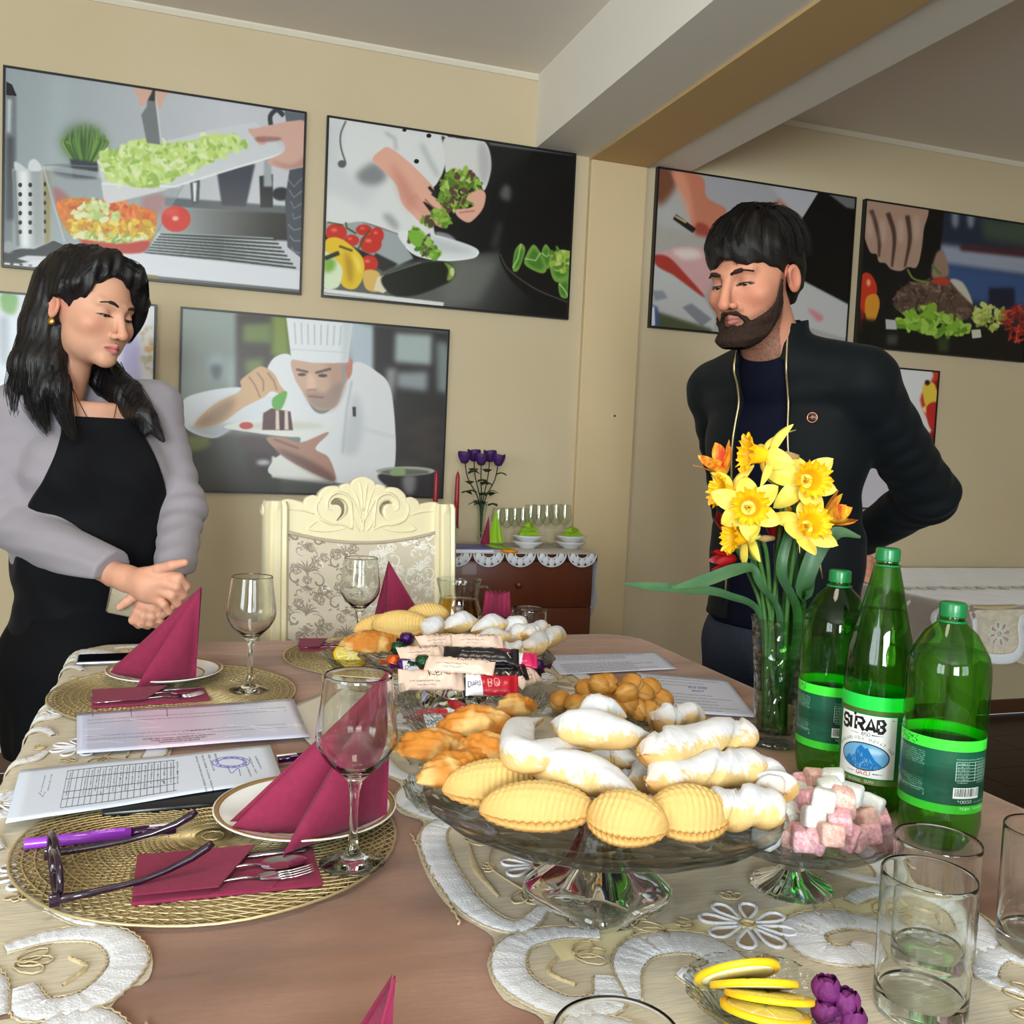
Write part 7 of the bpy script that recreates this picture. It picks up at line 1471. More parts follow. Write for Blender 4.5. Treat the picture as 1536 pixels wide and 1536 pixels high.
blade([BASE+(-.006, -.01, 0), (VX-.018, VY-.024, lip), PD(1141, 878, 1.47), PD(1128, 853, 1.46), PD(1100, 856, 1.45), PD(1055, 872, 1.44), PD(1007, 882, 1.43)], [.003, .006, .007, .007, .010, .010, .002], 'leaf bent over to the left above the long one')
blade([BASE+(.004, -.012, 0), (VX+.01, VY-.03, lip), PD(1172, 860, 1.47), PD(1182, 800, 1.47), PD(1178, 762, 1.47)], [.004, .008, .009, .007, .001], 'upright leaf in the middle of the bunch')
blade([BASE+(0, .012, 0), (VX+.02, VY+.03, lip), PD(1190, 850, 1.53), PD(1172, 730, 1.52), PD(1168, 700, 1.52)], [.004, .008, .011, .010, .001], 'tall leaf at the back of the bunch')
blade([BASE+(-.01, 0, 0), (VX-.012, VY+.02, lip), PD(1134, 862, 1.51), PD(1128, 812, 1.51)], [.004, .008, .009, .001], 'short upright leaf at the left of the bunch')
blade([BASE+(.014, .004, 0), (VX+.024, VY+.012, lip), PD(1212, 890, 1.50), PD(1222, 860, 1.50)], [.004, .008, .007, .001], 'short leaf at the right of the bunch')
# ---------------------------------------------------------------- things on the commode
zk = KZ+.0018
def onk(u, Y):                                    # a spot on the commode top, at image column u
    p = PY(u, 800, Y); return p[0], Y
x, y = onk(721, 3.50); rv = thing('rose_vase', 'slim glass vase holding purple roses on the commode', 'vase', (x, y, zk))
MB().lathe([(0, 0), (.024, 0), (.025, .004), (.015, .02), (.0125, .06), (.015, .12), (.022, .165), (.0235, .172), (.0215, .17), (.013, .12), (.0105, .06), (.012, .025), (0, .018)], 32).build('vase_body', m_tumb, rv)
m_rose = mat('purple_rose', (44, 16, 70), .6, var=(80, (70, 28, 100), .3)); m_dleaf = mat('rose_leaf_dark', (30, 58, 26), .5, var=(50, (22, 44, 20), .3))
for i, (u, v, dy, lab) in enumerate(((697, 686, -.01, 'leftmost'), (711, 683, .02, 'second from the left'), (722, 689, -.02, 'middle'), (735, 684, .015, 'second from the right'), (748, 690, -.01, 'rightmost'))):
    H = PY(u, v, 3.50+dy); t = thing('purple_rose', 'dark purple rose, %s in the slim vase on the commode' % lab, 'flower', (x, y, zk+.03), 0, 'purple roses on the commode'); o = np.array((x, y, zk+.03)); h = H-o
    MB().tube(spline([(0, 0, 0), (h[0]*.15, h[1]*.15, .14), (h[0]*.8, h[1]*.8, h[2]*.75), h], 6), .0024, 6).build('stem', m_dleaf, t)
    M = T(*h, rz=i, s=1.25)
    MB().lathe([(0, -.02), (.010, -.017), (.017, -.004), (.016, .010), (.008, .017), (0, .018)], 14, M).build('heart', m_rose, t)
    for k in range(6):
        a = k*2.1; MB().grid(lambda uu, vv: ((.0165+.006*vv)*math.cos(a+(uu-.5)*2)*math.sin(.5+1.5*vv), (.0165+.006*vv)*math.sin(a+(uu-.5)*2)*math.sin(.5+1.5*vv), -.018+.034*vv+.003*math.cos((uu-.5)*4)*vv), 6, 6, M).build('petal', m_rose, t)
    for k in range(4):
        f = .42+.13*k; c0 = h*f; a = i*1.3+k*2.2; MB().grid(lambda uu, vv: (c0[0]+.05*vv*math.cos(a)-(uu-.5)*.04*math.sin(PI*vv)*math.sin(a), c0[1]+.05*vv*math.sin(a)+(uu-.5)*.04*math.sin(PI*vv)*math.cos(a), c0[2]+.012*math.sin(vv*3)-.006*abs(uu-.5)), 4, 6).build('leaf', m_dleaf, t)
m_cand = mat('red_candle_wax', (150, 28, 44), .4, sss=.2)
for u, v, Y, lab in ((655, 704, 3.40, 'left red candle behind the chair back'), (687, 706, 3.42, 'right red candle beside the purple roses')):
    H = PY(u, v, Y); x0, y0 = onk(u-6, Y); x0 = H[0]; t = thing('glass_candlestick', 'clear glass candlestick of the '+lab, 'candlestick', (x0, y0, zk), 0, 'glass candlesticks')
    zc = .085; MB().lathe([(0, 0), (.030, 0), (.031, .003), (.012, .012), (.008, .03), (.011, .05), (.009, .06), (.014, .07), (.015, zc), (.0115, zc), (.0105, zc-.012), (0, zc-.012)], 28).build('holder', m_tumb, t)
    L = H[2]-zk-zc+.01; c = thing('taper_candle', lab, 'candle', (x0, y0, zk+zc-.010), 0, 'red taper candles'); MB().lathe([(0, 0), (.0098, 0), (.0092, L*.5), (.0078, L-.022), (.004, L-.008), (.0015, L-.004), (0, L-.003)], 20).build('wax', m_cand, c); MB().tube([(0, 0, L-.005), (.0005, 0, L+.004)], .0008, 5).build('wick', mat('wick', (60, 40, 36), .9), c)
def onkz(u, v, z=0): p = PZ(u, v, zk+z); return p
for i, (u, lab) in enumerate(((790, 'left'), (852, 'right'))):
    p = PZ(u, 821, zk); px_, py_ = p[0], max(min(p[1], 3.46), 3.34)
    for k in range(2):
        t = tag(MB().lathe([(0, 0), (.035, 0), (.037, .004), (.052, .012), (.070, .026), (.0715, .028), (.070, .0295), (.052, .0155), (.035, .007), (0, .006)], 40).build('soup_plate', m_porc), '%s white soup plate of the %s pair on the commode' % (('lower', 'upper')[k], lab), 'plate', 'soup plates on the commode'); t.location = (px_, py_, zk+k*.0235); t.scale = (.88,)*3
    m_lime = mat('lime_paper', (150, 194, 40), .8, var=(90, (138, 182, 34), .3))
    nk = thing('lime_napkin', 'folded lime green napkin heaped on the %s pair of soup plates' % lab, 'napkin', (px_, py_, zk+.046), .3*i, 'lime green napkins')
    for k in range(3 if i == 0 else 2):
        r = .046-.008*k; z = .002+.017*k; b = MB()
        b.add([(-r, -r*.5, z), (r, -r*.6, z+.002), (r*.8, r*.6, z+.004), (-r*.8, r*.5, z+.004), (-r*.6, -r*.25, z+.017), (r*.75, -r*.3, z+.014), (r*.3, r*.2, z+.020)], [(3, 2, 1, 0), (0, 1, 5, 4), (1, 2, 6, 5), (2, 3, 6), (3, 0, 4), (3, 4, 6), (4, 5, 6)], T(rz=k*.5)); b.build('fold', m_lime, nk, smooth=False)
p = PZ(742, 822, zk); t = thing('lime_napkin', 'pleated lime green napkin cone standing at the front of the commode', 'napkin', (p[0], max(p[1], 3.30), zk+.001), 0, 'lime green napkins'); b = MB(); n = 9; V = []
for k in range(n): a = -1.5+3*k/(n-1); V.append((.036*math.sin(a), -.02*math.cos(a)+(.008 if k % 2 else 0), .02))
b.add(V+[(0, 0, .145)]+[(q[0]*.96, q[1]+.003, q[2]) for q in V]+[(0, .003, .143)], [(k, k+1, n) for k in range(n-1)]+[(n+1+k+1, n+1+k, 2*n+1) for k in range(n-1)]); b.build('cone', m_lime, t, smooth=False)
MB().add([(-.05, -.035, .012), (.02, -.05, .004), (.062, -.045, .0), (.058, -.02, .002), (-.04, .01, .022), (-.05, -.035, .010), (.02, -.05, .002), (.062, -.045, -.0008), (.058, -.02, .0), (-.04, .01, .02)], [(0, 1, 4), (1, 2, 3, 4), (9, 6, 5), (9, 8, 7, 6), (0, 5, 6, 1), (1, 6, 7, 2)]).build('flap', m_lime, t, smooth=False)
tag(MB().lathe([(0, 0), (.018, .0), (.03, .004), (.032, .009), (.022, .013), (0, .0135)], 24).build('orange_peel_dish', mat('orange_slice', (232, 146, 24), .5), loc=(p[0]+.006, 3.27, zk)), 'orange slice under the lime napkin cone', 'orange slice')
pb = PY(728, 812, 3.42); t = thing('folded_napkin', 'narrow burgundy napkin standing beside the rose vase on the commode', 'napkin', (pb[0], 3.42, zk), 0, 'burgundy folded paper napkins')
for s in (-1, 1):
    b = MB(); sail(b, (.010, 0, .125), (-.018, s*.02, .001), (.018, s*.004, .001), .003); b.build('fold', m_burg, t)
for i, (dz, rz, lab) in enumerate(((0, .04, 'lower white paper stack at the left of the commode top'), (.0125, -.06, 'blue-edged folder on the paper stack of the commode'))):
    o = MB().rbox(-.105, .105, -.07, .07, 0, .012 if i == 0 else .006, .001, 1).build('paper_stack' if i == 0 else 'document_folder', mat('paper_white', (212, 212, 224), .6) if i == 0 else mat('folder_blue', (84, 84, 140), .4), sharp=40); o.location = (.945, 3.335, zk+dz); o.rotation_euler = (0, 0, rz); tag(o, lab, 'papers' if i == 0 else 'folder')
first = None
for i, (u, v, Y) in enumerate(((748, 762, 3.58), (761, 762, 3.52), (773, 762, 3.60), (785, 762, 3.54), (797, 757, 3.61), (809, 757, 3.55), (821, 757, 3.62), (835, 756, 3.56), (848, 757, 3.61))):
    pp = PY(u, v, Y); hh = pp[2]-zk
    if first is None: first = wineglass().build('stacked_wine_glass', m_wine); o = first
    else: o = first.copy(); COL.objects.link(o)
    o.location = (float(pp[0]), Y, zk); o.scale = (.62, .62, hh/.2085); tag(o, 'clear wine glass on the commode, %s in the row' % ('leftmost', 'second from the left', 'third from the left', 'fourth from the left', 'middle one', 'fourth from the right', 'third from the right', 'second from the right', 'rightmost')[i], 'glass', 'wine glasses on the commode')
# ---------------------------------------------------------------- people: bodies grown from smooth-blended volumes
def V3(*a): return np.array(a, np.float32)
def smin(a, b, k): h = np.clip(.5+.5*(b-a)/k, 0, 1); return b*(1-h)+a*h-k*h*(1-h)
def smax(a, b, k): return -smin(-a, -b, k)
def sell(P, c, r, M=None):
    q = P-np.asarray(c, np.float32)
    if M is not None: q = q@np.asarray(M, np.float32)
    r = np.asarray(r, np.float32); k0 = np.linalg.norm(q/r, axis=1); k1 = np.linalg.norm(q/(r*r), axis=1)+1e-9; return k0*(k0-1)/k1
def scone(P, a, b, ra, rb):
    a = np.asarray(a, np.float32); d = np.asarray(b, np.float32)-a; q = P-a; t = np.clip(q@d/(d@d+1e-12), 0, 1); return np.linalg.norm(q-t[:, None]*d, axis=1)-(ra+(rb-ra)*t)
def chain(P, pts, rad, k=.01):
    r = None
    for i in range(len(pts)-1):
        c = scone(P, pts[i], pts[i+1], rad[i], rad[i+1]); r = c if r is None else smin(r, c, k)
    return r
def surfnets(f, lo, hi, h):
    """isosurface f=0: coarse test first, then fine blocks only where the surface can pass"""
    lo = np.asarray(lo, float); B = 8; n = np.ceil((np.asarray(hi)-lo)/h).astype(int); nb = -(-n//B); n = nb*B
    g = [lo[k]+h*B*(np.arange(nb[k])+.5) for k in range(3)]; X = np.stack(np.meshgrid(*g, indexing='ij'), -1).reshape(-1, 3).astype(np.float32); d = f(X)
    act = np.where(np.abs(d) < h*B*1.15+.006)[0]; Fd = np.repeat(np.repeat(np.repeat(d.reshape(nb), B, 0), B, 1), B, 2).astype(np.float32)
    off = np.stack(np.meshgrid(*[np.arange(B)]*3, indexing='ij'), -1).reshape(-1, 3); ijk = np.stack(np.unravel_index(act, nb), -1)
    for s in range(0, len(ijk), 400):
        I = (ijk[s:s+400, None]*B+off[None]).reshape(-1, 3); Fd[I[:, 0], I[:, 1], I[:, 2]] = f((lo+h*(I+.5)).astype(np.float32))
    S = Fd < 0; c = [(a, b, e) for a in (0, 1) for b in (0, 1) for e in (0, 1)]
    cnt = sum(S[a:S.shape[0]-1+a, b:S.shape[1]-1+b, e:S.shape[2]-1+e].astype(np.int8) for a, b, e in c); cell = (cnt > 0) & (cnt < 8); I = np.stack(np.nonzero(cell), -1); idx = -np.ones(cell.shape, np.int64); idx[cell] = np.arange(len(I))
    val = np.stack([Fd[I[:, 0]+a, I[:, 1]+b, I[:, 2]+e] for a, b, e in c], 1); acc = np.zeros((len(I), 3)); num = np.zeros(len(I)); C = np.array(c)
    for p in range(8):
        for q in range(p+1, 8):
            if np.abs(C[p]-C[q]).sum() == 1:
                m = (val[:, p] < 0) != (val[:, q] < 0); t = val[:, p]/(val[:, p]-val[:, q]+1e-12); acc[m] += (C[p]+(C[q]-C[p])*t[:, None])[m]; num[m] += 1
    V = lo+h*(I+acc/num[:, None]+.5); Q = []
    for ax in range(3):
        sl = [slice(1, -1)]*3; o1, o2 = [(1, 2), (2, 0), (0, 1)][ax]; A = S; sh = list(S.shape); r0 = [slice(1, sh[k]-1) for k in range(3)]; r1 = list(r0); r1[ax] = slice(2, sh[ax])
        a = S[tuple(r0)]; b = S[tuple(r1)]; K = np.stack(np.nonzero(a != b), -1)+1
        if len(K) == 0: continue
        inside = S[K[:, 0], K[:, 1], K[:, 2]]; e1 = np.eye(3, dtype=int)[o1]; e2 = np.eye(3, dtype=int)[o2]; ids = [idx[tuple((K-x*e1-y*e2).T)] for x, y in ((0, 0), (1, 0), (1, 1), (0, 1))]; q = np.stack(ids, 1); q[~inside] = q[~inside][:, ::-1]; Q.append(q[(q >= 0).all(1)])
    return V, np.concatenate(Q)
def basis(th, pitch=0, roll=0):
    """axes of something at the given bearing: th>0 turned to image right, seen from the camera. returns rows right? -> (left, forward-out, up) as columns"""
    tow = -np.array((cF[0], cF[1], 0)); tow /= np.linalg.norm(tow); ir = np.array((-tow[1], tow[0], 0)); f = math.cos(th)*tow+math.sin(th)*ir; up = np.array((0, 0, 1.)); l = np.cross(up, f)
    f2 = f*math.cos(pitch)-up*math.sin(pitch); u2 = up*math.cos(pitch)+f*math.sin(pitch); l2 = l*math.cos(roll)+u2*math.sin(roll); u3 = u2*math.cos(roll)-l*math.sin(roll); return l2, f2, u3
# ---- head, local axes: x = person's left, y = back (face looks to -y), z = up, origin between the eyes' height at the ears
def head_sdf(P, g):
    fem = g['fem']; jw = g.get('jaw', 1)
    d = sell(P, (0, .012, .045), (.076, .097, .079)); d = smin(d, sell(P, (0, -.024, -.02), (.0655*jw, .070, .083)), .03); d = smin(d, sell(P, (0, -.030, -.066), (.054*jw, .058, .044)), .025)
    d = smin(d, sell(P, (0, -.076, -.098), (.021*jw, .018, .017)), .022)
    for s in (-1, 1):
        d = smin(d, sell(P, (s*.043*jw, -.060, -.027), (.022, .022, .02)), .022)
        d = smin(d, scone(P, (s*.010, -.090, .018), (s*.042, -.076, .022), .009, .008), .016)
        d = smax(d, -sell(P, (s*.032, -.103, -.001), (.018, .018, .0125)), .014)
    nx = 0 if fem else .005; d = smin(d, scone(P, (0, -.090-nx*.6, .010), (0, -.112-nx, -.037), .0075+nx*.2, .0095+nx*.2), .010); d = smin(d, sell(P, (0, -.1135-nx, -.041-nx*.3), (.0105+nx*.2, .0095, .0095)), .006)
    for s in (-1, 1):
        d = smin(d, sell(P, (s*.0125, -.102, -.0445), (.0075, .0095, .0072)), .005); d = smax(d, -sell(P, (s*.0062, -.107, -.0515), (.0036, .005, .0042)), .002)
        # lids: a ball over the eye with a slit
        lid = sell(P, (s*.0315, -.0755, -.001), (.0148, .0148, .0138)); d = smin(d, lid, .005); sl = sell(P, (s*.0315, -.0905, g['slit'][0]), (.0128, .012, g['slit'][1])); d = smax(d, -sl, .0015)
    ph = .0045 if fem else .004
    for s in (-1, 1):
        d = smin(d, scone(P, (0, -.0985, -.0655), (s*.021, -.086, -.0705), .0052, .0022), ph); d = smin(d, scone(P, (0, -.0975, -.0765), (s*.018, -.087, -.0725), .0068, .0024), ph)
        d = smax(d, -scone(P, (0, -.1045, -.0712), (s*.021, -.0905, -.0722), .0011, .0009), .0025)
    d = smax(d, -sell(P, (0, -.102, -.0865), (.016, .006, .004)), .006)
    for s in (-1, 1):
        q = P-np.array((s*.0785, .010, -.010), np.float32); c, n = math.cos(.35), math.sin(.35); y = q[:, 1]*c+q[:, 2]*n*.4; z = q[:, 2]-q[:, 1]*.25; x = q[:, 0]*s
        x2 = x-.22*np.clip(y+.005, 0, 1); e = sell(np.stack([x2, y, z], 1), (0, .006, 0), (.0075, .0175, .029)); ho = sell(np.stack([x2, y, z], 1), (.008, .004, .003), (.0075, .0115, .020)); e = smax(e, -ho, .003); d = smin(d, e, .006)
    nr = g['neck']
    d = smin(d, scone(P, (0, .018, -.06), (0, .040+.01, -.16), nr, nr*1.02), .02); d = smin(d, scone(P, (0, .045, -.15), (0, .055, -.26), nr*1.02, nr*1.3), .03) if fem else smin(d, scone(P, (0, .045, -.15), (0, .080, -.21), nr*1.02, nr*1.05), .03)
    return d
def head_colors(V, g):
    skin = L3(g['skin']); col = np.tile(skin, (len(V), 1)); x, y, z = V[:, 0], V[:, 1], V[:, 2]
    def mixc(m, c): nonlocal col; m = np.clip(m, 0, 1)[:, None]; col = col*(1-m)+L3(c)*m
    n = vnoise(V, 60, 3); mixc((n-.5)*.35, g['skin2'])
    for s in (-1, 1): mixc(.55*np.exp(-(((x-s*.047)/.02)**2+((y+.07)/.03)**2+((z+.035)/.022)**2)), g['blush']); mixc(.7*np.exp(-(((x-s*.075)/.02)**2+((y-.01)/.03)**2+((z+.01)/.035)**2)), g['blush'])
    mixc(.4*np.exp(-((x/.016)**2+((z+.042)/.012)**2))*(y < -.09), g['blush'])
    lipw = np.clip(1-(np.abs(x)/.0225)**2, 0, 1); up = (z > -.0715); zc = np.where(up, (z+.0712)/.0085, (-.0712-z)/.0105); mixc(1.2*sstep(1.1, .55, zc/(lipw+.05))*(y < -.083)*(lipw > 0.02), g['lip']); mixc(.9*np.exp(-((z+.0714)/.0013)**2)*(np.abs(x) < .021)*(y < -.085), g['lipd'])
    for s in (-1, 1):
        r = np.sqrt(((x-s*.0315)/.0165)**2+((z-g['slit'][0])/(g['slit'][1]+.0022))**2); mixc(1.0*sstep(1.25, .95, r)*(y < -.075)*(z > g['slit'][0]-.0012), g['lash']); mixc(.35*np.exp(-(((x-s*.0315)/.018)**2+((z-.006)/.007)**2))*(y < -.07), g['shade'])
    if not g['fem']:
        up = np.interp(y, [-.11, -.085, -.06, -.035, -.018, .0], [-.092, -.082, -.066, -.046, -.01, .02]); nz = vnoise(V, 420, 9); mixc(.75*sstep(.020, -.004, z-up)*(y < .0)*(.55+.6*nz), (84, 54, 44)); mixc(.55*np.exp(-((z+.056)/.006)**2)*(np.abs(x) < .026)*(y < -.085)*nz*1.4, (84, 54, 44)); mixc(.25*sstep(-.10, -.13, z)*(y < .02)*nz, (96, 64, 52))
    return col
def in_head(P, O, ax): return (P-O)@np.stack([ax[0], -ax[1], ax[2]], 1)
def to_world(V, O, ax, s): return O+s*(V[:, :1]*ax[0]-V[:, 1:2]*ax[1]+V[:, 2:]*ax[2])
def strandset(name, guides, n, m, parent, spread, r=.0011, seed=0, pts=12, taper=True):
    """loose hair strands following guide curves; too fine to count"""
    R = np.random.RandomState(seed); b = MB()
    for i in range(n):
        g, sp = guides[R.randint(len(guides))]; P = spline(g, 6); t = np.linspace(R.rand()*.15, .86+.14*R.rand(), pts); s = np.linspace(0, 1, len(P)); Q = np.stack([np.interp(t, s, P[:, k]) for k in range(3)], 1); w = np.interp(t, np.linspace(0, 1, len(sp)), sp); o = R.randn(3); o /= np.linalg.norm(o); o *= (.55+.45*R.rand()**.4)*spread
        Q = Q+o*w[:, None]+.15*w[:, None]*np.sin(t*4+R.rand()*6)[:, None]*R.randn(3); b.tube(Q, [r*(1-.7*k/(pts-1)) for k in range(pts)], 3, cap=False)
    o = b.build(name, m, parent); o['kind'] = 'stuff'; return o
def tri(n, wl=(0, 0, 0)): pass
# =============================================================== the woman
m_skinw = attrmat('skin_woman', .48, .35, sss=.18, bump=(900, .12)); m_hair = mat('black_hair', (11, 10, 12), .36, spec=.4, var=(40, (24, 20, 22), .3), bump=(120, 1.2), stretch=(6, 6, .35))
gW = dict(fem=True, jaw=1.06, slit=(-.0058, .0017), neck=.048, skin=(210, 158, 132), skin2=(196, 140, 114), blush=(204, 126, 104), lip=(178, 96, 92), lipd=(110, 50, 50), lash=(30, 20, 18), shade=(150, 104, 92))
dW = 2.22; HW = PD(133, 466, dW); axW = basis(math.radians(66), math.radians(9), math.radians(-4)); sW = 1.06
tW = basis(math.radians(36))
def hW(P): return head_sdf(in_head(P, HW, axW)/sW, gW)*sW
def hz(dn): return dn
neckW = PD(140, 600, 2.27); chestW = PD(138, 700, 2.30); bellyW = PD(140, 830, 2.30); hipW = PD(140, 985, 2.32); floorW = np.array((hipW[0], hipW[1], 0))
lW, fW, uW = tW
RsW = PD(34, 622, 2.20); LsW = PD(232, 618, 2.38); ReW = PD(-2, 775, 2.19); LeW = PD(274, 762, 2.33); RwW = PD(172, 862, 2.06); LwW = PD(258, 884, 2.14)
MT = np.stack([lW, fW, uW], 1)
def torsoW(P, off=0.0):
    d = sell(P, chestW-fW*.0, (.158+off, .108+off, .16+off), MT); d = smin(d, sell(P, bellyW+fW*.01, (.165+off, .125+off, .16+off), MT), .08); d = smin(d, sell(P, hipW, (.19+off, .135+off, .15+off), MT), .08)
    for s in (-1, 1): d = smin(d, sell(P, chestW+fW*.075+lW*s*.075-uW*.01, (.075+off, .065+off, .075+off), MT), .05)
    for S_ in (RsW, LsW): d = smin(d, scone(P, neckW-uW*.02, S_+uW*.012, .055+off, .052+off), .05)
    return d
def fold(P, a, amp, wl): a = np.asarray(a, float); a = a/np.linalg.norm(a); q = P@a; return amp*np.sin(q/wl*2*PI+2.2*np.sin(P[:, 2]*23)+1.5*np.sin(P[:, 0]*17))
def sleeve(P, S_, E_, W_, r0, r1, r2, ph=0):
    d = scone(P, S_, E_, r0, r1); d2 = scone(P, E_, W_, r1*.98, r2); d = smin(d, d2, .03); a1 = E_-S_; ww = np.exp(-(np.linalg.norm(P-E_, axis=1)/.075)**2); w = (W_-E_)/np.linalg.norm(W_-E_); cut = (P-W_)@w
    d = d+ww*.0065*np.sin(((P-E_)@(W_-S_))/np.linalg.norm(W_-S_)*150+ph+30*((P-E_)@uW))+fold(P, a1, .0014, .06); return smax(d, cut, .003)
def jacketW(P):
    d = torsoW(P, .016)+fold(P, (.3, .2, 1), .0018, .09); d = smin(d, sleeve(P, RsW, ReW, RwW-(RwW-ReW)*.02, .066, .060, .052), .025); d = smin(d, sleeve(P, LsW, LeW, LwW-(LwW-LeW)*.04, .062, .052, .046, 2), .02)
    q = (P-chestW)@MT; d = smax(d, bellyW[2]-.02-P[:, 2], .004)
    neckcut = sell(P, neckW+fW*.085+uW*.0, (.075, .085, .125), MT); d = smax(d, -neckcut, .006); d = smax(d, -(scone(P, neckW-uW*.05, neckW+uW*.2, .060, .060)), .004); return d
def bib(P):
    """black apron worn over the jacket front: bib, waist and skirt part"""
    q = (P-chestW)@MT; x, y, z = q[:, 0], q[:, 1], q[:, 2]; s = torsoW(P, .0270)+fold(P, (1, .2, .3), .0022, .11)
    w = np.interp(z, [-.42, -.2, -.12, .0, .08, .122], [.185, .175, .168, .12, .09, .085]).astype(np.float32); reg = np.maximum(np.abs(x-.0)-w, np.maximum(z-.118, -.46-z)); reg = np.maximum(reg, -.02-y); reg = np.maximum(reg, -(torsoW(P, .004))); return smax(s, reg*.8, .004)
def skirtW(P):
    d = torsoW(P, .010); d = smin(d, scone(P, hipW-uW*.02, floorW+uW*.5, .200, .195), .06); a = np.arctan2((P-hipW)@fW, (P-hipW)@lW); d = d+.006*np.sin(a*9)*sstep(hipW[2], .5, P[:, 2]); d = smax(d, .44-P[:, 2], .003); return smax(d, P[:, 2]-(bellyW[2]+.03), .004)
def legs(P, hp, fl, l, f, sep, r, zf=.0):
    d = None
    for s in (-1, 1):
        h0 = hp+l*s*sep; k0 = np.array((h0[0], h0[1], hp[2]*.53))+l*s*.005+f*.01; a0 = np.array((h0[0], h0[1], .085))+l*s*.01-f*.02; c = chain(P, [h0, k0, a0], [r[0], r[1], r[2]], .03); c = smin(c, sell(P, k0*.5+a0*.5-f*.022+np.array((0, 0, .06)), (r[1]*.9, r[1]*.95, .12)), .03); c = smin(c, scone(P, a0-np.array((0, 0, .045)), a0+f*.13-np.array((0, 0, .06)), .035, .025), .03); d = c if d is None else np.minimum(d, c)
    return d
# hands, laid out where the photo shows each knuckle
def fing(P, pts, r, k=.004): return chain(P, [PD(*p) for p in pts], r, k)
def handsW(P):
    d = chain(P, [ReW*.3+RwW*.7, RwW, PD(186, 866, 2.045)], [.030, .026, .026], .01)
    d = smin(d, chain(P, [PD(186, 866, 2.045), PD(222, 874, 2.02), PD(250, 872, 2.012)], [.025, .028, .021], .02), .015); d = smin(d, chain(P, [PD(196, 872, 2.04), PD(222, 886, 2.025), PD(236, 894, 2.022)], [.020, .022, .017], .02), .02)
    for p, r in ((((247, 862, 2.012), (268, 866, 2.010), (279, 880, 2.028), (270, 890, 2.05)), (.0125, .0102, .0090, .0078)), (((245, 874, 2.008), (264, 880, 2.004), (274, 893, 2.024), (264, 902, 2.048)), (.0128, .0104, .0092, .008)), (((240, 885, 2.010), (257, 893, 2.006), (266, 905, 2.024), (256, 913, 2.05)), (.0124, .0100, .0088, .0077)), (((231, 895, 2.016), (245, 906, 2.012), (253, 917, 2.026), (243, 924, 2.05)), (.0112, .0092, .0080, .007)), (((212, 862, 2.02), (238, 854, 2.005), (258, 848, 1.995), (277, 844, 1.99)), (.0135, .0118, .0104, .0082))): d = smin(d, fing(P, p, r), .006)
    return d
def handsW2(P):
    d = chain(P, [LeW*.3+LwW*.7, LwW, PD(250, 898, 2.10)], [.029, .025, .026], .01); d = smin(d, chain(P, [PD(250, 898, 2.10), PD(228, 905, 2.075), PD(214, 905, 2.066)], [.025, .027, .02], .02), .015)
    for p, r in ((((214, 902, 2.060), (207, 917, 2.046), (200, 930, 2.050), (208, 938, 2.07)), (.0118, .0104, .0096, .008)), (((222, 908, 2.060), (216, 922, 2.044), (212, 935, 2.052), (222, 939, 2.07)), (.0118, .0102, .0092, .008)), (((230, 912, 2.062), (228, 924, 2.048), (226, 934, 2.058), (234, 938, 2.075)), (.011, .0096, .0086, .0075)), (((238, 914, 2.066), (239, 922, 2.056), (240, 930, 2.062), (244, 934, 2.078)), (.010, .0086, .0078, .007)), (((216, 892, 2.062), (203, 893, 2.036), (191, 902, 2.030), (179, 911, 2.030)), (.0130, .0112, .0100, .0078))): d = smin(d, fing(P, p, r), .005)
    return d
def bodyW(P):
    d = torsoW(P, -.008); d = smin(d, hW(P), .02); d = smin(d, scone(P, RsW, ReW, .045, .036), .03); d = smin(d, scone(P, ReW, RwW, .036, .024), .02); d = smin(d, scone(P, LsW, LeW, .045, .036), .03); d = smin(d, scone(P, LeW, LwW, .036, .024), .02); return smin(d, legs(P, hipW, 0, lW, fW, .09, (.085, .058, .036)), .05)
def joinm(parts):
    V = []; F = []; C = []; n = 0
    for v, f, c in parts: V.append(v); F.append(f+n); C.append(c); n += len(v)
    return np.concatenate(V), np.concatenate(F), np.concatenate(C)
def skin_parts(HO, ax, s, g, hsdf, body, hands, lo, hi, drop, cutz):
    v, f = surfnets(lambda P: head_sdf(P, g), (-.105, -.145, -.30), (.105, .13, .14), .0022); c = head_colors(v, g); parts = [(to_world(v, HO, ax, s), f, c)]
    v, f = surfnets(lambda P: smax(body(P), P[:, 2]-cutz, .002), lo, hi, .011); parts.append((v, f, np.tile(L3(g['skin']), (len(v), 1))))
    for hf, l2, h2 in hands:
        v, f = surfnets(hf, l2, h2, .0024); n = vnoise(v, 70, 4); c = L3(g['skin'])*(1-.3*n)[:, None]+L3(g['blush'])*(.3*n)[:, None]; parts.append((v, f, c))
    return joinm(parts)
def bounds(pts, pad): P = np.array(pts); return P.min(0)-pad, P.max(0)+pad
blo, bhi = bounds([RsW, LsW, ReW, LeW, RwW, hipW, neckW, floorW], .16); blo[2] = -.01
h1 = bounds([ReW*.3+RwW*.7, PD(290, 850, 2.0), PD(250, 930, 2.05), PD(190, 850, 2.04)], .035); h2 = bounds([LeW*.3+LwW*.7, PD(175, 915, 2.03), PD(240, 945, 2.06)], .035)
V, F, C = skin_parts(HW, axW, sW, gW, hW, bodyW, [(handsW, *h1), (handsW2, *h2)], blo, bhi, 0, neckW[2]-.005)
oW = floorW.copy()
wom = meshobj('person', V-oW, F, m_skinw, col=C); wom.location = Vector([float(q) for q in oW]); tag(wom, 'woman in a grey blazer and black apron holding a phone, looking down', 'person')
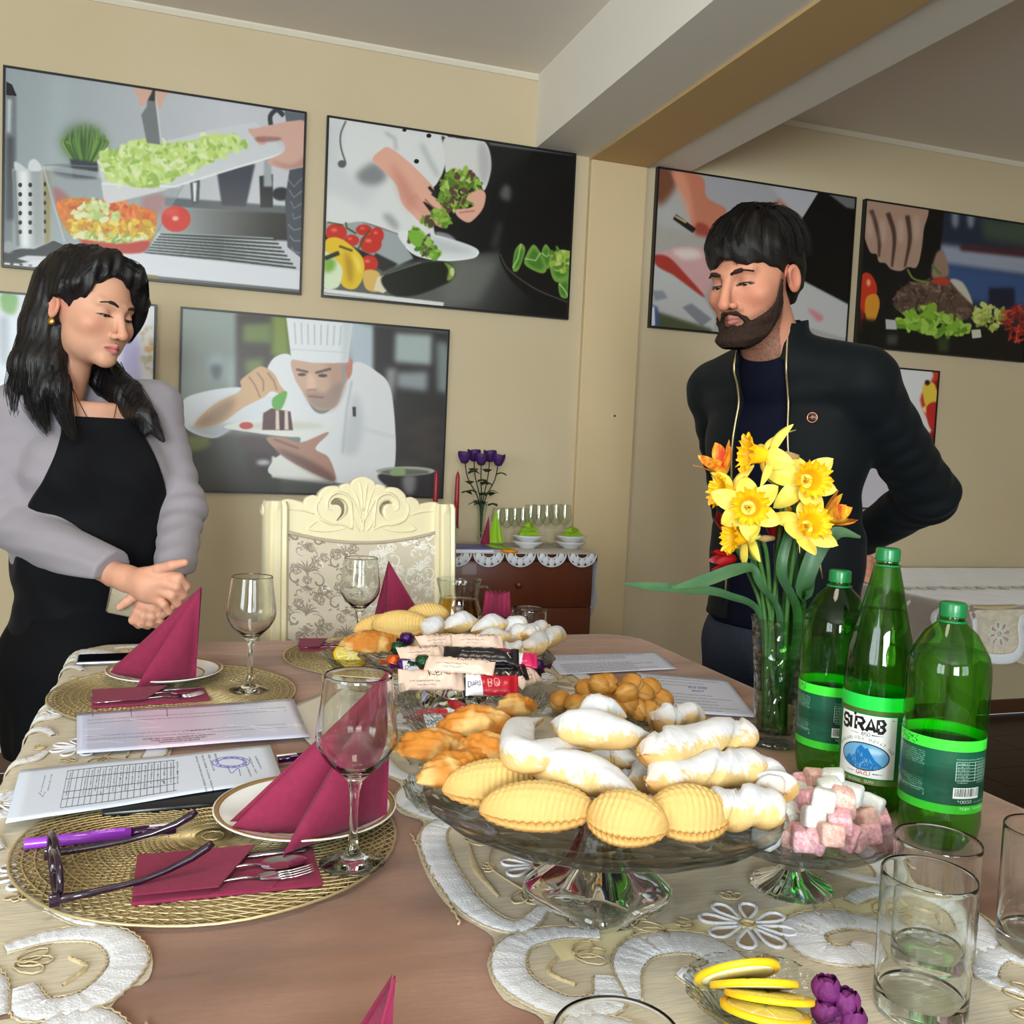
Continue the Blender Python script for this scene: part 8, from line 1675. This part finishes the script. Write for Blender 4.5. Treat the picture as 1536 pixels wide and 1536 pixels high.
def wear(name, sdf, lo, hi, h, m, parent, o): v, f = surfnets(sdf, lo, hi, h); return meshobj(name, v-o, f, m, parent)
m_blaz = mat('grey_blazer', (146, 139, 147), .75, spec=.25, bump=(700, .25), sheen=.15); m_blk = mat('black_apron_cloth', (15, 15, 19), .75, spec=.12, bump=(600, .25), sheen=.03); m_skirt = mat('black_skirt_cloth', (12, 12, 15), .78, spec=.12, bump=(500, .25))
jl, jh = bounds([RsW, LsW, ReW, LeW, RwW, LwW, hipW, neckW], .15)
wear('blazer', jacketW, jl, jh, .0055, m_blaz, wom, oW)
wear('apron', bib, jl, jh+.0, .0055, m_blk, wom, oW); sl, sh = bounds([hipW], .26); sl[2] = .40; sh[2] = bellyW[2]+.06; wear('skirt', skirtW, sl, sh, .007, m_skirt, wom, oW)
b = MB()
for s in (-1, 1): b = MB(); b.tube(spline([chestW+lW*s*.078+uW*.118+fW*.128-oW, chestW+lW*s*.082+uW*.165+fW*.085-oW, neckW+lW*s*.075+uW*.035-oW, neckW+lW*s*.06-fW*.09+uW*.02-oW], 6), .009, 8, flat=.25); b.build('apron_strap', m_blk, wom)
def hl(x, y, z): return to_world(np.array([(x, y, z)]), HW, axW, sW)[0]
# hair: a cap on the skull and long falls
def capW(P):
    q = in_head(P, HW, axW)/sW; d = sell(q, (0, .018, .050), (.091, .108, .092)); d = smin(d, sell(q, (0, .045, -.02), (.085, .075, .10)), .04)
    face = sell(q, (-.010, -.125, -.035), (.085, .105, .128)); d = smax(d, -face, .012); ear = sell(q, (-.10, .004, -.015), (.06, .024, .036)); d = smax(d, -ear, .01); d = d+.0016*np.sin(q[:, 0]*160+q[:, 2]*40)+.0012*np.sin(q[:, 0]*330+q[:, 1]*90); return d*sW
GWp = [([(86, 425, 2.22), (58, 490, 2.19), (38, 550, 2.17), (26, 590, 2.15), (22, 622, 2.13)], [.045, .042, .036, .026, .010]), ([(84, 420, 2.21), (60, 480, 2.18), (56, 540, 2.16), (56, 600, 2.135), (70, 650, 2.115)], [.036, .034, .036, .030, .010]), ([(74, 500, 2.185), (80, 540, 2.175), (88, 580, 2.155), (96, 620, 2.135), (114, 662, 2.12)], [.020, .026, .028, .022, .008]), ([(92, 415, 2.30), (70, 480, 2.32), (52, 540, 2.31), (36, 600, 2.26)], [.055, .058, .046, .018]),
       ([(168, 555, 2.33), (192, 588, 2.28), (216, 622, 2.24), (246, 662, 2.23)], [.026, .032, .026, .006]), ([(130, 530, 2.34), (156, 575, 2.33), (194, 612, 2.27), (218, 652, 2.23)], [.036, .030, .020, .006])]
GWs = [([PD(*p) for p in g], r) for g, r in GWp]+[([hl(-.01, -.055, .118), hl(.04, -.074, .098), hl(.076, -.066, .045), hl(.083, -.058, -.005), hl(.078, -.05, -.05)], [.020, .024, .020, .014, .004]), ([hl(-.012, -.05, .12), hl(-.05, -.058, .098), hl(-.075, -.035, .05), hl(-.082, .0, .015)], [.015, .015, .011, .005])]
def hairW(P):
    d = capW(P)
    for g, r in GWs: k = len(g)-1 if len(g) > 4 else len(g); d = smin(d, chain(P, g[:k], [q*.9 for q in r[:k-1]]+[r[k-1]*.6], .02), .028)
    q = (P-HW)@np.stack([axW[0], axW[1]], 1); d = d+.0018*np.sin(q[:, 0]*210+q[:, 1]*90)+.001*np.sin(q[:, 1]*420); return d
l2, h2 = bounds([p for g, r in GWs for p in g]+[HW+uW*.12, HW-fW*.1], .08)
hr = wear('hair', hairW, l2, h2, .004, m_hair, wom, oW)
strandset('hair_strands', [([p-oW for p in g], r) for g, r in GWs], 1500, m_hair, hr, 1.0, .0013, 3)
def browcurve(HO, ax, s, sg, o, zb=.0185): return [to_world(np.array([p]), HO, ax, s)[0]-o for p in ((sg*.013, -.0975, zb), (sg*.024, -.0975, zb+.0045), (sg*.036, -.0925, zb+.0055), (sg*.048, -.0815, zb+.001))]
for sg in (-1, 1): MB().tube(spline(browcurve(HW, axW, sW, sg, oW), 5), [.0032]*5+[.0042]*5+[.0018]*6, 6, flat=.9).build('eyebrow', mat('brow_dark', (40, 28, 26), .8), wom)
def eyes(HO, ax, s, o, par, iris):
    for sg in (-1, 1):
        c = to_world(np.array([(sg*.0315, -.0755, -.001)]), HO, ax, s)[0]-o; e = MB().sphere(c, .0125*s, 20).build('eye', mat('eye_white', (168, 156, 148), .3), par)
        dd = (-axf(ax)[1]*0+ax[1]*.85-ax[2]*.5); dd = dd/np.linalg.norm(dd); MB().sphere(c+dd*.0082*s, .0062*s, 14).build('iris', mat('iris_dark', iris, .15), e)
def axf(a): return a
eyes(HW, axW, sW, oW, wom, (36, 24, 18))
e = hl(-.0835, .006, -.043)-oW; MB().lathe([(0, 0), (.0085, .0005), (.0095, .003), (.006, .0055), (0, .006)], 18, Matrix.Translation(Vector(e)) @ frame_to(-axW[0]*1.0+axW[1]*.25)).build('earring', mat('gold_earring', (206, 160, 86), .25, metal=.9), wom)
MB().tube(spline([neckW+lW*.05+uW*.02+fW*.03-oW, neckW+lW*.02+fW*.088-uW*.06-oW, neckW-lW*.02+fW*.088-uW*.06-oW, neckW-lW*.05+uW*.02+fW*.03-oW], 6), .0009, 5).build('necklace', mat('dark_cord', (60, 44, 40), .5), wom)
p = PD(212, 936, 2.046)-oW; MB().sphere(p, (.0055, .0045, .0045), 10).build('ring', mat('ring_silver', (226, 220, 210), .2, metal=.9), wom)
ph = thing('mobile_phone', "silver-edged phone with glittery case in the woman's hands", 'phone', PD(190, 898, 2.052)); Mp = np.stack([cR*math.cos(.2)+cU*-math.sin(.2)*1.0, cU*math.cos(.2)+cR*math.sin(.2), -cF], 1); ph.rotation_euler = Matrix(Mp.tolist()).to_euler()
MB().rbox(-.036, .036, -.038, .062, -.0045, .0045, .004, 3).build('case', mat('glitter_case', (132, 122, 106), .4, metal=.4, var=(700, (176, 164, 140), .12)), ph, sharp=50); MB().rbox(-.0385, -.0362, -.036, .060, -.0035, .0035, .001, 1).build('chrome_edge', mat('chrome_edge', (230, 232, 236), .1, metal=1), ph, sharp=50)
# =============================================================== the man
m_skinm = attrmat('skin_man', .5, .35, sss=.18, bump=(900, .14)); m_mhair = mat('man_black_hair', (13, 11, 11), .45, spec=.3, var=(50, (28, 22, 20), .3), bump=(160, 1.4), stretch=(4, 4, .8)); m_beard = mat('beard_dark', (34, 24, 20), .75, spec=.25, var=(220, (56, 38, 30), .3), bump=(420, 2.4))
gM = dict(fem=False, jaw=1.05, slit=(-.0062, .0024), neck=.057, skin=(196, 136, 110), skin2=(176, 112, 90), blush=(196, 112, 92), lip=(172, 104, 96), lipd=(92, 48, 44), lash=(34, 22, 18), shade=(140, 92, 76))
sM = 1.07; HM = PD(1131, 420, 2.09); axM = basis(math.radians(-46), math.radians(13), math.radians(2)); lM, fM, uM = basis(math.radians(-44)); MM = np.stack([lM, fM, uM], 1)
neckM = PD(1163, 529, 2.17); chestM = PD(1180, 665, 2.24); waistM = PD(1178, 830, 2.29); hipM = PD(1168, 955, 2.33); floorM = np.array((hipM[0], hipM[1], 0))
LsM = PD(1292, 578, 2.09); RsM = PD(1078, 590, 2.40); LeM = PD(1392, 742, 2.22); LwM = PD(1292, 806, 2.46); ReM = PD(1105, 760, 2.56); RwM = PD(1235, 822, 2.52)
def hM(P): return head_sdf(in_head(P, HM, axM)/sM, gM)*sM
def torsoM(P, off=0.0):
    d = sell(P, chestM, (.185+off, .125+off, .19+off), MM); d = smin(d, sell(P, waistM, (.175+off, .125+off, .19+off), MM), .08); d = smin(d, sell(P, hipM+uM*.02, (.175+off, .13+off, .13+off), MM), .07)
    for S_ in (LsM, RsM): d = smin(d, scone(P, neckM-uM*.03, S_+uM*.008, .062+off, .060+off), .05)
    return d
def jacketM(P):
    d = torsoM(P, .018)+fold(P, (.2, .1, 1), .0018, .1); d = smin(d, sleeve(P, LsM, LeM, LwM, .075, .064, .050, 1), .02); d = smin(d, sleeve(P, RsM, ReM, RwM, .074, .062, .050), .02)
    q = (P-chestM)@MM; x, y, z = q[:, 0], q[:, 1], q[:, 2]
    zb = hipM[2]+.045; d = smax(d, zb-P[:, 2], .004); d = d+.004*np.exp(-((P[:, 2]-zb-.05)/.012)**2)
    w = np.interp(z, [-.40, -.1, .1, .2], [.095, .072, .056, .06]).astype(np.float32); op = np.maximum(np.abs(x-.006)-w, .03-y); d = smax(d, -op, .004); d = smax(d, -scone(P, neckM-uM*.06, neckM+uM*.2, .068, .066), .004)
    nc = (P-neckM)@MM; rr = np.linalg.norm(nc[:, :2]-np.array((0, .012), np.float32), axis=1); col = np.maximum(np.abs(rr-.078+.10*(nc[:, 2]-.0))-.0035, np.abs(nc[:, 2]-.028+nc[:, 1]*.22)-.040); col = np.maximum(col, .052-(np.abs(nc[:, 0])+np.where(nc[:, 1] < .03, 9, 0))); d = smin(d, col, .012); return d
def shirtM(P):
    d = smin(torsoM(P, .006)+fold(P, (1, .3, .2), .0012, .08), scone(P, neckM-uM*.06+fM*.004, neckM+uM*.04+fM*.012, .068, .070), .02); q = (P-neckM)@MM; d = smax(d, q[:, 2]-.030+.25*q[:, 1], .004); return smax(d, hipM[2]+.03-P[:, 2], .003)
def jeansM(P):
    d = sell(P, hipM, (.182, .140, .14), MM)
    for s in (-1, 1):
        h0 = hipM+lM*s*.095-uM*.04; k0 = np.array((h0[0], h0[1], .5))+lM*s*.01+fM*.01; a0 = np.array((h0[0], h0[1], .075))+lM*s*.012-fM*.02; c = chain(P, [h0, k0, a0], [.102, .078, .064], .04); c = c+.004*np.exp(-((P[:, 2]-.5)/.08)**2)*np.sin(P[:, 2]*170)+.003*np.sin(P[:, 2]*60+P[:, 0]*40)*sstep(.8, .95, P[:, 2]); d = smin(d, c, .04)
    d = smax(d, .06-P[:, 2], .003); return smax(d, P[:, 2]-(hipM[2]+.09), .004)
def handM(P, W_, E_, sg):
    w = (W_-E_)/np.linalg.norm(W_-E_); sd = np.cross(w, uM); sd /= np.linalg.norm(sd); d = chain(P, [W_-w*.07, W_, W_+w*.03], [.03, .028, .03], .01); d = smin(d, chain(P, [W_+w*.03, W_+w*.085-uM*.004], [.034, .032], .01), .02)
    for k in range(4):
        b0 = W_+w*.09+uM*(.028-.019*k); d = smin(d, chain(P, [b0, b0+w*.035+sd*sg*.006, b0+w*.055+sd*sg*.026, b0+w*.045+sd*sg*.042], [.0105, .0098, .009, .008], .004), .005)
    t0 = W_+w*.035+uM*.03; return smin(d, chain(P, [t0, t0+w*.03+uM*.022+sd*sg*.012, t0+w*.055+uM*.026+sd*sg*.024], [.014, .0115, .009], .004), .006)
def bodyM(P):
    d = torsoM(P, -.022); d = smin(d, hM(P), .02); d = smin(d, scone(P, LsM, LeM, .05, .042), .03); d = smin(d, scone(P, LeM, LwM, .042, .03), .02); d = smin(d, scone(P, RsM, ReM, .05, .042), .03); d = smin(d, scone(P, ReM, RwM, .042, .03), .02); return smin(d, legs(P, hipM, 0, lM, fM, .095, (.070, .050, .038)), .05)
oM = floorM.copy(); blo, bhi = bounds([LsM, RsM, LeM, ReM, hipM, neckM, floorM, LwM, RwM], .2); blo[2] = -.01
hA = bounds([LwM, LwM+(LwM-LeM)/np.linalg.norm(LwM-LeM)*.16], .08); hB = bounds([RwM, RwM+(RwM-ReM)/np.linalg.norm(RwM-ReM)*.16], .08)
V, F, C = skin_parts(HM, axM, sM, gM, hM, bodyM, [(lambda P: handM(P, LwM, LeM, 1), *hA), (lambda P: handM(P, RwM, ReM, -1), *hB)], blo, bhi, 0, neckM[2]-.0)
man = meshobj('person', V-oM, F, m_skinm, col=C); man.location = Vector([float(q) for q in oM]); tag(man, 'bearded man in an open black zip jacket, hands behind his back, looking down', 'person')
m_jack = mat('black_jacket', (15, 20, 23), .66, spec=.12, bump=(800, .2), sheen=.03, var=(6, (12, 16, 19), .3)); m_navy = mat('navy_shirt', (11, 12, 30), .8, spec=.12, bump=(800, .2)); m_jean = mat('dark_denim', (38, 46, 66), .8, var=(90, (26, 32, 48), .3), bump=(900, .3)); m_zip = mat('zip_brass', (176, 156, 116), .35, metal=.8)
jl, jh = bounds([LsM, RsM, LeM, ReM, LwM, RwM, hipM, neckM], .13); jh[2] += .02; wear('jacket', jacketM, jl, jh, .0058, m_jack, man, oM); wear('shirt', shirtM, jl, jh, .008, m_navy, man, oM); sl, sh = bounds([hipM], .24); sl[2] = .05; sh[2] = hipM[2]+.11; wear('jeans', jeansM, sl, sh, .008, m_jean, man, oM)
for s in (-1, 1):
    h0 = hipM+lM*s*.107-fM*.02; MB().tube([np.array((h0[0], h0[1], .045))-fM*.06-oM, np.array((h0[0], h0[1], .05))-oM, np.array((h0[0], h0[1], .04))+fM*.09-oM, np.array((h0[0], h0[1], .034))+fM*.19-oM], [.036, .045, .046, .03], 14, flat=.78).build('shoe', mat('black_shoe', (20, 18, 18), .4), man)
    h0 = hipW+lW*s*.1-fW*.02; MB().tube([np.array((h0[0], h0[1], .036))-fW*.05-oW, np.array((h0[0], h0[1], .04))-oW, np.array((h0[0], h0[1], .034))+fW*.08-oW, np.array((h0[0], h0[1], .026))+fW*.16-oW], [.03, .037, .038, .024], 14, flat=.78).build('shoe', mat('black_shoe', (20, 18, 18), .4), wom)
def onsurf(sdf, p, f, it=14):
    p = np.array(p, np.float32)
    for _ in range(it): p = p-f*float(sdf(p[None])[0])*.0+f*(-float(sdf(p[None])[0]))*-.0; break
    t = .3
    for _ in range(60):
        d = float(sdf((p+f*t)[None].astype(np.float32))[0]); t -= max(d, .0005)*.7
        if d < .0008: break
    return p+f*t
for s in (-1, 1):
    path = []
    for z in np.linspace(.17, -.36, 14):
        w = np.interp(z, [-.40, -.1, .1, .2], [.095, .072, .056, .06])+.004; path.append(onsurf(jacketM, chestM+lM*(.006+s*w)+uM*z, fM)+fM*.001-oM)
    top = neckM+lM*s*.056+fM*.052+uM*.054-oM; z = MB().tube(spline([top]+path, 3), .0026, 6).build('zip', m_zip, man)
p = onsurf(jacketM, chestM+lM*.118+uM*.055, fM)+fM*.001-oM
MB().tube([onsurf(jacketM, chestM+lM*(.125+.012*t)-uM*(.20+.10*t), fM)+fM*.001-oM for t in np.linspace(0, 1, 6)], .0022, 6).build('pocket_zip', m_zip, man)
bd = MB().lathe([(0, 0), (.0115, 0), (.0125, .0015), (.011, .003), (0, .003)], 24, Matrix.Translation(Vector(p)) @ frame_to(fM+lM*.35)).build('badge', mat('badge_black', (24, 20, 20), .3), man); b = MB(); Mb = Matrix.Translation(Vector(p)) @ frame_to(fM+lM*.35)
b = MB().tube([(.0105*math.cos(a), .0105*math.sin(a), .0032) for a in np.linspace(0, 2*PI, 25)], .0012, 6, Mb, cap=False); b.tube([(-.007, -.001, .0036), (0, .002, .0036), (.007, -.001, .0036)], .0013, 6, Mb); b.tube([(0, -.005, .0036), (0, .006, .0036)], .0015, 6, Mb); b.build('emblem', mat('copper_enamel', (214, 140, 104), .3, metal=.6), bd)
def capM(P):
    q = in_head(P, HM, axM)/sM; x, y, z = q[:, 0], q[:, 1], q[:, 2]; d = sell(q, (0, .010, .058), (.088, .112, .086)); d = smin(d, sell(q, (0, .058, .0), (.074, .058, .075)), .04)
    line = np.interp(x, [-.09, -.05, -.025, -.006, .014, .036, .058, .072, .09], [.026, .026, .034, .050, .040, .026, .030, .012, .0]).astype(np.float32); d = smax(d, -smax(z-line, y+.018+.25*np.clip(-z, 0, .1), .02), .006)
    side = np.maximum(np.maximum(z-.020, -.035-z), np.abs(y-.012)-.03); d = smax(d, -(sell(q, (.095, .014, -.018), (.05, .026, .040))), .006); d = smax(d, -(sell(q, (-.095, .014, -.018), (.05, .026, .040))), .006); d = smax(d, -.075-z+.0*y, .01)
    return (d+.0014*np.sin(x*150+z*110+3*y*20)+.001*np.sin(x*260+y*150))*sM
hl_, hh_ = HM-.16, HM+.18; hm = wear('hair', capM, hl_, hh_, .0032, m_mhair, man, oM)
R = np.random.RandomState(8); gd = []
for i in range(26):
    a = R.rand()*1.0-.5; x0 = -.07+.14*R.rand(); k0 = math.sqrt(max(1-(x0/.085)**2, .05)); P0 = [(x0*.5+.01, .05, .142), (x0*.8, -.02, .148-.3*abs(x0)), (x0, .006-.098*k0, .100-.2*abs(x0)), (x0*1.02-.004, .012-.108*k0, .054+.008*R.randn())]; gd.append(([to_world(np.array([p]), HM, axM, sM)[0]-oM for p in P0], [.006, .008, .006, .004]))
for i in range(14): y0 = -.03+.11*R.rand(); P0 = [(.03, y0, .140), (.07, y0, .112), (.088, y0+.004, .07), (.0885, y0+.006, .03)]; gd.append(([to_world(np.array([p]), HM, axM, sM)[0]-oM for p in P0], [.006, .006, .005, .003]))
strandset('hair_strands', gd, 420, m_mhair, hm, 1.0, .0011, 4, 9)
def beardM(P):
    q = in_head(P, HM, axM)/sM; x, y, z = q[:, 0], q[:, 1], q[:, 2]; ax_ = np.abs(x)
    off = .004+.018*sstep(-.085, -.115, z)*sstep(.02, -.03, y)+.004*sstep(-.06, -.085, z); d = head_sdf(q, gM)-off
    up = np.interp(y, [-.11, -.085, -.06, -.035, -.018, .0], [-.092, -.082, -.066, -.046, -.01, .02]).astype(np.float32); d = smax(d, z-up, .008); yb_ = np.interp(z, [-.13, -.09, -.05, -.02, .03], [-.035, -.018, -.004, -.008, -.012]).astype(np.float32); d = smax(d, y-yb_, .01)
    lo_ = np.interp(y, [-.10, -.06, -.025, .0, .02], [-.137, -.134, -.112, -.085, -.06]).astype(np.float32); d = smax(d, lo_+6.0*ax_*ax_-z, .012)
    d = smax(d, -sell(q, (0, -.10, -.0715), (.0235, .03, .0118)), .004)
    mo = chain(q, [(0, -.1045, -.0575), (.016, -.0985, -.0600), (.027, -.086, -.0735), (.030, -.078, -.092)], [.0032, .0040, .0048, .007], .004); mo2 = chain(q, [(0, -.1045, -.0575), (-.016, -.0985, -.0600), (-.027, -.086, -.0735), (-.030, -.078, -.092)], [.0032, .0040, .0048, .007], .004); d = smin(d, np.minimum(mo, mo2), .006); d = smin(d, sell(q, (0, -.094, -.0905), (.008, .006, .008)), .006)
    return (d+.0011*np.sin(x*500+z*300)*np.sin(y*450+z*260))*sM
wear('beard', beardM, hl_, hh_, .0026, m_beard, man, oM)
for sg in (-1, 1): MB().tube(spline(browcurve(HM, axM, 1, sg, oM, .0175), 5) if False else spline([to_world(np.array([p]), HM, axM, sM)[0]-oM for p in ((sg*.012, -.0985, .0165), (sg*.024, -.0985, .0205), (sg*.037, -.0930, .0215), (sg*.052, -.0800, .0165))], 5), [.0040]*4+[.0060]*6+[.0022]*6, 8, flat=.8).build('eyebrow', m_beard, man)
eyes(HM, axM, sM, oM, man, (40, 26, 20))
